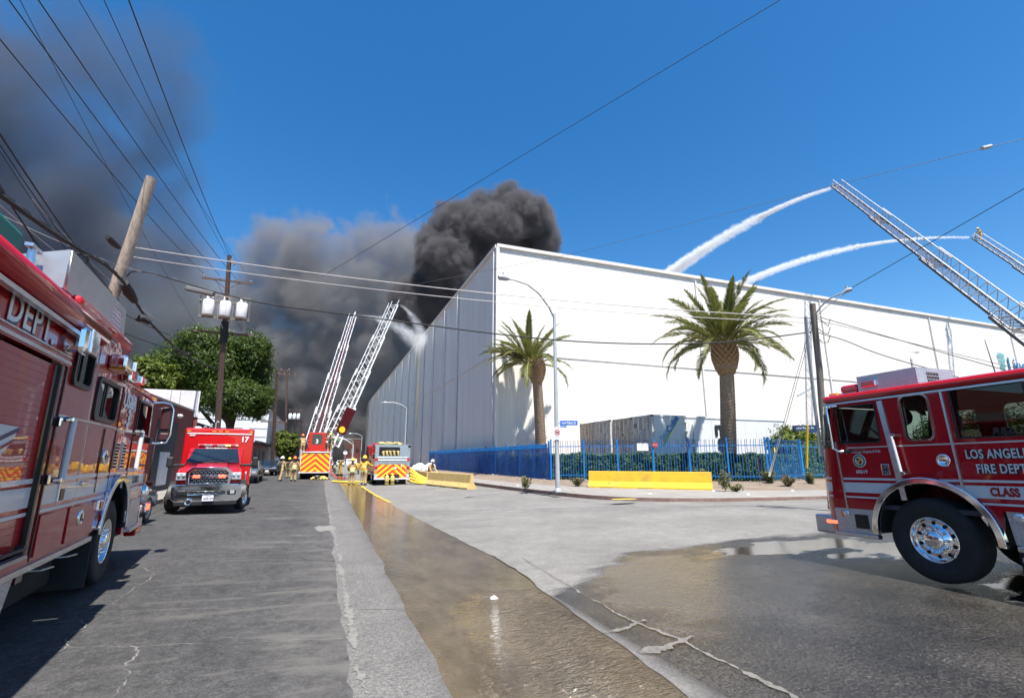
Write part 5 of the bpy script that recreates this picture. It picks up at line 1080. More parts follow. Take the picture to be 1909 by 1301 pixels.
mb = MB(); mb.box((1.4,0,1.85), (2.6,2.2,0.1)); mb.box((2.6,0,2.3), (0.1,2.2,0.8)); mb.build('hose_bed', M('underbody'), e2)
hz = MB()
for i in range(5):
    for j in range(3): 
        pts = [(0.1+0.05*math.sin(k+i), -0.42+0.26*i+0.05*math.sin(k*1.7+j), 1.96+0.12*j+0.03*math.sin(k*2.1+i)) for k in range(3)]
        hz.tube([(p[0]+0.15*q, p[1]+0.02*math.sin(q+i), p[2]+0.04*math.sin(q*1.3+j)) for q in range(6) for p in pts[:1]], 0.075, 8)
hz.build('folded_hose', M('hose_tan'), e2, kind='stuff')
hz = MB()
for i in range(9): hz.tube([(0.3+0.1*math.sin(i*2.3+q*1.1), -0.5+0.16*i+0.22*math.sin(q*1.4+i), 2.74+0.05*math.sin(q*2+i*1.7)+0.04*(i % 3)) for q in range(7)], 0.055, 7)
hz.build('hose_pile', M('hose_tan'), e2, kind='stuff')
mb = MB(); mb.box((0.02,0,1.66), (0.10,2.0,0.10)); mb.build('tail_board_upper', M('white_stripe'), e2, bevel=0.02); mb = MB(); mb.box((0.0,0,1.82), (0.12,2.1,0.08)); mb.build('grab_bar', M('brushed_alloy'), e2, bevel=0.02)
mb = MB(); mb.box((0.03,0,1.48), (0.06,1.96,0.22)); mb.build('valve_panel', M('steel_dull'), e2)
chevron_panel('chevron', 0.01, -0.95, 1.02, 0.48, 1.38, e2, 0.19, apex=-0.03)
for y in (1.10, -1.08):
    for z, mt in ((0.62,'lens_clear'), (0.86,'lens_amber'), (1.14,'lens_red'), (1.70,'lens_red')):
        mb = MB(); mb.box((0.0,y,z), (0.08,0.19,0.21)); mb.build('tail_lamp', M(mt), e2, bevel=0.02)
mb = MB(); mb.box((-0.12,0,0.40), (0.36,2.45,0.07)); mb.build('tail_board', M('white_stripe'), e2, bevel=0.01)
lettering('3', 0.26, M('letter_white'), e2, L4((-0.01,-0.62,1.26), R(-90)), bold=0.008, name='unit_lettering')
mb = MB(); mb.lathe([(0.09,0.0),(0.08,-0.03),(0.001,-0.03)], 12, 'X', (0.0,-0.2,1.10)); mb.build('intake_cap', M('white_stripe'), e2)
mb = MB(); mb.box((2.6,1.19,1.5), (4.4,0.03,1.3)); mb.build('side_locker', M('brushed_alloy'), e2)
for x, z in ((0.8,1.9),(1.6,2.3),(2.6,2.1),(3.6,1.5),(4.4,2.3)):
    mb = MB(); mb.box((x,1.24,z), (0.35,0.09,0.3)); mb.build('side_fitting', M('lens_red' if z > 2 else 'black_trim'), e2, bevel=0.02)
mb = MB(); mb.tube([(7.7,1.2,2.4),(7.8,1.5,2.4),(7.8,1.55,1.9)], 0.025, 6); mb.box((7.75,1.5,2.15), (0.1,0.22,0.55)); mb.build('mirror', M('black_plastic'), e2)
mb = MB(); mb.box((3.0,0.9,2.68), (5.0,0.3,0.10)); mb.build('roof_rail', M('red_paint'), e2); mb = MB(); mb.box((6.6,0,2.9), (0.3,1.6,0.16)); mb.build('light_bar', M('lens_red'), e2, bevel=0.04)
mb = MB(); mb.cyl((0.0,-1.12,2.60),(-0.1,-1.12,2.60),0.10,0.08); mb.build('scene_light', M('black_plastic'), e2)
for x in (1.9, 6.6):
    wheel(e2, (x, 1.0, 0.50), 0.50, 0.4, 0.28, 1); wheel(e2, (x, -1.0, 0.50), 0.50, 0.4, 0.28, -1)
mb = MB(); mb.box((3.5,0,0.5), (7.0,1.0,0.4)); mb.build('chassis', M('underbody'), e2)
mb = MB(); mb.box((0.25,0.75,0.22), (0.03,0.5,0.35)); mb.box((0.25,-0.75,0.22), (0.03,0.5,0.35)); mb.build('mud_flap', M('mudflap'), e2)
# ------------------------------------------------------------------ tractor drawn ladder truck, rear with the tiller cab
lt = thing('ladder_truck', 'ladder truck with a small red tiller cab marked 3 above broad rear chevrons', 'ladder truck', (-0.52, 47.4, 0.06), R(90))
mb = MB(); mb.box((5.2,0,1.42), (10.2,2.44,1.72)); mb.build('body', M('red_paint'), lt, bevel=0.04)
mb = MB(); mb.box((0.02,0,1.42), (0.06,2.5,1.76)); mb.build('rear_wall', M('white_stripe'), lt)
chevron_panel('chevron', -0.02, -1.18, 1.18, 0.62, 2.22, lt, 0.235)
mb = MB(); mb.box((-0.02,0,0.56), (0.20,2.6,0.08)); mb.build('tail_board', M('white_stripe'), lt); mb = MB(); mb.box((0.0,0,2.30), (0.14,2.3,0.10)); mb.build('top_rail', M('white_stripe'), lt, bevel=0.02)
cabx = 0.75
plate('tiller_cab_rear', [rrect(-0.72,2.42,0.72,4.02,0.10), rrect(-0.42,2.98,0.42,3.88,0.08)], 0.06, M('bright_red_paint'), lt, L4((0.30,0,0), R(-90)))
mb = MB(); mb.box((1.0,0.70,3.2), (1.3,0.05,1.55)); mb.box((1.0,-0.70,3.2), (1.3,0.05,1.55)); mb.box((1.0,0,4.0), (1.4,1.46,0.08)); mb.box((1.0,0,2.44), (1.4,1.4,0.08)); mb.build('tiller_cab', M('bright_red_paint'), lt, bevel=0.02)
plate('tiller_window', [rrect(-0.43,2.97,0.43,3.89,0.08)], 0.02, M('opaque_glass'), lt, L4((0.29,0,0), R(-90)))
lettering('3', 0.5, M('letter_white'), lt, L4((0.265,0.0,3.25), R(-90)), bold=0.012, name='unit_lettering')
for y in (1.12, -1.12):
    for x in range(3):
        mb = MB(); mb.box((0.05+0.1*x, y*1.16, 1.0+0.4*x), (0.12,0.2,0.24)); mb.build('side_lamp', M(('lens_amber','lens_red','lens_clear')[x]), lt, bevel=0.02)
    mb = MB(); mb.box((1.0,y*1.13,2.2), (1.6,0.2,0.5)); mb.build('side_tray', M('steel_dull'), lt, bevel=0.02)
mb = MB(); mb.tube([(0.4,1.25,1.2),(0.4,1.36,2.6),(0.4,1.2,2.9)], 0.03, 6); mb.tube([(0.4,-1.25,1.2),(0.4,-1.36,2.6),(0.4,-1.2,2.9)], 0.03, 6); mb.build('hand_rail', M('brushed_alloy'), lt, kind='stuff')
for x in (1.4, 8.6): 
    for y in (0.95, -0.95): wheel(lt, (x, y, 0.48), 0.50, 0.5, 0.28, 1 if y > 0 else -1)
mb = MB(); mb.box((5,0,0.5), (9.6,1.6,0.4)); mb.build('chassis', M('underbody'), lt); mb = MB(); mb.box((12.2,0,1.6), (2.6,2.44,2.3)); mb.build('tractor_cab', M('red_paint'), lt, bevel=0.06)
mb = MB(); mb.cyl((10.0,0,2.2), (10.0,0,2.7), 0.9, 0.8, 20); mb.box((10,0,2.95), (1.2,1.4,0.5)); mb.build('turntable', M('steel_dull'), lt)
# ------------------------------------------------------------------ ordinary cars
def car(name, label, loc, rz, paint, front_detail=True, suv=0.0, group=None, sc=1.0):
    c = thing(name, label, 'car', loc, rz, group); h = suv
    low = [(-2.2,0.34),(2.15,0.32),(2.24,0.55),(2.15,0.74),(1.05,0.92+h*0.4),(-1.75,0.98+h*0.4),(-2.22,0.86),(-2.26,0.55)]
    mb = MB()
    secs = [(0.92, 0.0), (0.86, 0.05), (-0.86, 0.05), (-0.92, 0.0)]
    mb.prism(low, -0.90, 0.90, 'XZ'); mb.build('body', M(paint), c, bevel=0.09)
    top = [(-1.75,0.95+h*0.4),(-1.15,1.40+h),(0.05,1.43+h),(1.05,0.90+h*0.4)]
    vs = []
    for x, z in top:
        w = 0.84 if z < 1.2+h*.5 else 0.64
        vs += [(x,-w,z),(x,w,z)]
    mb = MB(); mb.add(vs, [(0,1,3,2),(2,3,5,4),(4,5,7,6),(0,2,4,6),(1,7,5,3)]); mb.build('cabin', M('opaque_glass'), c, bevel=0.05)
    mb = MB(); mb.add([(-1.15,-0.64,1.405+h),(-1.15,0.64,1.405+h),(0.05,0.64,1.435+h),(0.05,-0.64,1.435+h),(-1.1,-0.6,1.46+h),(-1.1,0.6,1.46+h),(0.0,0.6,1.48+h),(0.0,-0.6,1.48+h)], [(0,1,5,4),(1,2,6,5),(2,3,7,6),(3,0,4,7),(4,5,6,7)]); mb.build('roof', M(paint), c, bevel=0.03)
    for y in (-1, 1):
        mb = MB(); mb.bar((1.06,y*0.84,0.90+h*.4),(0.03,y*0.645,1.45+h),0.06,0.06); mb.bar((-1.76,y*0.84,0.96+h*.4),(-1.13,y*0.645,1.42+h),0.10,0.08); mb.bar((-0.5,y*0.86,0.95+h*.4),(-0.52,y*0.65,1.44+h),0.06,0.07,(1,0,0)); mb.build('pillar', M(paint), c)
        mb = MB(); mb.box((2.12,y*0.64,0.70), (0.16,0.36,0.13)); mb.build('headlight', M('lens_clear'), c, bevel=0.03); mb = MB(); mb.box((-2.2,y*0.68,0.80), (0.10,0.34,0.14)); mb.build('tail_light', M('lens_red'), c, bevel=0.02)
        mb = MB(); mb.box((0.75,y*1.0,1.0+h*.4), (0.12,0.18,0.13)); mb.build('door_mirror', M(paint), c, bevel=0.03)
        for x in (1.38, -1.36): wheel(c, (x, y*0.80, 0.33), 0.33, 0.22, 0.22, y, truck=False, rimmat='brushed_alloy', spokes=7)
    mb = MB(); mb.box((2.22,0,0.52), (0.06,1.0,0.20)); mb.build('grille', M('grille_black'), c, bevel=0.02); mb = MB(); mb.box((2.255,0,0.44), (0.02,0.34,0.12)); mb.build('number_plate', M('letter_white'), c)
    if sc != 1: c.scale = (sc,)*3
    return c
p = on_ground(283, 968, 0.14)
car('parked_car', 'dark maroon car parked just ahead of the rescue truck at the left kerb', (-5.0, 14.4, 0.16), R(91), 'dark_car_paint')
car('parked_car', 'dark grey car parked at the kerb beside the ambulance', (-5.0, 41.0, 0.18), R(-90), 'grey_paint', group='cars parked along the left kerb')
car('parked_car', 'navy car parked by the leaning wooden pole behind the firefighters', (-5.1, 58.5, 0.18), R(-90), 'navy_paint', group='cars parked along the left kerb')
car('distant_car', 'silver car far down the street beyond the ladder truck', (1.5, 118, 0.05), R(-90), 'silver_paint', group='distant cars'); car('distant_car', 'white car far down the street near the stop sign', (4.3, 128, 0.05), R(-90), 'white_paint', group='distant cars')
car('distant_car', 'black car far down the street in the smoke', (2.2, 140, 0.05), R(90), 'black_paint', group='distant cars')
# ------------------------------------------------------------------ raised aerial ladders and their water
mat('ladder_white', (0.74,0.75,0.76), 0.4, var=0.08); mat('ladder_alloy', (0.42,0.42,0.43), 0.45, metal=0.3); mat('ladder_red', (0.35,0.05,0.06), 0.5); mat('ladder_grey', (0.22,0.17,0.175), 0.5); mat('ladder_dark', (0.03,0.03,0.035), 0.6)
def aerial(name, label, base, tip, nsec, w0, h0, side, rung_m, rail_m, shrink=0.80, dark=False):
    base, tip = Vector(base), Vector(tip); d = (tip-base); L = d.length; d.normalize()
    r = d.cross(Vector((0,0,1))).normalized(); u = r.cross(d)
    root = thing(name, label, 'aerial ladder', base)
    w, h = w0, h0; off = 0.0
    for k in range(nsec):
        a = L*k/nsec-(0.0 if k == 0 else L*0.05); b = L*(k+1)/nsec; n = max(4, int((b-a)/1.05))
        up0 = u*off
        def P_(s, x, y): return d*s+r*x+u*y+up0
        mb = MB(); t = 0.085*w/w0+0.02
        for x in (-w/2, w/2): mb.bar(P_(a,x,0), P_(b,x,0), t*1.1, t*1.6, u)
        mb.build('base_rail', M('ladder_dark' if dark else rail_m), root, kind='stuff')
        mb = MB()
        for x in (-w/2, w/2):
            mb.bar(P_(a,x,h), P_(b,x,h), t*0.85, t*0.85, u)
            if dark: mb.bar(P_(a,x,t*1.2), P_(b,x,t*1.2), t*0.7, t*0.5, u)
        mb.build('hand_rail', M(rail_m), root, kind='stuff')
        mb = MB()
        for i in range(n):
            s0, s1 = a+(b-a)*i/n, a+(b-a)*(i+1)/n
            for x in (-w/2, w/2):
                mb.bar(P_(s0,x,0), P_((s0+s1)/2,x,h), t*0.5); mb.bar(P_((s0+s1)/2,x,h), P_(s1,x,0), t*0.5)
        mb.build('lattice', M(rail_m), root, kind='stuff')
        mb = MB(); m_ = max(6, int((b-a)/0.36))
        for i in range(m_):
            s0 = a+(b-a)*(i+0.5)/m_; mb.bar(P_(s0,-w/2,0), P_(s0,w/2,0), 0.045)
            if i % 4 == 0: mb.bar(P_(s0,-w/2,-t), P_(s0+0.3,w/2,-t), 0.04)
        mb.build('rungs', M(rung_m), root, kind='stuff')
        off += t*0.9; w *= shrink; h *= 0.86
    mb = MB(); e = d*L
    mb.box(e+u*0.25, (0.35,0.35,0.30)); mb.cyl(e+u*0.25, e+u*0.2+d*0.9, 0.07, 0.05, 10); mb.build('nozzle', M('steel_dull'), root, kind='stuff')
    return root, d, r, u, L
l2 = aerial('aerial_ladder', 'thick white aerial ladder leaning to the warehouse roof, red sign on its flank', (1.25, 57.5, 3.0), at(742, 572, 61), 4, 1.75, 1.35, 1, 'ladder_white', 'ladder_white')
l1 = aerial('aerial_ladder', 'slimmer steeper white aerial ladder behind the one with the red sign', (-0.95, 68, 3.2), at(661, 592, 74), 4, 1.55, 1.15, 1, 'ladder_red', 'ladder_white')
root, d, r, u, L = l2
sg = MB(); a, b = d*(L*0.075)+r*0.98, d*(L*0.235)+r*0.98
sg.add([a-u*0.1, b-u*0.1, b+u*1.0, a+u*1.0, a-u*0.1+r*0.05, b-u*0.1+r*0.05, b+u*1.0+r*0.05, a+u*1.0+r*0.05], [(0,1,2,3),(7,6,5,4),(0,4,5,1),(1,5,6,2),(2,6,7,3),(3,7,4,0)]); sg.build('sign_board', M('maroon_paint'), root)
sg = MB(); c = d*(L*0.10)+r*1.06+u*0.45; sg.add([c]+[c+(d*math.cos(t*math.pi/10)+u*math.sin(t*math.pi/10))*0.34 for t in range(20)], [(0,1+i,1+(i+1) % 20) for i in range(20)]); sg.build('sign_disc', M('chevron_yellow'), root)
# carriers that raise them, mostly behind other things
lt2 = thing('ladder_truck', 'second ladder truck standing ahead of the tiller cab, hidden but for its turntable', 'ladder truck', (-0.6, 67, 0.05), R(90))
mb = MB(); mb.box((0,0,1.3), (11,2.4,1.6)); mb.build('body', M('red_paint'), lt2, bevel=0.05); mb = MB(); mb.cyl((0.6,0.2,2.1), (0.6,0.2,2.9), 0.9, 0.8, 18); mb.box((0.8,0.3,3.0), (1.2,1.5,0.6)); mb.build('turntable', M('steel_dull'), lt2)
for x in (-3.5, 3.5):
    for y in (-1, 1): wheel(lt2, (x, y*0.95, 0.48), 0.5, 0.5, 0.28, y)
r1 = aerial('aerial_ladder', 'long aerial ladder crossing the sky at the right, its tip spraying over the roof', at(2075, 752, 28), at(1556, 351, 57), 4, 1.5, 1.15, 1, 'ladder_grey', 'ladder_alloy', 0.84, True)
r2 = aerial('aerial_ladder', 'far aerial ladder at the right edge with a firefighter at its tip', at(2120, 645, 46), at(1818, 446, 66), 3, 1.2, 0.95, 1, 'ladder_grey', 'ladder_alloy', 0.84, True)
# trucks below the right-hand ladders, out of the frame but where they must stand
for (b, lab) in ((r1, 'ladder truck under the long right hand ladder'), (r2, 'ladder truck under the far right hand ladder')):
    pass
# ---- water thrown from the tips: dense white spray filling a curved, widening tube
m = bpy.data.materials.new('water_spray'); m.use_nodes = True; n_, l_ = m.node_tree.nodes, m.node_tree.links
n_.remove(n_['Principled BSDF']); v_ = n_.new('ShaderNodeVolumePrincipled'); v_.inputs['Color'].default_value = (0.985,0.99,1.0,1); v_.inputs['Density'].default_value = 6.0; v_.inputs['Anisotropy'].default_value = -0.45
l_.new(v_.outputs[0], n_['Material Output'].inputs['Volume']); MATS['water_spray'] = m
m2 = m.copy(); m2.name = 'water_mist'; [setattr(x.inputs['Density'], 'default_value', 0.75) for x in m2.node_tree.nodes if x.type == 'PRINCIPLED_VOLUME']; MATS['water_mist'] = m2
def bez(a, b, c, n=24): 
    a, b, c = Vector(a), Vector(b), Vector(c); return [a*(1-t)**2+b*2*t*(1-t)+c*t*t for t in [i/n for i in range(n+1)]]
def water(name, label, pts, w0, w1, vox0, vox1, split, mt='water_spray'):
    """one jet: a tight stream near the nozzle, then torn spray; both are parts of the jet"""
    root = thing(name, label, 'water jet', pts[0], 0, 'water thrown from the ladders'); root['kind'] = 'stuff'; N = len(pts)
    def part(nm, i0, i1, vox, seedscale):
        P_ = []
        for i in range(i0, i1):
            wi = w0+(w1-w0)*(i/(N-1))**1.25; kk = max(2, min(8, int((pts[i+1]-pts[i]).length/(wi*1.3))+1))
            for k in range(kk):
                t = (i+k/kk)/(N-1); w = w0+(w1-w0)*t**1.25; p = pts[i].lerp(pts[i+1], k/kk)-pts[0]; P_.append((p.x, p.y, p.z, w*1.3, w*1.3, w))
        wm = w0+(w1-w0)*((i0+i1)/2/(N-1))**1.25; lo = [min(p[j]-p[3+j] for p in P_)-wm for j in range(3)]; hi = [max(p[j]+p[3+j] for p in P_)+wm for j in range(3)]
        o = smoke(nm, tuple(lo), tuple(hi), grid(lo, hi, vox), P_, M(mt), 0.45/wm, wm*0.7, 1.4/wm, wm*0.8, wm*1.7, '', wm*0.4, billow=False, ragged=(nm == 'spray'))
        del o['label']; del o['category']; o.parent = root; return o
    part('stream', 0, split, vox0, 1); part('spray', split, N-1, vox1, 1); return root
water('water_jet', 'broad white water jet falling from the long right hand ladder onto the roof', bez(at(1547,352,57), at(1400,393,62), at(1215,535,74), 20), 0.10, 0.66, 0.08, 0.13, 8)
water('water_jet', 'long thin arched water jet from the firefighter on the far ladder', bez(at(1805,443,66), at(1560,436,70), at(1345,548,80), 24), 0.08, 0.48, 0.075, 0.12, 10)
water('water_jet', 'thin water arc from the slimmer left ladder passing behind the thick one', bez(at(664,589,74), at(735,588,76), at(800,658,78), 12), 0.10, 1.15, 0.08, 0.16, 4, 'water_mist')
water('water_jet', 'curved water spray falling from the tip of the thick white ladder to the roof edge', bez(at(747,569,61), at(775,585,67), at(796,648,76), 12), 0.07, 0.6, 0.07, 0.12, 4, 'water_mist')
# ------------------------------------------------------------------ utility poles, lamps, signs, overhead lines
mat('pole_wood_pale', (0.40,0.325,0.255), 0.9, var=0.45, scale=6, stretch=(4,4,0.3), bump=0.8, bscale=20, dirt=0.55, dirtcol=(0.17,0.12,0.085)); mat('pole_wood_dark', (0.10,0.06,0.045), 0.9, var=0.35, scale=5, stretch=(3,3,0.3), bump=0.5, bscale=18)
mat('pole_wood_grey', (0.20,0.17,0.14), 0.9, var=0.3, scale=5, stretch=(3,3,0.3), bump=0.5); mat('insulator', (0.45,0.42,0.40), 0.3); mat('transformer_grey', (0.62,0.63,0.62), 0.5, dirt=0.4); mat('galvanised', (0.42,0.44,0.45), 0.5, metal=0.35, var=0.12); mat('cable_black', (0.012,0.012,0.013), 0.7); mat('cable_grey', (0.10,0.10,0.105), 0.6)
mat('sign_blue', (0.015,0.12,0.42), 0.45, var=0.05); mat('sign_navy', (0.02,0.05,0.13), 0.45); mat('sign_white', (0.75,0.75,0.75), 0.45, var=0.04); mat('sign_red', (0.5,0.03,0.03), 0.45); mat('guard_yellow', (0.75,0.50,0.04), 0.5); mat('guard_white', (0.7,0.68,0.6), 0.5); mat('lamp_grey', (0.36,0.37,0.38), 0.5); mat('splice_grey', (0.13,0.125,0.12), 0.6)
def pole_mesh(base, top, r0, r1, m, root, name='pole'):
    mb = MB(); b, t = Vector(base), Vector(top); pts = [b.lerp(t, i/6)+Vector((0.01*math.sin(i*1.7), 0.01*math.cos(i*2.3), 0)) for i in range(7)]
    mb.tube(pts, r0, 14, [lerp(r0, r1, i/6) for i in range(7)]); return mb.build(name, M(m), root)
def crossarm(root, c, half, dirv, m='pole_wood_dark', h=0.12, pins=4, brace=0.8):
    c = Vector(c); dv = Vector(dirv).normalized(); mb = MB(); mb.bar(c-dv*half, c+dv*half, 0.10, h); arm = mb.build('crossarm', M(m), root)
    for i in range(pins):
        s = -half*0.92+2*half*0.92*i/max(1, pins-1); 
        q = c+dv*s; mb = MB(); mb.lathe([(0.02,0.0),(0.02,0.08),(0.05,0.09),(0.045,0.15),(0.03,0.18),(0.001,0.185)], 8, 'Z', q+Vector((0,0,h/2))); mb.build('insulator', M('insulator'), arm)
    if brace:
        for s in (-1, 1):
            mb = MB(); mb.bar(c+dv*s*half*0.55, c-Vector((0,0,half*0.4)), 0.03, 0.05); mb.build('brace', M(m), root)
AX = (1, 0.05, 0)
# leaning-looking pale pole by the rescue truck
pA_top, pA_mid = at(283, 331, 15.6), at(212, 545, 15.2); dA = (pA_mid-pA_top).normalized(); pA_base = pA_top+dA*((0.2-pA_top.z)/dA.z)
pa = thing('utility_pole', 'pale weathered wooden pole standing behind the rescue truck, plain cut top', 'utility pole', pA_base); pole_mesh((0,0,0), pA_top-pA_base, 0.185, 0.15, 'pole_wood_pale', pa)
for f, c in ((0.62,'cable_black'),(0.545,'cable_black'),(0.50,'cable_grey')):
    q = (pA_top-pA_base)*f; mb = MB(); dn = -dA
    mb.cyl(q-dn*0.02, q+dn*0.02, 0.19, 0.19, 14); mb.build('band', M(c), pa)
# transformer pole
DT = 33.0; pB_base = Vector((-6.05, 35.2, 0.3)); pB_top = at(428, 476, DT)
pB_base = Vector((at(411,800,DT+0.4).x, at(411,800,DT+0.4).y, 0.3))
pb = thing('utility_pole', 'dark wooden pole carrying three white transformers on a rack', 'utility pole', pB_base); T_ = pB_top-pB_base
pole_mesh((0,0,0), T_, 0.21, 0.13, 'pole_wood_dark', pb)
def onB(py): 
    f = (at(428, py, DT).z-pB_base.z)/T_.z; return T_*f
crossarm(pb, onB(524), 1.5, AX); crossarm(pb, onB(622), 1.75, AX, pins=7)
rk = onB(556); rb = onB(596)
for zc in (rk, onB(566), rb):
    mb = MB(); mb.bar(Vector((-1.5,-0.28,0))+zc, Vector((1.5,-0.20,0))+zc, 0.09, 0.11); mb.build('rack_beam', M('pole_wood_grey'), pb)
for s in (-1.45, 1.45):
    mb = MB(); mb.bar(rk+Vector((s,-0.26,0.15)), rb+Vector((s,-0.26,-0.1)), 0.07); mb.build('rack_post', M('pole_wood_grey'), pb)
tm = MB(); tm.lathe([(0.001,0),(0.33,0),(0.35,0.05),(0.35,0.95),(0.33,1.0),(0.30,1.06),(0.001,1.08)], 18); 
for a in range(3): tm.lathe([(0.05,1.05),(0.06,1.15),(0.045,1.2),(0.055,1.27),(0.03,1.33),(0.001,1.34)], 8, 'Z', (0.18*math.cos(a*2.1),0.18*math.sin(a*2.1),0))
tmm = tm.mesh('transformer', M('transformer_grey'))
for x in (-0.98, 0.0, 0.98): share('transformer', tmm, pb, tuple(rb+Vector((x, -0.40, 0.06))))
mb = MB(); q = onB(484); mb.bar(q+Vector((-0.1,0,0.25)), q+Vector((0.35,-0.1,-0.35)), 0.12); mb.bar(q, q+Vector((0.3,-0.15,-0.2)), 0.06); mb.build('top_bracket', M('pole_wood_grey'), pb)
for k in range(5):
    a = rb+Vector((-0.9+0.45*k,-0.45,1.1)); b_ = onB(622)+Vector((-1.2+0.6*k,-0.1,0.1)); mb = MB(); mb.tube([a, a.lerp(b_, .5)+Vector((0.2*math.sin(k*2),-0.3,-0.5)), b_], 0.02, 5); mb.build('jumper_cable', M('insulator'), pb)
mb = MB(); mb.cyl(onB(600), onB(640), 0.235, 0.235, 14); mb.build('pole_sleeve', M('cable_black'), pb)
# further poles down the left side
far = [(517,687,508,870,52.0,0.17,(690,786)), (535,690,533,860,76.0,0.16,(698,)), (550,762,548,860,105.0,0.16,(765,)), (563,785,562,860,140,0.16,(790,))]
labs = ['dark leaning wooden pole between the big tree and the small tree', 'thin dark pole rising behind the small street tree', 'distant utility pole with small white transformers', 'farthest utility pole, just left of the white ladders']
PT = []
for (tx, ty, bx, by, D, r, arms), lb in zip(far, labs):
    t = at(tx, ty, D); b = at(bx, by, D*1.01); b.z = 0.2; q = thing('utility_pole', lb, 'utility pole', b); pole_mesh((0,0,0), t-b, r*1.15, r*0.8, 'pole_wood_dark', q)
    for ya in arms:
        f = (at(tx, ya, D).z-b.z)/(t.z-b.z); crossarm(q, (t-b)*f, 1.25, AX, pins=4, brace=0.9)
    PT.append((t, D, q, b))
tme = tm.mesh('transformer', M('transformer_grey'))
t, D, q, b = PT[2]
for x in (-0.8, 0, 0.8): share('transformer', tme, q, tuple(t-b+Vector((x,-0.3,-2.2))))
# right-hand pole with lamp arm by the engine
pC_top = at(1515, 566, 15.6); pC_base = Vector((at(1529,800,15.6).x+0.05, at(1529,800,15.6).y, 0.25))
pc = thing('utility_pole', 'grey wooden pole with a curved lamp arm behind the front of the right fire engine', 'utility pole', pC_base); tC = pC_top-pC_base
pole_mesh((0,0,0), tC, 0.108, 0.09, 'pole_wood_grey', pc)
def rel(px, py, D): return at(px, py, D)-pC_base
mb = MB(); mb.tube([rel(1521,585,15.5), rel(1530,572,15.4), rel(1545,558,15.2), rel(1562,549,15.0), rel(1578,543,14.9)], 0.026, 8); mb.tube([rel(1521,590,15.5), rel(1548,566,15.2), rel(1580,544,14.9)], 0.012, 6); mb.build('lamp_arm', M('galvanised'), pc)
mb = MB(); mb.tube([rel(1572,545,14.95), rel(1580,541,14.9), rel(1588,539,14.85)], 0.06, 10, [0.03,0.075,0.05]); mb.build('lamp_head', M('lamp_grey'), pc); mb = MB(); q = rel(1579,538,14.9); mb.cyl(q, q+Vector((0,0,0.08)), 0.03); mb.build('photocell', M('lamp_grey'), pc)
mb = MB(); mb.tube([rel(1502,590,15.3), rel(1508,660,15.35), rel(1522,780,15.4), rel(1531,850,15.4)], 0.05, 8); mb.build('conduit', M('galvanised'), pc); mb = MB(); mb.bar(rel(1487,738,15.3), rel(1517,722,15.4), 0.05); mb.build('standoff_arm', M('galvanised'), pc)
for k, (y0, sg_) in enumerate(((590,1),(605,1),(620,1))):
    a = rel(1517, y0, 15.5); mb = MB(); mb.tube([a, a+Vector((0.25,-0.05,-0.12-0.1*k)), a+Vector((0.45,-0.1,-0.30)), a+Vector((0.6,-0.1,-0.05))], 0.012, 5); mb.build('drip_loop', M('cable_black'), pc)
# cobra-head lamp on the pavement corner
lampb = on_ground(1040, 917, 0.36); ltop = at(1033, 560, 20.3)
la = thing('street_lamp', 'tall grey steel street lamp on the pavement corner carrying two signs', 'street lamp', lampb)
zl = 8.1
mb = MB(); mb.tube([(0,0,0.0),(0,0,2),(0,0,5),(0,0,zl)], 0.1, 14, [0.105,0.098,0.085,0.07]); mb.build('pole', M('galvanised'), la)
mb = MB(); mb.box((0,0,0.03), (0.34,0.34,0.06)); mb.lathe([(0.16,0.06),(0.13,0.14),(0.11,0.16)], 14); mb.build('base_plate', M('galvanised'), la)
for k in range(4):
    mb = MB(); mb.cyl((0.13*(1 if k % 2 else -1),0.13*(1 if k//2 else -1),0.06),(0.13*(1 if k % 2 else -1),0.13*(1 if k//2 else -1),0.12),0.018,0.018,6); mb.build('anchor_bolt', M('galvanised'), la)
def relL(px, py, D): return at(px, py, D)-lampb
pt0 = Vector((0,0,zl)); tip_ = relL(947, 520, 20.7); 
arm = [pt0+Vector((0,0,-0.25)), pt0.lerp(tip_, .12)+Vector((0,0,0.10)), pt0.lerp(tip_, .35)+Vector((0,0,0.40)), pt0.lerp(tip_, .6)+Vector((0,0,0.42)), pt0.lerp(tip_, .85)+Vector((0,0,0.18)), tip_]
mb = MB(); mb.tube(arm, 0.035, 8, [0.045,0.042,0.038,0.034,0.03,0.028]); mb.build('lamp_arm', M('galvanised'), la)
dv = (arm[-1]-arm[-2]).normalized(); mb = MB(); mb.tube([tip_-dv*0.1, tip_+dv*0.15, tip_+dv*0.5, tip_+dv*0.62], 0.1, 12, [0.04,0.11,0.13,0.05]); mb.build('lamp_head', M('lamp_grey'), la); mb = MB(); mb.cyl(tip_+dv*0.3+Vector((0,0,0.1)), tip_+dv*0.3+Vector((0,0,0.24)), 0.045); mb.build('photocell', M('lamp_grey'), la)
# signs on the lamp: face the viewer
fz = math.atan2(lampb.x, lampb.y)          # bearing of the lamp
ss = thing('street_sign', 'blue Los Palos St name sign sticking out from the lamp pole', 'street sign', lampb+Vector((0,-0.02,2.98)), R(-22))
mb = MB(); mb.box((0.54,-0.02,0), (0.78,0.02,0.21)); mb.build('blade', M('sign_blue'), ss, bevel=0.005); lettering('Los Palos St', 0.145, M('sign_white'), ss, L4((0.54,-0.034,0.0)), 0.004, 0.002, name='sign_lettering', sx=0.88)
mb = MB(); mb.box((0.29,-0.02,-0.155), (0.28,0.02,0.10)); mb.build('number_blade', M('sign_blue'), ss); lettering('4100 S', 0.075, M('sign_white'), ss, L4((0.29,-0.034,-0.155)), 0.004, 0.001, name='sign_lettering'); mb = MB(); mb.box((0.12,-0.02,0), (0.08,0.03,0.08)); mb.build('clamp', M('galvanised'), ss)
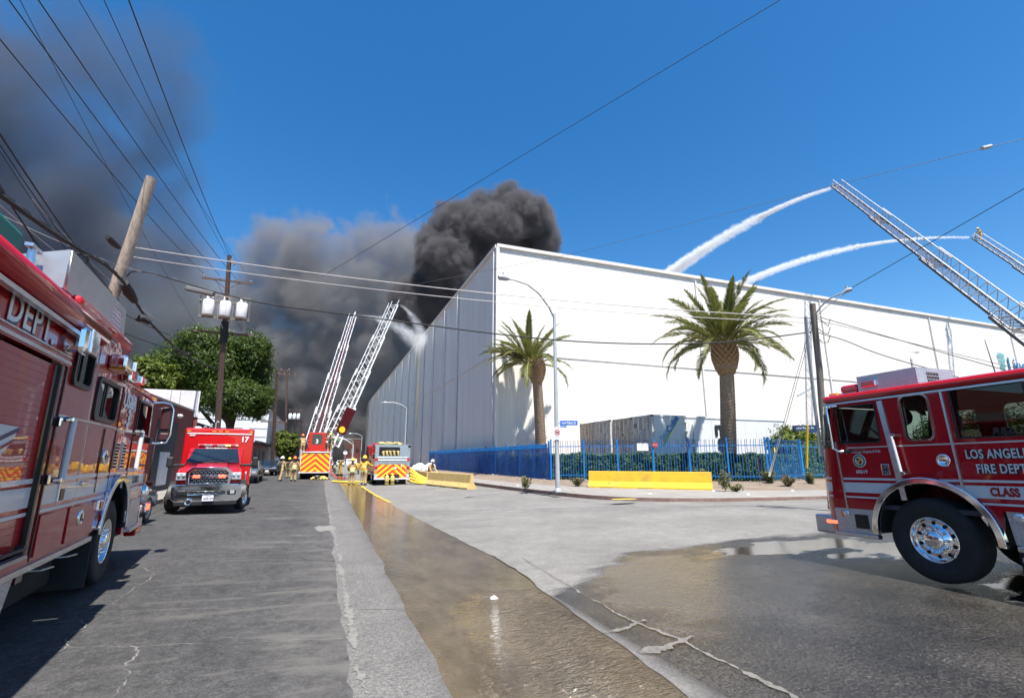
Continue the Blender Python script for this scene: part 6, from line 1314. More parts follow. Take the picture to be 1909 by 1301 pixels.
ns = thing('parking_sign', 'small white sign with a red crossed circle strapped to the lamp pole', 'sign', lampb+Vector((-0.02,-0.115,2.52)), R(-26))
mb = MB(); mb.box((0,0,0), (0.34,0.012,0.56)); mb.build('panel', M('sign_white'), ns); plate('prohibition_ring', [circle(0,0.04,0.125), circle(0,0.04,0.095)], 0.006, M('sign_red'), ns, L4((0,-0.010,0)))
mb = MB(); mb.bar((-0.085,-0.012,0.125),(0.085,-0.012,-0.045),0.006,0.028,(0,0,1)); mb.build('prohibition_bar', M('sign_red'), ns); plate('pictogram', [[(-0.07,0.0),(0.07,0.0),(0.06,0.05),(0.03,0.10),(-0.03,0.05),(-0.06,0.06)]], 0.004, M('letter_black'), ns, L4((0,-0.008,0)))
lettering('NO STOPPING', 0.045, M('sign_red'), ns, L4((0,-0.008,0.235)), 0.003, name='sign_lettering'); lettering('ANY TIME', 0.04, M('sign_red'), ns, L4((0,-0.008,-0.17)), 0.003, name='sign_lettering')
us = thing('street_sign', 'dark blue Union Pacific Av name sign on the grey pole by the fire engine', 'street sign', at(1524, 797, 15.3), R(-45))
mb = MB(); mb.box((-0.36,0,0.0), (0.66,0.02,0.17)); mb.build('blade', M('sign_navy'), us); lettering('Union Pacific Av', 0.10, M('sign_white'), us, L4((-0.36,-0.014,0.0)), 0.004, 0.001, name='sign_lettering', sx=0.80); mb = MB(); mb.box((-0.17,0,-0.12), (0.26,0.02,0.07)); mb.build('number_blade', M('sign_navy'), us)
# stays of the right pole with their guards
for (a, b_, nm, lab, m_) in ((rel(1505,792,14.9), rel(1504,872,14.9), 'stay_guard', 'upright yellow guard of a pole stay in front of the blue fence', 'guard_yellow'), (rel(1455,812,16.3), rel(1434,888,16.3), 'stay_guard', 'slanting cream guard of a pole stay before the hedge', 'guard_white')):
    o = MB(); o.tube([a, b_], 0.035, 8); o = o.build(nm, M(m_), None, loc=pC_base); tag(o, lab, 'stay guard')
def wire(name, pts, r, m='cable_black', label='', group=None, sag=0.0, cat='overhead wire', n=18):
    P_ = []
    pts = [Vector(p) for p in pts]
    for a, b in zip(pts[:-1], pts[1:]):
        L = (b-a).length
        for i in range(n+1 if b is pts[-1] else n):
            t = i/n; P_.append(a.lerp(b, t)-Vector((0,0,sag*4*t*(1-t))))
    mb = MB(); mb.tube(P_, r, 5); o = mb.build(name, M(m), None, fix=False); return tag(o, label, cat, group)
wire('stay_wire', [rel(1512,600,15.5)+pC_base, rel(1434,888,16.3)+pC_base], 0.008, 'cable_grey', 'upper thin stay slanting from the grey pole to the cream guard', 'stays of the grey pole'); wire('stay_wire', [rel(1514,610,15.5)+pC_base, rel(1440,880,16.3)+pC_base], 0.008, 'cable_grey', 'lower thin stay slanting from the grey pole to the cream guard', 'stays of the grey pole')
wire('stay_wire', [at(1500,640,15.4), at(1505,792,14.9)], 0.007, 'cable_grey', 'thin stay dropping to the yellow guard')
# lines over the street from the pale pole to the grey pole
g1 = 'lines over the crossing'
wire('overhead_wire', [at(248,461,15.4), at(1513,593,15.6)], 0.016, 'insulator', 'upper of the two pale lines from the pale pole over the street', g1, sag=0.30)
wire('overhead_wire', [at(240,478,15.4), at(1513,602,15.6)], 0.013, 'insulator', 'lower of the two pale lines from the pale pole over the street', g1, sag=0.33)
wire('overhead_cable', [at(236,507,15.4), at(262,502,15.3), at(350,524,15.2), at(420,545,15.2), at(1510,620,15.6)], 0.02, 'cable_black', 'thick dark sagging cable over the street below the two pale lines', g1, sag=0.0) if False else None
def curve_wire(name, keys, r, m, label, group=None):
    P_ = [at(*k) for k in keys]; P_ = smooth_pts(P_); mb = MB(); mb.tube(P_, r, 6); o = mb.build(name, M(m), None, fix=False); return tag(o, label, 'overhead wire', group)
def smooth_pts(P_, it=2):
    for _ in range(it):
        q = [P_[0]]
        for a, b in zip(P_[:-1], P_[1:]): q += [a.lerp(b, .25), a.lerp(b, .75)]
        P_ = q+[P_[-1]]
    return P_
curve_wire('overhead_cable', [(236,515,15.3),(248,503,15.3),(300,513,15.2),(400,545,15.2),(500,568,15.0),(620,583,14.9),(760,601,14.9),(900,620,14.9),(1050,636,15.0),(1200,642,15.1),(1350,640,15.3),(1512,619,15.6)], 0.021, 'cable_black', 'thick dark sagging cable across the street, below the two pale lines', g1)
mb = MB(); a, b_ = at(347,537,15.15), at(399,549,15.15); mb.bar(a, b_, 0.16, 0.14); sc = mb.build('splice_case', M('splice_grey'), None, bevel=0.03); tag(sc, 'long grey splice box hanging on the dark cable near the transformer pole', 'splice box')
curve_wire('overhead_wire', [(1517,588,15.6),(1600,612,15.0),(1750,655,14.5),(1909,700,14)], 0.012, 'cable_black', 'upper service line running right from the grey pole', 'service lines at the right'); curve_wire('overhead_wire', [(1519,598,15.6),(1560,605,15.4),(1700,640,15),(1909,690,14)], 0.009, 'cable_grey', 'thin service line running right from the grey pole', 'service lines at the right'); curve_wire('overhead_wire', [(1519,617,15.6),(1540,625,15.4),(1570,632,15.3),(1640,662,15),(1780,700,14.5),(1909,745,14)], 0.014, 'cable_black', 'lower dark service line running right from the grey pole', 'service lines at the right')
# long single wires across the sky
wire('overhead_wire', [at(1475,-15,16), at(1452,2,16.2), at(850,365,24), at(600,516,32)], 0.013, 'cable_black', 'single long wire falling from the top edge across the blue sky to the smoke', None, 0.0)
wire('overhead_wire', [at(1990,238,20), at(1909,259,21), at(1840,275,21.5), at(1560,344,25), at(1060,475,33), at(700,545,42)], 0.012, 'cable_grey', 'long wire at the right carrying a small box, passing the ladder tip', None, 0.0)
mb = MB(); a, b_ = at(1831,277,21.4), at(1847,273,21.5); mb.cyl(a, b_, 0.085, 0.085, 10); o = mb.build('line_box', M('lamp_grey'), None); tag(o, 'small grey cylinder clipped on the wire high at the right', 'line box')
wire('overhead_wire', [at(1960,318,12), at(1909,352,12.4), at(1587,537,14.85)], 0.011, 'cable_black', 'wire from the lamp head of the grey pole up to the right edge', None, 0.0)
# lines along the left side: from the transformer pole and the pale pole to the upper left
g2 = 'power lines over the left kerb'
def armB(py, x): return pB_base+onB(py)+Vector((x,0,0.2))
for k, (px, py, q, r_) in enumerate(((0,50,armB(524,-1.3),0.014),(30,-5,armB(524,-0.4),0.014),(84,-5,armB(524,0.5),0.014),(158,-5,armB(524,1.4),0.008),(203,-5,pB_base+onB(484),0.009),(248,-5,pB_base+onB(482)+Vector((0.1,0,0)),0.014),(48,-5,armB(622,-1.5),0.007))):
    e = at(px, py, 9.5); e2_ = q+(e-q)*1.25
    wire('power_line', [q, e2_], r_, 'cable_black', ('power line reaching the left edge highest up, from the transformer pole','first power line at the top edge counted from the left','third power line at the top edge counted from the left','faint fourth power line at the top edge counted from the left','fifth power line at the top edge counted from the left','rightmost power line at the top edge, against blue sky','second power line at the top edge, very thin and crossing another')[k], g2, sag=0.35)
g3 = 'cables on the pale pole'
qa = pA_top+dA*2.6
for k, (px, py, f, r_) in enumerate(((0,230,0.635,0.016),(0,250,0.62,0.009),(0,262,0.60,0.007),(0,330,0.53,0.014),(0,322,0.50,0.007))):
    q = pA_base+(pA_top-pA_base)*f; e = at(px, py, 7.5); wire('telephone_cable', [q, q+(e-q)*1.35], r_, 'cable_black', ('uppermost thick dark cable from the pale pole to the left edge','second thin cable below the uppermost one left of the pale pole','third thin cable left of the pale pole','lower thick dark cable from the pale pole, just above the black bundle','thin cable crossing just over the black bundle left of the pole')[k], g3, sag=0.18)
for k, (x0, y0, x1, y1, D0, D1_, r_) in enumerate(((0,400,330,520,8.5,19,0.007),(0,383,250,560,8,20,0.006),(60,372,300,600,9,22,0.006))):
    wire('telephone_cable', [at(x0,y0,D0), at(x1,y1,D1_)], r_, 'insulator', ('lowest pale drop wire over the green tarpaulin','middle pale drop wire over the rescue truck roof','pale drop wire nearest the black bundle')[k], 'pale drop wires', sag=0.2)
# the bundle with its splice cases: passes low over the rescue truck, past the pale pole to the transformer pole
bk = [(-60,325,7.0),(0,363,7.6),(60,408,8.4),(130,455,9.8),(175,480,11.5),(205,500,13.5),(236,532,15.0),(262,580,17.5),(300,625,21),(350,668,26),(408,690,33)]
P_ = smooth_pts([at(*k) for k in bk]); mb = MB(); mb.tube(P_, 0.042, 7); 
for i in range(0, len(P_)-1):
    if i % 2 == 0: mb.tube([P_[i]+Vector((0,0,0.05)), P_[min(i+1,len(P_)-1)]+Vector((0,0,0.06))], 0.022, 5)
o = mb.build('cable_bundle', M('cable_black'), None, fix=False); tag(o, 'thick black cable bundle sagging past the pale pole down to the tree', 'cable bundle')
def case(keys, r, m, label):
    P2 = [at(*k) for k in keys]; mb = MB(); mb.tube(P2, r, 10, [r*0.7]+[r]*(len(P2)-2)+[r*0.7] if len(P2) > 2 else None); o = mb.build('splice_case', M(m), None); tag(o, label, 'splice box'); return o
case([(232,527,15.0),(240,545,15.4),(250,560,15.9)], 0.16, 'cable_black', 'dark barrel splice case on the cable bundle right beside the pale pole')
case([(200,441,12.6),(210,452,13.0),(221,461,13.4)], 0.09, 'cable_black', 'small dark splice case left of the pale pole, high up')
case([(253,594,17.2),(266,593,17.3),(279,601,17.5)], 0.14, 'cable_black', 'dark box hanging under the cable bundle right of the pale pole')
for (c, rr, wh_) in (((150,468,10.6),0.16,'left of the pale pole'), ((318,646,23),0.35,'right of the pale pole'), ((345,658,26),0.3,'in front of the big tree')):
    q = at(*c); mb = MB(); mb.tube([q+Vector((rr*math.cos(t*0.6), 0.1*math.sin(t*0.9), -0.1+rr*0.45*math.sin(t*0.6)-0.02*t*0.3)) for t in range(16)], 0.018, 5); o = mb.build('cable_loop', M('cable_black'), None, fix=False); tag(o, 'slack coil of black cable tied under the cable bundle '+wh_, 'cable loop', 'slack coils under the bundle')
wire('overhead_wire', [pA_base+(pA_top-pA_base)*0.6, at(700,690,60)], 0.014, 'cable_black', 'dark line from the pale pole down to the far poles', 'lines along the left kerb', 0.0) if False else None
for k, (f, ty) in enumerate(((0.60, 640),(0.545, 655))):
    wire('overhead_wire', [pA_base+(pA_top-pA_base)*f, at(408-3*k, ty, 33)], 0.016, 'cable_black', ('upper','lower')[k]+' of two dark lines dropping from the pale pole to the transformer pole', 'lines between the two left poles', 0.4)
prev = [pB_base+onB(524), pB_base+onB(622)]
for (t, D, q, b) in PT[:3]:
    for k in range(2):
        e = t+Vector((0.9*(k*2-1),0,0.0)); wire('overhead_wire', [prev[k]+Vector((0.7*(k*2-1),0,0)), e], 0.013, 'cable_black', ('left','right')[k]+' line ending at the '+('pole behind the big tree','thin pole behind the small tree','pole with small distant transformers')[PT.index((t, D, q, b))], 'lines along the left kerb', 0.5)
    prev = [t, t]
# distant street lamps on the warehouse side
def far_lamp(px, py, D, bx, armlen, label):
    t = at(px, py, D); b = Vector((t.x+armlen, t.y, 0.3)); q = thing('street_lamp', label, 'street lamp', b, 0, 'street lamps along the warehouse')
    h = t.z-0.3; mb = MB(); mb.tube([(0,0,0),(0,0,h*0.5),(0,0,h-0.6)], 0.09, 8, [0.11,0.09,0.07]); mb.build('pole', M('galvanised'), q); mb = MB(); mb.tube([(0,0,h-0.65),(-armlen*0.25,0,h-0.22),(-armlen*0.6,0,h+0.02),(-armlen,0,h)], 0.05, 6); mb.build('lamp_arm', M('galvanised'), q); mb = MB(); mb.tube([(-armlen+0.1,0,h),(-armlen-0.2,0,h),(-armlen-0.6,0,h-0.03)], 0.1, 8, [0.05,0.12,0.05]); mb.build('lamp_head', M('sign_white'), q)
q_ = at(1712, 656, 36); far_lamp(1712, 656, 36, 0, -1.0, 'slim grey yard lamp seen above the roof of the right fire engine'); far_lamp(720, 750, 62, 0, 2.6, 'white street lamp in front of the grey warehouse flank'); far_lamp(655, 808, 120, 0, 2.6, 'small distant street lamp nearest the end of the warehouse'); far_lamp(642, 818, 150, 0, 2.6, 'small distant street lamp above the brick building'); far_lamp(635, 826, 185, 0, 2.6, 'most distant street lamp seen left of the brick building')
# ------------------------------------------------------------------ fence, barriers, containers, hedge on the corner
mat('fence_blue', (0.012,0.16,0.45), 0.45, var=0.15, scale=6); mat('fence_blue_light', (0.02,0.20,0.42), 0.5, var=0.2, scale=6)
mat('barrier_yellow', (0.66,0.40,0.02), 0.75, var=0.12, scale=2.5, dirt=0.75, dirtcol=(0.30,0.19,0.06), bump=0.4, bscale=25); mat('barrier_pale', (0.55,0.38,0.14), 0.8, var=0.15, scale=3, dirt=0.5, dirtcol=(0.3,0.22,0.12), bump=0.3, bscale=25); mat('rust', (0.10,0.05,0.03), 0.9)
FZ = 0.56
pk = MB(); n_ = 7; cur = [(0,0,0.12),(0,0,1.98)]+[(0,-0.30*(1-math.cos(R(60*i/5))) ,1.98+0.34*math.sin(R(60*i/5))) for i in range(1, 6)]
pk.tube(cur, 0.014, 4, caps=False); pk.f = pk.f; picket_me = pk.mesh('picket', M('fence_blue'))
def make_fence(name, label, a, b, spacing, post_sp, m='fence_blue', h=2.25, pm=None, outward=None, cat='fence', pickets=True):
    a, b = Vector(a), Vector(b); d = b-a; L = d.length; d.normalize(); rz = math.atan2(d.y, d.x)
    f = thing(name, label, cat, a, rz)
    if pickets:
        for i in range(int(L/spacing)+1): share('picket', pm or picket_me, f, (i*spacing, 0, 0), (R(1.2*math.sin(i*3.7)), R(0.8*math.sin(i*2.3)), 0))
    n = int(round(L/post_sp)); 
    pmb = MB(); pmb.box((0,0.03,h/2+0.05), (0.085,0.085,h+0.1)); pmb.box((0,0.03,h+0.115), (0.1,0.1,0.03)); pme = pmb.mesh('post', M(m))
    for i in range(n+1): share('post', pme, f, (L*i/n, 0, 0), (R(0.8*math.sin(i*1.9)), R(0.7*math.sin(i*2.7)), 0))
    for z in (0.28, 1.94):
        mb = MB(); mb.box((L/2, 0.028, z), (L, 0.035, 0.045)); mb.build('rail', M(m), f)
    return f, L
f1, L1 = make_fence('steel_fence', 'blue steel picket fence with curved tips behind the long yellow barrier', (12.9,27.3,FZ), (22.55,20.4,FZ), 0.15, 2.05)
f2, L2 = make_fence('steel_fence', 'short blue picket fence section right of the palm, beside the leaning blue post', (22.75,20.35,FZ), (26.8,21.8,FZ), 0.14, 4.3)
pk2 = MB(); pk2.tube([(p[0],p[1],p[2]) for p in cur], 0.014, 4, caps=False); pk2m = pk2.mesh('picket', M('fence_blue_light'))
f3, L3 = make_fence('steel_fence', 'pale blue picket fence running behind the front of the right fire engine', (26.95,21.85,FZ), (41,22.3,FZ), 0.16, 2.8, 'fence_blue_light', pm=pk2m)
# street-side run with mesh screening
m = bpy.data.materials.new('blue_screen'); n, l, b = nodes_of(m); b.inputs['Base Color'].default_value = (0.008,0.10,0.36,1); b.inputs['Roughness'].default_value = 0.8
tc = n.new('ShaderNodeTexCoord'); nz = n.new('ShaderNodeTexNoise'); nz.inputs['Scale'].default_value = 0.9; nz.inputs['Detail'].default_value = 5; l.new(tc.outputs['Object'], nz.inputs['Vector'])
mr = n.new('ShaderNodeMapRange'); mr.inputs[1].default_value = 0.35; mr.inputs[2].default_value = 0.7; mr.inputs[3].default_value = 0.88; mr.inputs[4].default_value = 0.5; l.new(nz.outputs['Fac'], mr.inputs[0]); l.new(mr.outputs[0], b.inputs['Alpha']); MATS['blue_screen'] = m
mat('blue_hem', (0.02,0.33,0.80), 0.7, var=0.2, scale=3)
f4, L4_ = make_fence('screened_fence', 'long blue screened fence along the street below the grey warehouse flank', (12.55,62.0,FZ-0.1), (12.88,27.55,FZ), 0.6, 2.45)
def drape(name, z0, z1, y, m, amp):
    mb = MB(); vs = []; N_ = 170
    for i in range(N_+1):
        x = L4_*i/N_; sagz = 0.04*math.sin(x*2.56)**2
        for j in range(7):
            z = lerp(z0, z1-sagz, j/6); vs.append((x, y+amp*(fbm(x*0.9, z*0.7, 3)+0.5*math.sin(x*3.1+z)), z))
    mb.add(vs, [(i*7+j, i*7+j+1, (i+1)*7+j+1, (i+1)*7+j) for i in range(N_) for j in range(6)], True); return mb.build(name, m, f4, fix=False)
drape('screen', 0.08, 1.98, -0.07, M('blue_screen'), 0.035); drape('screen_hem', 1.96, 2.22, -0.10, M('blue_hem'), 0.03)
# --- concrete barriers
def barrier(name, label, a, b, m, z, tagz=0.0):
    a, b = Vector(a), Vector(b); d = b-a; L = d.length; rz = math.atan2(d.y, d.x)
    t = thing(name, label, 'barrier', (a.x, a.y, z), rz, 'yellow concrete barriers')
    half = [(-0.30,0.0),(-0.30,0.08),(-0.13,0.33),(-0.085,0.80),(-0.07,0.82)]; prof = half+[(-x, zz) for x, zz in reversed(half)]
    mb = MB(); N_ = 26; vs = []
    for i in range(N_+1):
        for (y, zz) in prof:
            e = 0.004*fbm(i*0.7, zz*5, y*3); ch = 0.0
            if zz < 0.01 and (int(i*0.37) % 3 == 1): ch = 0.025
            vs.append((L*i/N_, y+e, zz+ch))
    k = len(prof); mb.add(vs, [(i*k+j, i*k+j+1, (i+1)*k+j+1, (i+1)*k+j) for i in range(N_) for j in range(k-1)]+[tuple(range(k)), tuple(range(N_*k, N_*k+k))], False); mb.build('body', M(m), t)
    for f in (0.18, 0.80):
        q = MB(); q.lathe([(0.04,0),(0.035,0.02),(0.001,0.025)], 10, 'Y', (L*f, -0.117, 0.50)); q.build('lifting_hole', M('rust'), t); q = MB(); q.box((L*f,-0.20,0.22), (0.09,0.03,0.09)); q.build('drain_slot', M('barrier_pale'), t)
    return t
barrier('concrete_barrier', 'long bright yellow concrete barrier in front of the blue picket fence', (12.95,22.85), (17.15,18.75), 'barrier_yellow', 0.345)
barrier('concrete_barrier', 'yellow concrete barrier at the kerb beside the hose bed fire engine', (6.75,33.2), (7.95,27.2), 'barrier_pale', 0.12)
barrier('concrete_barrier', 'shaded yellow barrier piece half hidden behind the hose loops', (6.6,39.5), (6.9,34.2), 'barrier_pale', 0.10)
# --- shipping containers on trailers
mat('container_grey', (0.52,0.50,0.46), 0.6, var=0.25, scale=3, dirt=0.9, dirtcol=(0.13,0.07,0.04)); mat('container_brown', (0.52,0.44,0.36), 0.65, var=0.3, scale=3, dirt=0.9, dirtcol=(0.12,0.06,0.035)); mat('container_white', (0.62,0.63,0.63), 0.45, var=0.06, scale=1.5, dirt=0.25, dirtcol=(0.35,0.32,0.28), stretch=(1,1,0.3)); mat('container_bar', (0.36,0.33,0.28), 0.5, metal=0.3, dirt=0.6, dirtcol=(0.14,0.07,0.04))
mat('logo_cyan', (0.10,0.42,0.62), 0.4); mat('logo_green', (0.25,0.50,0.05), 0.4)
CX0, CY0, CZ = 20.5, 27.5, 1.80
def container(i, label, mt, deep):
    t = thing('shipping_container', label, 'container', (CX0+0.12*math.sin(i*2.1), CY0+2.52*i, CZ), 0, 'row of containers behind the hedge')
    mb = MB(); mb.box((6.15,1.22,1.45), (12.0,2.36,2.8)); mb.build('body', M('container_white'), t)
    for x in (0.08, 12.15):
        for y in (0.07, 2.37):
            mb = MB(); mb.box((x,y,1.45), (0.16,0.14,2.9)); mb.build('corner_post', M(mt if x < 1 else 'container_white'), t)
    mb = MB(); mb.box((0.06,1.22,2.83), (0.12,2.44,0.14)); mb.box((0.06,1.22,0.08), (0.12,2.44,0.16)); mb.build('end_frame', M(mt), t)
    for z in (0.08, 2.83):
        mb = MB(); mb.box((6.1,0.04,z), (11.9,0.08,0.14)); mb.build('side_rail', M('container_white'), t)
    for k, y in enumerate((0.67, 1.78)):
        mb = MB(); mb.box((0.04,y,1.45), (0.05,1.06,2.58)); dr = mb.build('door', M(mt), t, bevel=0.01)
        for yy in (-0.28, 0.28):
            mb = MB(); mb.cyl((-0.02,y+yy,0.15), (-0.02,y+yy,2.78), 0.022, 0.022, 6); mb.build('lock_rod', M('container_bar'), dr)
            mb = MB(); mb.box((-0.03,y+yy*0.6,1.15), (0.04,0.36,0.04)); mb.build('lock_handle', M('container_bar'), dr)
        for z in (0.4, 1.1, 1.8, 2.5):
            mb = MB(); mb.box((-0.0,y+(0.5 if k else -0.5),z), (0.05,0.10,0.08)); mb.build('hinge', M('container_bar'), dr)
    sg_ = MB()
    for x in range(1, 12): sg_.box((x*1.02,0.035,1.45), (0.03,0.02,2.6))
    sg_.build('side_seam', M('container_white'), t, kind='stuff')
    ch = MB(); ch.box((6,0.8,-0.15), (12.4,0.18,0.26)); ch.box((6,1.6,-0.15), (12.4,0.18,0.26)); ch.box((2.0,1.22,-0.7), (0.2,2.2,0.2)); ch.box((10.6,1.22,-0.75), (0.4,2.0,0.8)); ch.build('trailer_frame', M('underbody'), t)
    for x in (1.4, 2.7):
        for y in (0.25, 2.2): wheel(t, (x, y, -0.75), 0.48, 0.4, 0.28, 1 if y > 1 else -1)
    return t
labs = ['nearest white container with blue and green lettering on its long side', 'second container end in the row, rusty at its door edge', 'third container end in the row, brown with dark stains', 'farthest container end of the row by the warehouse wall']
cts = [container(i, labs[i], ('container_grey','container_brown','container_grey','container_brown')[i], i) for i in range(4)]
c0 = cts[0]
def rotY4(loc, ang): return Matrix.Translation(Vector(loc)) @ Matrix.Rotation(ang, 4, 'Y')
lettering('Sea', 0.62, M('logo_cyan'), c0, rotY4((0.95,-0.02,1.55), R(-52)), 0.01, 0.0, name='brand_lettering'); lettering('Cube', 0.62, M('sign_blue'), c0, rotY4((1.68,-0.02,2.30), R(-52)), 0.01, 0.012, name='brand_lettering')
mb = MB(); mb.bar((0.75,-0.015,0.75),(2.25,-0.015,2.75),0.012,0.09,(0,0,1)); mb.build('brand_stripe', M('logo_green'), c0)
for s_, x in (('MEDITERRANEAN', 2.75), ('SHIPPING CO', 3.35)):
    for k, ch in enumerate(s_):
        if ch != ' ': lettering(ch, 0.20, M('letter_black'), c0, L4((x,-0.02,2.35-0.165*k-(0.15 if x > 3 else 0))), 0.006, 0.006, name='vertical_letter')
lettering('m', 1.5, M('letter_black'), c0, L4((5.85,-0.02,2.05)), 0.008, 0.05, name='company_lettering'); lettering('sc', 1.5, M('letter_black'), c0, L4((6.05,-0.02,1.12)), 0.008, 0.05, name='company_lettering')
lettering('B2', 0.42, M('letter_black'), c0, L4((0.005,1.95,2.25), R(-90)), 0.006, 0.01, name='door_lettering'); lettering('MSCU 741', 0.13, M('letter_black'), c0, L4((11.2,-0.02,2.5)), 0.006, 0.002, name='code_lettering')
for k, (ci, y, z, s_) in enumerate(((0,0.9,1.9,'22G1'),(1,1.7,2.2,'SZLU'),(1,1.2,1.7,'45R1'),(2,1.6,2.2,'TRIU'),(2,0.8,1.8,'8024'))): lettering(s_, 0.16, M('letter_black'), cts[ci], L4((0.0,y,z), R(-90)), 0.005, 0.002, name='door_lettering')
# notices on the fence
for (px, py, w, h, mt, lab) in ((1198,833,0.62,0.42,'sign_white','pale notice board wired to the fence in front of the container ends'), (1221,829,0.30,0.22,'sign_red','small red notice with white lettering wired to the blue fence'), (1442,838,0.14,0.26,'guard_yellow','small yellow notice hanging on the fence behind the slanting guard'), (782,851,0.4,0.5,'sign_white','small white notice on the blue screened fence near the engine')):
    D = 24.2 if px < 1300 else (20.9 if px > 1400 and px < 1500 else 24); 
    if px > 1000:
        # on the fence plane f1 or f2
        a, bq = (Vector((12.9,27.3,FZ)), Vector((22.55,20.4,FZ))) if px < 1400 else (Vector((22.75,20.35,FZ)), Vector((26.8,21.8,FZ)))
        dd = (bq-a).normalized(); nn = Vector((dd.y, -dd.x, 0)); ray_ = bearing(px, py); p = CAM0+ray_*((a-CAM0).dot(nn)/ray_.dot(nn)); rz = math.atan2(dd.y, dd.x); p = p+nn*0.05
    else:
        p = on_x(px, py, 12.45); rz = R(-90)
    t = thing('notice', lab, 'sign', p, rz); mb = MB(); mb.box((0,0,0), (w,0.012,h)); mb.build('panel', M(mt), t)
    if mt == 'sign_red': lettering('STOP', 0.10, M('sign_white'), t, L4((0,-0.009,0)), 0.003, name='sign_lettering')
# --- foliage made of many small leaves
def leaf_mat(name, c0, c1, trans=0.35, rough=0.5):
    m = bpy.data.materials.new(name); n, l, b = nodes_of(m)
    geo = n.new('ShaderNodeNewGeometry'); oi = n.new('ShaderNodeTexNoise'); oi.inputs['Scale'].default_value = 0.9; l.new(geo.outputs['Position'], oi.inputs['Vector'])
    ri = n.new('ShaderNodeMath'); ri.operation = 'MULTIPLY_ADD'; ri.inputs[1].default_value = 0.55; l.new(geo.outputs['Random Per Island'], ri.inputs[0])
    sc_ = n.new('ShaderNodeMath'); sc_.operation = 'MULTIPLY'; sc_.inputs[1].default_value = 0.45; l.new(oi.outputs['Fac'], sc_.inputs[0]); l.new(sc_.outputs[0], ri.inputs[2])
    mx = n.new('ShaderNodeMix'); mx.data_type = 'RGBA'; mx.inputs['A'].default_value = (*c0, 1); mx.inputs['B'].default_value = (*c1, 1); l.new(ri.outputs[0], mx.inputs['Factor'])
    l.new(mx.outputs['Result'], b.inputs['Base Color']); b.inputs['Roughness'].default_value = rough; b.inputs['Specular IOR Level'].default_value = 0.35
    t = n.new('ShaderNodeBsdfTranslucent'); l.new(mx.outputs['Result'], t.inputs['Color']); s = n.new('ShaderNodeMixShader'); s.inputs[0].default_value = trans
    l.new(b.outputs[0], s.inputs[1]); l.new(t.outputs[0], s.inputs[2]); l.new(s.outputs[0], n['Material Output'].inputs['Surface']); MATS[name] = m
leaf_mat('leaf_hedge', (0.03,0.075,0.02), (0.15,0.235,0.07)); leaf_mat('leaf_ficus', (0.012,0.036,0.007), (0.105,0.165,0.02)); leaf_mat('leaf_light', (0.05,0.085,0.012), (0.17,0.21,0.03)); leaf_mat('leaf_dry', (0.10,0.085,0.04), (0.22,0.19,0.10)); leaf_mat('leaf_weed', (0.08,0.095,0.035), (0.24,0.24,0.11))
mat('bark', (0.07,0.05,0.035), 0.95, var=0.3, bump=0.6, bscale=12)
def leaves(name, centers, normals, size, m, parent=None, aspect=1.7, seed=0, kind=None, jitter=0.9, curl=0.25):
    g = np.random.default_rng(seed); C_ = np.asarray(centers, float); n = len(C_); N_ = np.asarray(normals, float)+g.normal(0, jitter, (n, 3)); N_ /= np.linalg.norm(N_, axis=1)[:, None]+1e-9
    a = np.cross(N_, g.normal(0, 1, (n, 3))); a /= np.linalg.norm(a, axis=1)[:, None]+1e-9; b = np.cross(N_, a); s = size*(0.6+0.8*g.random(n))[:, None]
    V = np.stack([C_-a*s*aspect, C_-b*s*0.55+N_*s*curl, C_+a*s*aspect, C_+b*s*0.55+N_*s*curl], 1).reshape(-1, 3)
    me = bpy.data.meshes.new(name); me.vertices.add(n*4); me.vertices.foreach_set('co', V.reshape(-1))
    idx = (np.arange(n)[:, None]*4+np.array([0,1,2,3])).reshape(-1).astype(np.int32); me.loops.add(n*4); me.loops.foreach_set('vertex_index', idx)
    me.polygons.add(n); me.polygons.foreach_set('loop_start', np.arange(0, n*4, 4, dtype=np.int32)); me.polygons.foreach_set('loop_total', np.full(n, 4, dtype=np.int32)); me.update(); me.validate(); me.materials.append(M(m))
    o = bpy.data.objects.new(name, me); COL.objects.link(o)
    if parent is not None: o.parent = parent
    if kind: o['kind'] = kind
    return o
g_ = np.random.default_rng(5)
def hedge(name, label, a, b, w, h, n, z, m='leaf_hedge', size=0.045, seed=1):
    a, b = Vector(a), Vector(b); L = (b-a).length; t = thing(name, label, 'hedge', (a.x, a.y, z), math.atan2(b.y-a.y, b.x-a.x))
    g = np.random.default_rng(seed); x = g.random(n)*L; face = g.random(n)
    hh = np.array([h*(1+0.10*fbm(q*0.8, seed)+0.05*fbm(q*3.0, seed+2)) for q in x])
    y = np.where(face < 0.62, -w/2+np.abs(g.normal(0, 0.12, n)), (g.random(n)-0.5)*w); zz = np.where(face < 0.62, g.random(n)**0.85*hh, hh-np.abs(g.normal(0, 0.10, n)))
    y = y+np.array([0.14*fbm(q*1.5, r*1.5, seed+7) for q, r in zip(x, zz)])
    nrm = np.where((face < 0.62)[:, None], np.array([[0,-1,0.35]]), np.array([[0,-0.2,1]]))
    leaves('foliage', np.stack([x, y, zz], 1), nrm, size, m, t, seed=seed)
    mb = MB(); mb.box((L/2, 0.08, h*0.45), (L, w*0.62, h*0.86)); core = mb.build('branches', M('bark'), t); return t
hedge('hedge', 'clipped dark green hedge right behind the blue picket fence', (13.3,28.2), (22.9,21.5), 0.9, 1.52, 20000, FZ, seed=2)
hedge('hedge', 'lower hedge stretch behind the fence section beside the palm', (23.2,21.7), (27.2,23.2), 0.8, 1.45, 7000, FZ, seed=3)
hedge('hedge', 'thinner hedge growing behind the blue screened fence', (13.45,44.0), (13.45,29.0), 0.5, 1.5, 6000, FZ, seed=4, size=0.06)
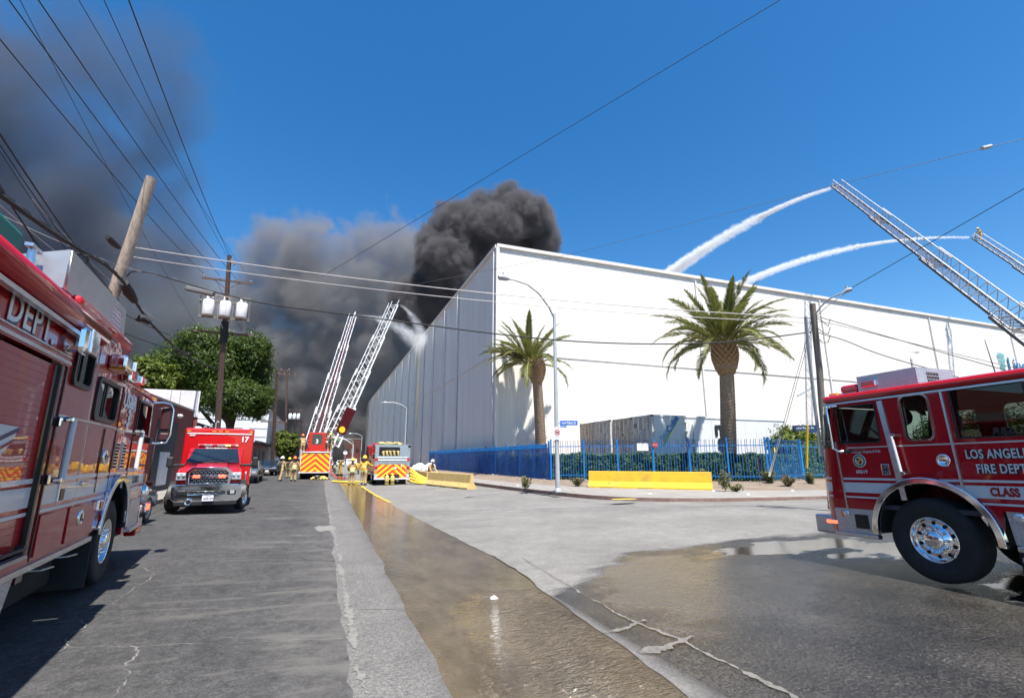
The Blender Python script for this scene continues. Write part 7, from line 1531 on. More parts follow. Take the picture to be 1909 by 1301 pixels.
hedge('hedge', 'tall green hedge seen behind the pale blue fence beside the engine', (27.6,23.6), (44,24.2), 1.2, 2.1, 12000, FZ, seed=6, size=0.06)
# --- date palms
mat('palm_trunk', (0.27,0.195,0.135), 0.95, var=0.35, scale=7, bump=0.9, bscale=22); mat('palm_boot', (0.33,0.20,0.10), 0.9, var=0.45, scale=9, bump=0.8, bscale=16)
leaf_mat('palm_leaf', (0.06,0.085,0.02), (0.26,0.265,0.065), 0.35, 0.42); mat('palm_rib', (0.30,0.26,0.10), 0.6)
def frond_mesh(L, rise, droop, seed):
    """frond growing from the origin along +X, rising then drooping; leaflets in two V rows"""
    g = random.Random(seed); mb = MB(); N_ = 26; pts = []
    for i in range(N_+1):
        t = i/N_; ang = rise-droop*t**1.5; pts.append(Vector((0,0,0)) if i == 0 else pts[-1]+Vector((math.cos(ang), 0.02*math.sin(t*5+seed), math.sin(ang)))*L/N_)
    mb.tube(pts, 0.02, 4, [0.035*(1-0.8*i/N_)+0.004 for i in range(N_+1)])
    rib = len(mb.f); mb.mi = [1]*rib
    k = 78
    for j in range(k):
        t = 0.10+0.88*j/k; f = t*N_; i = min(N_-1, int(f)); p = pts[i].lerp(pts[i+1], f-i); d = (pts[i+1]-pts[i]).normalized(); up = Vector((0,1,0)).cross(d)*-1
        ll = L*0.135*math.sin(math.pi*min(1, (t*0.92+0.12)))**0.7*(0.85+0.3*g.random())
        for s in (-1, 1):
            q = (d*0.72+Vector((0,s*0.62,0))+up*(0.28 if g.random() < .7 else 0.05)).normalized(); e = p+q*ll+Vector((0,0,-ll*0.22*(0.4+g.random()))); w = d*0.026+up*0.006
            mid = p.lerp(e, .5)+Vector((0,0,ll*0.05)); mb.cur = 0
            mb.add([p-w, p+w, mid+w*1.2, e, mid-w*1.2], [(0,1,2,3,4)], False)
    return mb.mesh('frond', [M('palm_leaf'), M('palm_rib')], fix=False)
FR = [frond_mesh(4.5, R(12), R(80), 1), frond_mesh(4.5, R(8), R(56), 2), frond_mesh(4.4, R(14), R(104), 3), frond_mesh(4.3, R(4), R(32), 4)]
def palm(label, base, boot_c, crown_c, r_trunk, r_boot, n, wind, seed, sc=1.0):
    base, bc, cc = Vector(base), Vector(boot_c), Vector(crown_c); t = thing('palm_tree', label, 'palm tree', base); g = random.Random(seed)
    top = bc-base-Vector((0,0,r_boot*1.5)); pts = [Vector((0,0,0)).lerp(top, i/16) for i in range(17)]; mb = MB()
    radii = []; P2 = []
    for i in range(97):
        f = i/96; P2.append(Vector((0,0,0)).lerp(top, f)+Vector((0.05*math.sin(f*3),0,0))); radii.append(r_trunk*(1.12-0.18*f)*(1+0.022*((i % 3)-1)))
    mb.tube(P2, r_trunk, 18, radii); mb.build('trunk', M('palm_trunk'), t)
    # pineapple of cut frond bases
    b0 = bc-base; mb = MB(); mb.lathe([(r_boot*0.55,-r_boot*1.6),(r_boot*0.85,-r_boot*1.2),(r_boot*0.95,-r_boot*0.3),(r_boot*0.92,r_boot*0.6),(r_boot*0.7,r_boot*1.3),(0.05,r_boot*1.6)], 16, 'Z', b0); mb.build('boot_core', M('palm_trunk'), t)
    st = MB(); k = 0
    for row in range(13):
        zz = -r_boot*1.5+row*r_boot*0.235; u = (zz/r_boot+1.6)/3.0; rr = r_boot*(0.60+0.42*math.sin(min(1, u)*math.pi)) 
        for c in range(15):
            a = 2*math.pi*(c+0.5*(row % 2))/15+0.05*g.random(); d = Vector((math.cos(a), math.sin(a), 0)); p = b0+d*rr*0.93+Vector((0,0,zz)); s_ = r_boot*0.17
            tn = Vector((-d.y, d.x, 0)); st.add([p-tn*s_-Vector((0,0,s_)), p+tn*s_-Vector((0,0,s_)), p+tn*s_*0.6+d*s_*0.9+Vector((0,0,s_*0.9)), p-tn*s_*0.6+d*s_*0.9+Vector((0,0,s_*0.9)), p+tn*s_*0.5+Vector((0,0,s_*1.1)), p-tn*s_*0.5+Vector((0,0,s_*1.1))], [(0,1,2,3),(3,2,4,5),(0,3,5),(1,4,2)], False)
    st.build('frond_stubs', M('palm_boot'), t, kind='stuff')
    c0 = cc-base-Vector((0,0,0.55*sc)); w = Vector(wind)
    for i in range(n):
        f = (i+0.5)/n; az = i*2.39996+0.3*g.random(); el = R(lerp(84, -6, f**0.8)+g.uniform(-10, 10))
        me = FR[3] if f < 0.3 else FR[1] if f < 0.55 else FR[0] if f < 0.8 else FR[2]
        az += 0.35*math.sin(math.atan2(w.y, w.x)-az)*w.length
        o = share('frond', me, t, tuple(c0+Vector((math.cos(az), math.sin(az), 0))*0.28*sc+Vector((0,0,0.3*(1-f)*sc))), (g.uniform(-0.5,0.5), -el, az), (sc*g.uniform(0.85,1.05),)*3)
    return t
pb1 = at(1010, 884, 40.5); pb1.z = FZ; palm('smaller date palm next to the street lamp, in front of the white wall', pb1, at(1001,688,40.5), at(988,668,40.5), 0.42, 0.70, 38, (-1.7,0,0), 3, 1.0)
pb2 = at(1358, 890, 30.0); pb2.z = FZ; palm('large date palm standing behind the hedge beside the white container', pb2, at(1351,660,30), at(1345,628,30), 0.44, 0.76, 50, (0.15,0,0), 8, 1.03)
# --- ordinary trees
def tree(name, label, base, crown_pts, n, size, m, seed, trunk_r=0.25, trunk_top=None, group=None, limbs=7, shell=0.55):
    base = Vector(base); t = thing(name, label, 'tree', base, 0, group); g = np.random.default_rng(seed); rr = random.Random(seed)
    cs = [(Vector(c)-base, Vector(r)) for c, r in crown_pts]; tt = (Vector(trunk_top)-base) if trunk_top else cs[0][0]
    mb = MB(); pts = [Vector((0,0,0)).lerp(tt, i/6)+Vector((0.12*math.sin(i*1.3+seed), 0.1*math.cos(i*1.9), 0))*(0 if i == 0 else 1) for i in range(7)]; mb.tube(pts, trunk_r, 10, [trunk_r*(1.15-0.10*i) for i in range(7)])
    for k in range(limbs):
        c, r = cs[k % len(cs)]; a = pts[3+k % 3]; e = c+Vector((rr.uniform(-.5,.5)*r.x, rr.uniform(-.5,.5)*r.y, rr.uniform(-.2,.4)*r.z)); md = a.lerp(e, .5)+Vector((0,0,-0.2)); mb.tube([a, md, e], trunk_r*.4, 7, [trunk_r*.55, trunk_r*.35, trunk_r*.12])
    mb.build('trunk', M('bark'), t)
    P_, N_ = [], []; w = np.array([r.x*r.z for c, r in cs]); w = w/w.sum()
    for (c, r), q in zip(cs, w):
        k = int(n*q/28); 
        for _ in range(k):                       # leaf clumps on the outside of each lobe
            d = g.normal(0, 1, 3); d /= np.linalg.norm(d); rad = shell+(1-shell)*g.random(); cc = np.array(c)+d*np.array(r)*rad*(1+0.10*g.normal()); s = 0.16*min(r)*(0.5+g.random())
            pp = cc+g.normal(0, 1, (28, 3))*s*np.array([1,1,0.7]); P_.append(pp); N_.append(np.repeat((d+np.array([0,0,0.5]))[None], 28, 0))
    leaves('crown', np.concatenate(P_), np.concatenate(N_), size, m, t, seed=seed, jitter=0.7); return t
def lobes(spec, D): return [((at(x, y, D+dd)), (rx*D/909, rx*D/909*0.9, rz*D/909)) for x, y, rx, rz, dd in spec]
tree('ficus_tree', 'big dense block shaped green tree behind the transformer pole', Vector((at(438,800,38).x, at(438,800,38).y, 0.3)), lobes(((420,680,62,52,0),(460,690,44,60,1),(350,680,55,45,1),(310,690,42,36,2),(440,740,58,36,-1),(470,650,30,30,0),(390,640,52,28,0),(478,745,26,34,0),(350,730,50,30,1)), 38), 80000, 0.07, 'leaf_ficus', 11, 0.33, at(432,770,38), shell=0.72)
tree('street_tree', 'small light green street tree in front of the far poles', Vector((at(535,870,70).x, at(535,870,70).y, 0.3)), lobes(((535,830,20,18,0),(525,815,13,12,0),(547,822,12,14,0),(532,848,15,10,0)), 70), 9000, 0.11, 'leaf_light', 12, 0.16, at(535,835,70))
tree('tall_palm_clump', 'feathery yellow green foliage clump above the white parapet left of the big tree', Vector((at(275,790,33).x, at(275,790,33).y, 0.3)), lobes(((268,690,30,22,0),(300,700,30,22,1),(285,715,32,18,0)), 33), 9000, 0.10, 'leaf_light', 13, 0.16)
tree('garden_tree', 'yellow green bush tree showing above the pale blue fence', Vector((31.5,25.5,0.5)), [((31.2,25.5,2.9),(2.0,1.4,1.1)),((33.2,25.8,2.6),(1.5,1.2,0.9)),((29.6,25.4,2.5),(1.0,1.0,0.8))], 12000, 0.08, 'leaf_light', 14, 0.12)
for k, (x, y, r) in enumerate(((36.5,24.5,2.2),(40,20.5,2.3),(36,16.5,2.1))):
    tree('garden_tree', ('dark green tree showing through the driver window of the right engine','dark green tree seen through the rear window of the right engine','green tree standing beyond the cab of the right engine')[k], Vector((x,y,0.4)), [((x,y,3.0),(r,r,1.6)),((x+1.2,y-1,2.4),(r*.7,r*.7,1.2)),((x-1,y+.6,2.2),(r*.7,r*.7,1.1))], 11000, 0.09, 'leaf_ficus', 20+k, 0.16, group='trees beyond the right engine')
# --- weeds and stones of the verge
def weed(label, p, h, n, m, seed, spread=0.42, size=0.042):
    h *= 1.15; n = int(n*1.5)
    t = thing('weed', label, 'weed', p, 0, 'weeds on the verge'); g = np.random.default_rng(seed); rr = random.Random(seed); mb = MB(); C_ = []
    for k in range(9):
        a = rr.uniform(0, 6.28); e = Vector((math.cos(a)*spread*rr.random(), math.sin(a)*spread*rr.random(), h*rr.uniform(.6,1))); mb.tube([(0,0,0), e*0.5+Vector((0,0,h*.1)), e], 0.006, 4)
        for q in range(n//9): f = 0.25+0.8*rr.random(); C_.append(e*f+Vector((rr.gauss(0,.05), rr.gauss(0,.05), rr.gauss(0,.04))))
    mb.build('stem', M('leaf_weed' if m != 'leaf_dry' else 'leaf_dry'), t, kind='stuff'); leaves('foliage', [tuple(c) for c in C_], [(0,0,1)]*len(C_), size, m, t, seed=seed); return t
for k, (px, py, h, n, m_, lb, z) in enumerate(((1311,908,0.80,500,'leaf_weed','tall leafy weed growing at the right end of the long yellow barrier',.36),(1353,915,0.75,250,'leaf_weed','thin upright weed on the bare verge right of the barrier',.38),(1372,916,0.3,200,'leaf_weed','low tuft of weeds by the kerb on the bare verge',.36),(1437,905,0.75,700,'leaf_weed','broad bushy weed at the foot of the slanting guard',.4),(1470,908,0.5,350,'leaf_dry','reddish dry weed clump between the bushy weeds',.4),(1512,905,0.6,600,'leaf_weed','green weed clump just in front of the right engine bumper',.4),(1170,902,0.3,140,'leaf_dry','small dry tuft at the foot of the long yellow barrier',.36),(980,912,0.55,250,'leaf_weed','single weed growing from the kerb left of the street lamp',.33),(1075,905,0.35,300,'leaf_dry','dry grass tuft behind the street lamp',.4),(1300,872,0.9,420,'leaf_dry','dry brown stalks standing against the fence at the barrier end',.5))):
    weed(lb, on_ground(px, py, z), h, n, m_, 40+k)
sp = thing('small_palm', 'young feather palm growing at the front of the right engine', 'palm tree', on_ground(1502, 893, .45)+Vector((0.6,0.8,0)))
for k in range(11): share('frond', FR[0], sp, (0,0,0.25), (0, R(-70+5*k), k*2.4), (0.36,)*3)
st = MB(); rr = random.Random(4)
for k in range(420):
    u = rr.random(); i = int(u*(N-1)); 
    p = bl[i].lerp(fl[i], rr.uniform(0.55, 1.15)); 
    if p.y > 45 or p.x > 30: continue
    s = rr.uniform(0.04, 0.13); c = Vector((p.x+rr.gauss(0,.1), p.y+rr.gauss(0,.1), 0.40+0.16*rr.random()+s*0.3)); ax = [Vector((rr.uniform(.6,1.2), rr.uniform(.6,1.2), rr.uniform(.5,.9))) for _ in range(1)][0]
    vs = [c+Vector((x*ax.x*rr.uniform(.7,1.2), y*ax.y*rr.uniform(.7,1.2), z*ax.z*rr.uniform(.7,1.2)))*s for x, y, z in ((1,0,0),(-1,0,0),(0,1,0),(0,-1,0),(0,0,1),(0,0,-1))]
    st.add(vs, [(0,2,4),(2,1,4),(1,3,4),(3,0,4),(2,0,5),(1,2,5),(3,1,5),(0,3,5)], False)
mat('stone_pale', (0.30,0.27,0.23), 0.9, var=0.4, scale=3); st.build('stones', M('stone_pale'), None, kind='stuff', fix=False)
for k in range(9):
    px, py = ((1478,915),(1407,900),(1345,905),(1212,921),(1330,915),(1462,908),(965,905),(1120,905),(1395,922))[k]; p = on_ground(px, py, .37); mb = MB(); s = 0.07
    mb.add([p+Vector(v)*s for v in ((-1,-.6,0),(1,-.5,0.1),(1.1,.6,0.0),(-.8,.7,0.3),(0,0,.7))], [(0,1,4),(1,2,4),(2,3,4),(3,0,4),(0,3,2,1)]); o = mb.build('litter', M('sign_white'), None); tag(o, 'scrap of white litter lying on the verge near the kerb', 'litter', 'litter scraps on the verge')
p = on_ground(921, 1116, 0.0); mb = MB(); mb.add([p+Vector(v)*0.05 for v in ((-1,-.6,0.1),(1,-.5,0.1),(1.1,.6,0.1),(-.8,.7,0.3),(0,0,.9))], [(0,1,4),(1,2,4),(2,3,4),(3,0,4),(0,3,2,1)]); o = mb.build('paper_scrap', M('sign_white'), None); tag(o, 'crumpled white paper scrap lying in the gutter water', 'litter')
# ------------------------------------------------------------------ buildings of the left side and the far end
mat('wall_maroon', (0.20,0.055,0.045), 0.85, var=0.12, scale=1.2, dirt=0.3, dirtcol=(0.12,0.05,0.045), bump=0.3, bscale=14); mat('parapet_white', (0.60,0.60,0.60), 0.6, var=0.12, scale=2, dirt=0.8, dirtcol=(0.25,0.24,0.24)); mat('wall_green', (0.10,0.28,0.10), 0.8); mat('wall_beige', (0.36,0.30,0.23), 0.85); mat('roof_dark', (0.05,0.05,0.055), 0.85); mat('tarp_blue', (0.02,0.18,0.50), 0.6); mat('shed_white', (0.58,0.60,0.62), 0.7, var=0.08, scale=0.6); mat('brick_red', (0.20,0.06,0.045), 0.9, var=0.2, scale=1.5); mat('door_grey', (0.12,0.12,0.125), 0.6)
b = thing('workshop_building', 'low maroon painted building with a roller door behind the ambulance', 'building', (-7.0, 12.0, 0.33))
mb = MB(); mb.box((-5.0,10.2,2.05), (10,20.4,4.1)); mb.build('wall', M('wall_maroon'), b)
mb = MB(); mb.box((0.0,10.2,4.08), (0.10,20.5,0.10)); mb.build('eave', M('wall_beige'), b)
plate('roller_door', [[(0,0),(3.2,0),(3.2,3.2),(0,3.2)]], 0.06, M('roof_dark'), b, L4((0.02,14.2,0.0), R(90))); mb = MB(); mb.box((0.06,15.8,1.0), (0.05,1.5,1.5)); mb.build('door_panel', M('parapet_white'), b)
mb = MB(); mb.box((0.02,9.0,1.7), (0.08,1.5,3.0)); mb.build('door', M('door_grey'), b, bevel=0.01); mb = MB(); mb.box((0.02,11.8,1.25), (0.05,4.2,0.08)); mb.build('wall_band', M('wall_maroon'), b)
mb = MB(); mb.ball((0.10,17.2,3.55), 0.16, 8, (1,1.3,.7)); mb.build('wall_lamp', M('parapet_white'), b); mb = MB(); mb.tube([(0.05,13.9,3.6),(0.4,13.9,3.65),(0.5,13.9,3.5)], 0.03, 6); mb.build('wall_lamp', M('steel_dull'), b)
w_ = thing('metal_hoarding', 'dirty white sheet metal hoarding rising above the maroon building roof', 'hoarding', (-6.9, 32.9, 0.33))
for k in range(7):
    mb = MB(); mb.box((-0.72-1.44*k, 0, 4.55), (1.42,0.05,1.5)); mb.build('sheet', M('parapet_white'), w_)
mb = MB(); mb.box((-5, 0.1, 1.9), (10,0.12,3.8)); mb.build('wall', M('wall_maroon'), w_)
v = thing('roof_vent', 'small vent pipes and grey box beside the corner of the maroon building', 'roof vent', (-6.6, 33.4, 3.0)); mb = MB()
for k in range(3): mb.tube([(0.3*k,0,0),(0.3*k,0,0.55+0.15*k),(0.3*k+0.06,0,0.64+0.15*k),(0.3*k+0.14,0,0.58+0.15*k)], 0.03, 6)
mb.build('pipe', M('galvanised'), v, kind='stuff'); mb = MB(); mb.box((1.1,0,0.15), (0.6,0.6,0.4)); mb.build('box', M('shed_white'), v)
b = thing('green_house', 'small green building with dark roof and blue awning behind the ambulance', 'building', (-7.0, 46, 0.33)); mb = MB(); mb.box((-4,4,1.6), (8,8,3.2)); mb.build('wall', M('wall_green'), b); mb = MB(); mb.prism([(-0.0,3.2),(1.2,2.9),(1.2,3.05),(-3.5,4.6),(-8.5,3.2)], -0.3, 8.3, 'XZ'); mb.build('roof', M('roof_dark'), b); mb = MB(); mb.box((0.5,2.5,2.2), (1.0,2.0,0.6)); mb.build('awning', M('tarp_blue'), b); mb = MB(); mb.box((0.03,5.5,1.2), (0.06,1.4,2.2)); mb.build('door', M('door_grey'), b); mb = MB(); mb.box((0.03,2.5,1.3), (0.05,1.2,1.0)); mb.build('window', M('opaque_glass'), b)
b = thing('shop_building', 'low beige shop with a dark sloping roof beside the leaning wooden pole', 'building', (-6.6, 56, 0.33)); mb = MB(); mb.box((-4,8,1.6), (8,16,3.2)); mb.build('wall', M('wall_beige'), b); mb = MB(); mb.prism([(0.7,3.0),(0.7,3.2),(-4,4.2),(-8.5,3.2)], -0.3, 16.3, 'XZ'); mb.build('roof', M('roof_dark'), b)
for y in (2.5, 6.5, 10.5): mb = MB(); mb.box((0.03,y,1.4), (0.06,2.2,1.9)); mb.build('window', M('door_grey'), b)
b = thing('white_warehouse', 'long white shed rising behind the small green building', 'building', (-14, 72, 0.3)); mb = MB(); mb.box((0,15,3.9), (14,30,7.8)); mb.build('wall', M('shed_white'), b); mb = MB(); mb.prism([(-7.3,7.8),(7.3,7.8),(0,9.2)], -0.2, 30.2, 'XZ'); mb.build('roof', M('shed_white'), b)
for k in range(6): mb = MB(); mb.box((0,-0.02,1.0+1.1*k), (13.9,0.04,0.05)); mb.build('wall_seam', M('galvanised'), b)
b = thing('brick_building', 'distant red brick building with a pale roof band at the end of the street', 'building', (9.3, 175, 0.2)); mb = MB(); mb.box((0,6,4.1), (5.6,12,8.2)); mb.build('wall', M('brick_red'), b); mb = MB(); mb.box((0,6,8.3), (5.9,12.3,0.35)); mb.build('roof_band', M('wall_beige'), b)
for x in (-1.6, 0, 1.6): mb = MB(); mb.box((x,-0.03,4.4), (0.9,0.08,1.3)); mb.build('window', M('wall_beige' if x == 0 else 'opaque_glass'), b)
b = thing('far_building', 'dim low building across the far end of the street', 'building', (-3, 260, 0)); mb = MB(); mb.box((0,5,3), (30,10,6)); mb.build('wall', M('door_grey'), b)
for k, (x, h_, lb) in enumerate(((2.6,7.5,'dark tree at the far end of the street near the traffic signal'),(-3.0,6.0,'dark tree at the far end behind the ladder truck'))): tree('distant_tree', lb, Vector((x,190,0.2)), [((x,190,h_*0.6),(3.2,3,h_*0.4)),((x+2,190,h_*0.45),(2.4,2,h_*0.3))], 2500, 0.3, 'leaf_hedge', 60+k, 0.25)
s = thing('stop_sign', 'small far sign on a thin post beyond the middle firefighters', 'sign', (4.5, 110, 0.1)); mb = MB(); mb.cyl((0,0,0),(0,0,3.0),0.06,0.06,6); mb.build('post', M('galvanised'), s); mb = MB(); mb.lathe([(0.45,0),(0.45,0.05),(0.001,0.05)], 8, 'Y', (0,-0.1,3.1)); mb.build('panel', M('sign_white'), s)
s = thing('traffic_signal', 'distant traffic signal mast with a green street sign over the road', 'traffic signal', (9.0, 165, 0.2)); mb = MB(); mb.tube([(0,0,0),(0,0,6.0),(-2,0,7.4),(-5,0,8.3),(-8,0,8.6)], 0.16, 8); mb.build('mast_arm', M('galvanised'), s); mb = MB(); mb.box((-5.6,-0.1,7.6), (3.2,0.1,0.7)); mb.build('street_blade', M('wall_green'), s); mb = MB(); mb.box((-8.4,-0.1,8.3), (0.6,0.5,1.5)); mb.build('signal_head', M('black_plastic'), s)
s = thing('road_closed_board', 'small white road board with dark lines far down the street', 'sign', (5.2, 98, 0.1)); mb = MB(); mb.box((0,0,1.2), (1.9,0.05,1.1)); mb.build('panel', M('sign_white'), s); mb = MB(); mb.box((0,-0.04,1.45), (1.4,0.02,0.14)); mb.build('print_line', M('letter_black'), s)
for x in (-0.8, 0.8): mb = MB(); mb.bar((x,0,0),(x,0,1.7),0.06); mb.build('leg', M('galvanised'), s)
s = thing('barrier_post', 'pale yellow bollard standing in the wet street beside the ladder truck', 'bollard', (2.05, 60.5, 0.0)); mb = MB(); mb.tube([(0,0,0),(0,0,1.6)], 0.2, 10, [0.13,0.22]); mb.build('post', M('guard_yellow'), s); mb = MB(); mb.cyl((0,0,0),(0,0,0.12),0.4,0.35,12); mb.build('foot', M('rubber'), s)
for k in range(7):
    s = thing('yellow_drum', 'yellow drum far down the wet street, '+('first','second','third','fourth','fifth','sixth','last')[k]+' from the left of its row', 'drum', (4.4+0.9*k, 84+0.6*math.sin(k*2), 0.05), 0, 'yellow drums across the far street'); mb = MB(); mb.lathe([(0.001,0),(0.34,0),(0.32,0.4),(0.30,0.9),(0.24,1.1),(0.001,1.12)], 10); mb.build('body', M('chevron_yellow'), s)
# ------------------------------------------------------------------ firefighters and their gear
mat('turnout_tan', (0.34,0.225,0.11), 0.9, var=0.2, scale=9, bump=0.5, bscale=14, dirt=0.4, dirtcol=(0.12,0.09,0.06)); mat('coat_yellow', (0.62,0.38,0.05), 0.85, var=0.15, scale=8, bump=0.4, bscale=14); mat('reflex', (0.58,0.58,0.28), 0.5, var=0.1); mat('skin', (0.35,0.20,0.14), 0.6, sss=0.1); mat('boot_black', (0.03,0.028,0.02), 0.6); mat('boot_toe', (0.45,0.40,0.10), 0.6)
mat('helmet_yellow', (0.72,0.52,0.03), 0.35, coat=0.4); mat('helmet_white', (0.74,0.74,0.72), 0.35, coat=0.4); mat('helmet_orange', (0.72,0.16,0.02), 0.35, coat=0.4); mat('tank_dark', (0.05,0.05,0.05), 0.4); mat('tank_yellow', (0.55,0.42,0.10), 0.5); mat('hair_dark', (0.03,0.02,0.015), 0.8); mat('glove_tan', (0.28,0.18,0.08), 0.9)
def skin_body(J, edges, root):
    names = list(J); idx = {k: i for i, k in enumerate(names)}
    me = bpy.data.meshes.new('skel'); me.from_pydata([J[k][:3] for k in names], [(idx[a], idx[c]) for a, c in edges], [])
    o = bpy.data.objects.new('skel', me); COL.objects.link(o)
    sk = o.modifiers.new('s', 'SKIN'); sk.use_smooth_shade = True; sb = o.modifiers.new('d', 'SUBSURF'); sb.levels = 2; sb.render_levels = 2
    for i, k in enumerate(names):
        r = J[k][3]; v = me.skin_vertices[0].data[i]; v.radius = (r if isinstance(r, tuple) else (r, r)); v.use_root = (k == root)
    dg = bpy.context.evaluated_depsgraph_get(); dg.update(); out = bpy.data.meshes.new_from_object(o.evaluated_get(dg)); bpy.data.objects.remove(o); return out
def person(label, loc, rz, helmet='helmet_yellow', coat='turnout_tan', tank=None, pose=None, group=None, sc=1.0, band_back=False):
    p = dict(stride=0.0, lean=0.0, aL=(0.05,0.30,1.13,0.12,0.30,0.90), aR=(0.05,-0.30,1.13,0.12,-0.30,0.90), turn=0.0, sit=0.0, head=0.0)
    p.update(pose or {}); t = thing('person', label, 'person', loc, rz, group); s = p['stride']; ln = p['lean']
    J = {'pelvis':(0,0,0.95,(0.19,0.15)),'belly':(0.02*ln,0,1.12,(0.19,0.15)),'chest':(0.10*ln,0,1.34,(0.21,0.155)),'neck':(0.17*ln,0,1.50,0.085),'jaw':(0.17*ln+0.03,0,1.58,0.075),'head':(0.19*ln+0.01,0.0,1.68,0.098),'crown':(0.19*ln,0,1.77,0.075)}
    for sd, sg in (('L', 1), ('R', -1)):
        ax, ay, az, wx, wy, wz = p['a'+sd]; f = s*sg
        J['sh'+sd] = (0.10*ln, sg*0.20, 1.42, 0.095); J['el'+sd] = (ax+0.06*ln, ay, az, 0.072); J['wr'+sd] = (wx+0.06*ln, wy, wz, 0.056)
        d = Vector((wx-ax, wy-ay, wz-az)).normalized(); w = Vector((wx+0.06*ln, wy, wz)); J['pa'+sd] = (*(w+d*0.075), 0.043)
        side = d.cross(Vector((1,0,0.2))).normalized()
        for q in range(3): 
            e = w+d*(0.17+0.012*(1-abs(q-1)))+side*0.028*(q-1)+Vector((0.02,0,0)); J['fi%d%s' % (q, sd)] = (*e, 0.013)
        e = w+d*0.10+Vector((0.055,0,0))+side*0.02; J['th'+sd] = (*e, 0.014)
        J['hp'+sd] = (0.0, sg*0.105, 0.86, 0.125); J['kn'+sd] = (0.03+f*0.16, sg*0.125, 0.49, 0.095); J['an'+sd] = (-0.02+f*0.30-(0.04 if f < 0 else 0), sg*0.13, 0.13, 0.085); J['hl'+sd] = (-0.04+f*0.30, sg*0.13, 0.06, 0.06); J['to'+sd] = (0.17+f*0.30, sg*0.15, 0.05, 0.05)
    E_ = [('pelvis','belly'),('belly','chest'),('chest','neck'),('neck','jaw'),('jaw','head'),('head','crown')]
    for sd in 'LR':
        E_ += [('chest','sh'+sd),('sh'+sd,'el'+sd),('el'+sd,'wr'+sd),('wr'+sd,'pa'+sd),('pelvis','hp'+sd),('hp'+sd,'kn'+sd),('kn'+sd,'an'+sd),('an'+sd,'hl'+sd),('an'+sd,'to'+sd),('pa'+sd,'th'+sd)]+[('pa'+sd,'fi%d%s' % (q, sd)) for q in range(3)]
    me = skin_body(J, E_, 'pelvis'); me.name = 'body'; me.materials.clear()
    for m_ in ('turnout_tan', coat, 'skin', 'boot_black', 'glove_tan', 'reflex', 'boot_toe', 'hair_dark'): me.materials.append(M(m_))
    wr = [Vector(J['wr'+k][:3]) for k in 'LR']; el = [Vector(J['el'+k][:3]) for k in 'LR']
    for pg in me.polygons:
        c = pg.center; k = 0
        if c.z > 1.52: k = 2
        elif c.z > 0.80: k = 1
        if c.z < 0.12: k = 3
        if 0.16 < c.z < 0.225: k = 5
        if 0.84 < c.z < 0.93 and abs(c.y) < 0.24: k = 5
        if 1.14 < c.z < 1.21 and abs(c.y) < 0.21: k = 5
        if c.z < 0.10 and c.x > 0.10: k = 6
        for a, e in zip(wr, el):
            dd = (c-a).length; ax = (e-a).normalized()
            if dd < 0.30 and (c-a).dot(ax) < 0.0 and abs(c.y) > 0.12: k = 4
            elif abs((c-a).dot(ax)-0.06) < 0.03 and dd < 0.13: k = 5
        pg.material_index = k; pg.use_smooth = True
    o = bpy.data.objects.new('body', me); COL.objects.link(o); o.parent = t
    hx = 0.19*ln; hb = MB(); prof = [(0.20,0.0),(0.195,0.012),(0.135,0.02),(0.132,0.07),(0.105,0.13),(0.06,0.165),(0.001,0.172)]
    h = MB(); h.lathe(prof, 18); h.v = [(v[0]*1.12+hx-(0.03 if v[2] < 0.015 else 0), v[1]*0.92, v[2]+1.715-0.10*(v[0] if v[2] < 0.015 and v[0] < 0 else 0)*-1*0-0.0) for v in h.v]; ho = h.build('helmet', M(helmet), t)
    q = MB(); q.box((hx+0.155,0,1.80), (0.02,0.08,0.10)); q.build('helmet_shield', M('reflex'), ho); q = MB(); q.bar((hx-0.15,0,1.75),(hx+0.12,0,1.885),0.02,0.03); q.build('helmet_ridge', M(helmet), ho)
    for sg in (1, -1):                                               # face and ears
        q = MB(); q.ball((hx+0.095, sg*0.035, 1.675), 0.012, 6); q.build('eye', M('hair_dark'), o); q = MB(); q.ball((hx-0.0, sg*0.098, 1.655), 0.022, 6, (0.6,0.4,1.2)); q.build('ear', M('skin'), o)
    q = MB(); q.ball((hx+0.115,0,1.645), 0.016, 6, (1,0.7,1.4)); q.build('nose', M('skin'), o); q = MB(); q.box((hx+0.105,0,1.60), (0.008,0.045,0.008)); q.build('mouth', M('letter_red'), o)
    if tank:
        q = MB(); q.lathe([(0.001,-0.28),(0.06,-0.27),(0.085,-0.22),(0.085,0.18),(0.06,0.24),(0.025,0.26),(0.025,0.30),(0.001,0.31)], 12, 'Z', (-0.22+0.06*ln,0,1.20)); q.build('air_tank', M(tank), t)
        for sg in (1, -1): q = MB(); q.tube([(-0.17,sg*0.10,1.02),(-0.10,sg*0.12,1.44),(0.08,sg*0.12,1.47),(0.19,sg*0.12,1.25)], 0.02, 6); q.build('harness_strap', M('tank_dark'), t)
        q = MB(); q.box((-0.165,0,1.18), (0.03,0.24,0.44)); q.build('back_plate', M('tank_dark'), t, bevel=0.02)
    if band_back: q = MB(); q.box((-0.175,0,1.05), (0.03,0.30,0.30)); q.build('back_patch', M('reflex'), t, bevel=0.02)
    t.scale = (sc,)*3; return t
Fwd = R(90)
a1 = dict(stride=0.55, aL=(-0.02,0.32,1.15,0.10,0.36,0.93), aR=(0.02,-0.30,1.14,0.16,-0.26,0.92))
person('firefighter in a white helmet with an air tank walking on the left', (-2.95,43.6,0.08), R(60), 'helmet_white', tank='tank_dark', pose=dict(stride=0.8, lean=0.35, aL=(0.02,0.34,1.16,0.14,0.40,0.96)), sc=1.02)
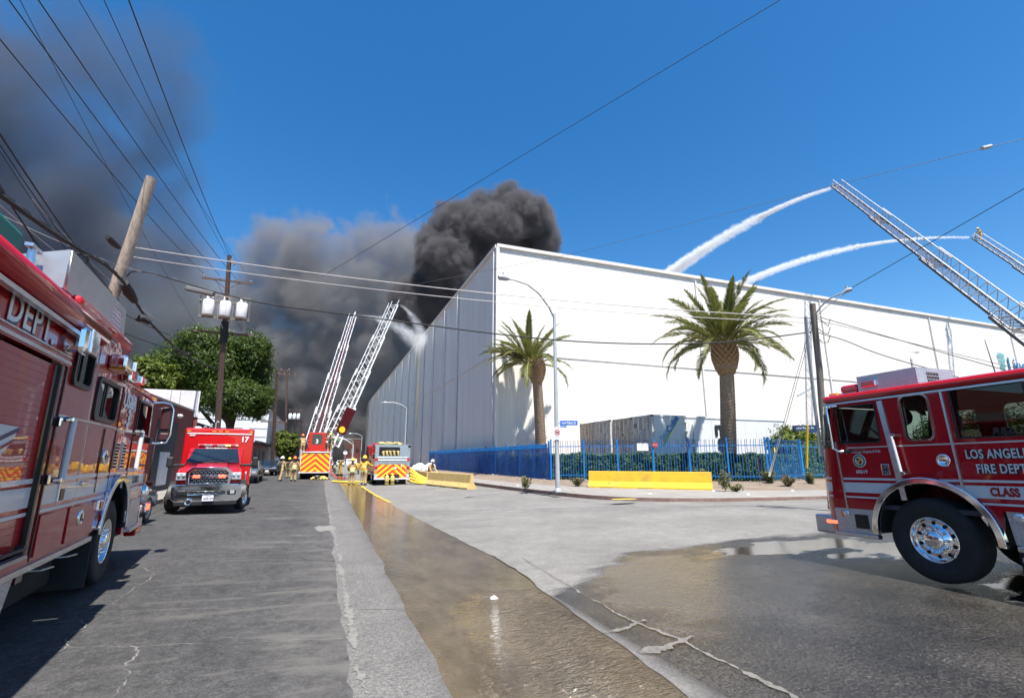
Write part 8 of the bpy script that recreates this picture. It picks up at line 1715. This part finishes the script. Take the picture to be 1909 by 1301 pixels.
person('firefighter in a yellow helmet standing beyond the white helmet one', (-2.75,50.2,0.06), R(80), 'helmet_yellow', tank='tank_dark', pose=dict(aL=(0.1,0.34,1.18,0.3,0.22,1.1)), sc=1.0)
person('firefighter in an orange helmet with reflective coat back by the ladder truck', (-1.98,43.2,0.06), R(95), 'helmet_orange', pose=dict(stride=0.12, aL=(0.02,0.33,1.14,0.08,0.37,0.90), aR=(0.02,-0.33,1.14,0.10,-0.37,0.91)), band_back=True, sc=1.03)
person('firefighter with tan coat and yellow helmet standing in the wet gutter', (2.03,36.4,0.0), R(92), 'helmet_yellow', pose=dict(stride=0.10, aL=(0.06,0.30,1.14,0.2,0.2,1.0), aR=(0.02,-0.34,1.14,0.05,-0.40,0.93)), band_back=True, sc=0.99)
person('firefighter in a bright yellow coat standing next to the hose bed engine', (2.80,36.1,0.01), R(70), 'helmet_yellow', 'coat_yellow', pose=dict(stride=0.15, aL=(0.0,0.33,1.16,0.05,0.38,0.92), aR=(0.16,-0.36,1.22,0.40,-0.48,1.22)), sc=1.07)
person('firefighter leaning at the left of the tiller cab, orange helmet', (-1.68,48.3,2.15), R(110), 'helmet_orange', pose=dict(lean=1.2, aL=(0.25,0.25,1.2,0.45,0.15,1.1), aR=(0.25,-0.28,1.2,0.45,-0.2,1.15)), sc=0.98)
person('firefighter standing upright at the right of the tiller cab', (0.58,48.4,2.25), R(85), 'helmet_yellow', tank='tank_dark', pose=dict(aL=(0.1,0.30,1.2,0.2,0.2,1.4)), sc=0.98)
rt2, d2, rr2, u2, LL2 = r2; q = Vector(rt2.location)+d2*(LL2-1.3)+u2*0.35; q.z += 0.85; person('firefighter with an air tank crouched at the tip of the far right ladder', (q.x, q.y, q.z-0.85), R(150), 'helmet_yellow', tank='tank_yellow', pose=dict(stride=0.5, lean=0.9, aL=(0.3,0.28,1.15,0.5,0.15,1.0), aR=(0.3,-0.28,1.15,0.5,-0.15,1.0)), sc=1.0)
p_ = person('person in a blue and white helmet behind the yellow barrier', (7.35,36.0,0.02), R(-60), 'helmet_white', pose=dict(lean=1.6, aL=(0.3,0.28,1.05,0.5,0.2,0.85), aR=(0.3,-0.28,1.05,0.5,-0.2,0.85)), sc=0.92)
# hoses
def hose(name, label, pts, r, m, group=None):
    P_ = smooth_pts([Vector(p) for p in pts]); mb = MB(); mb.tube(P_, r, 8); o = mb.build(name, M(m), None, fix=False); return tag(o, label, 'hose', group)
hose('fire_hose', 'yellow fire hose lying across the wet street behind the middle firefighters', [(0.9,41.5,.09),(1.5,41.0,.06),(2.4,40.8,.06),(3.2,40.6,.06),(3.9,40.4,.08)], 0.075, 'hose_yellow')
for k in range(5): hose('fire_hose', ('topmost','second','third','fourth','lowest')[k]+' of the thick yellow hose loops right of the hose bed engine', [(5.85,35.4-0.1*k,1.15-0.22*k),(6.2,34.7-0.15*k,0.75-0.14*k),(6.9,33.9,0.38-0.06*k),(7.6,33.6+0.2*k,0.26-0.03*k),(7.7,34.6+0.2*k,0.45)], 0.075, 'hose_yellow')
hose('fire_hose', 'thin red hose curling beside the ladder truck rear wheel', [(0.7,47.2,0.9),(0.95,46.8,0.5),(1.3,46.5,0.2),(1.7,46.6,0.12),(2.1,47.2,.1)], 0.05, 'sign_red')
cov = MB()
for k in range(5): cov.ball((6.55+0.25*k, 36.9+0.1*math.sin(k), 1.05+0.12*math.sin(k*2)), 0.42, 10, (1,1,0.8))
o = cov.build('covered_heap', M('container_white'), None); tag(o, 'heap under a pale grey sheet between the engine and the blue fence', 'heap')
for k, (x, r_) in enumerate(((4.25,-8),(4.62,9))):
    t = thing('air_pack', ('left','right')[k]+' of two yellow air bottles leaning on the rear step of the hose bed engine', 'air bottle', (x, 35.1, 0.03), R(10*k)); mb = MB(); mb.lathe([(0.001,0.0),(0.10,0.01),(0.14,0.06),(0.14,0.52),(0.10,0.62),(0.04,0.66),(0.04,0.72),(0.001,0.73)], 14); mb.build('bottle', M('tank_yellow'), t); mb = MB(); mb.cyl((0,0,0.2),(0,0,0.26),0.146,0.146,14); mb.build('strap', M('tank_dark'), t)
t = thing('gear_pile', 'small pile of yellow and black gear on the asphalt behind the ladder truck', 'gear', (-0.35,45.2,0.05)); mb = MB()
for k in range(4): mb.tube([(0.25*k-0.4,0,0.08+0.05*k),(0.25*k-0.1,0.15,0.25),(0.25*k+0.2,-0.05,0.07)], 0.09, 8)
mb.build('folded_jacket', M('tank_yellow'), t, kind='stuff'); mb = MB(); mb.ball((0.1,0.05,0.25), 0.2, 10, (1.3,1,0.8)); mb.build('bag', M('tank_dark'), t)
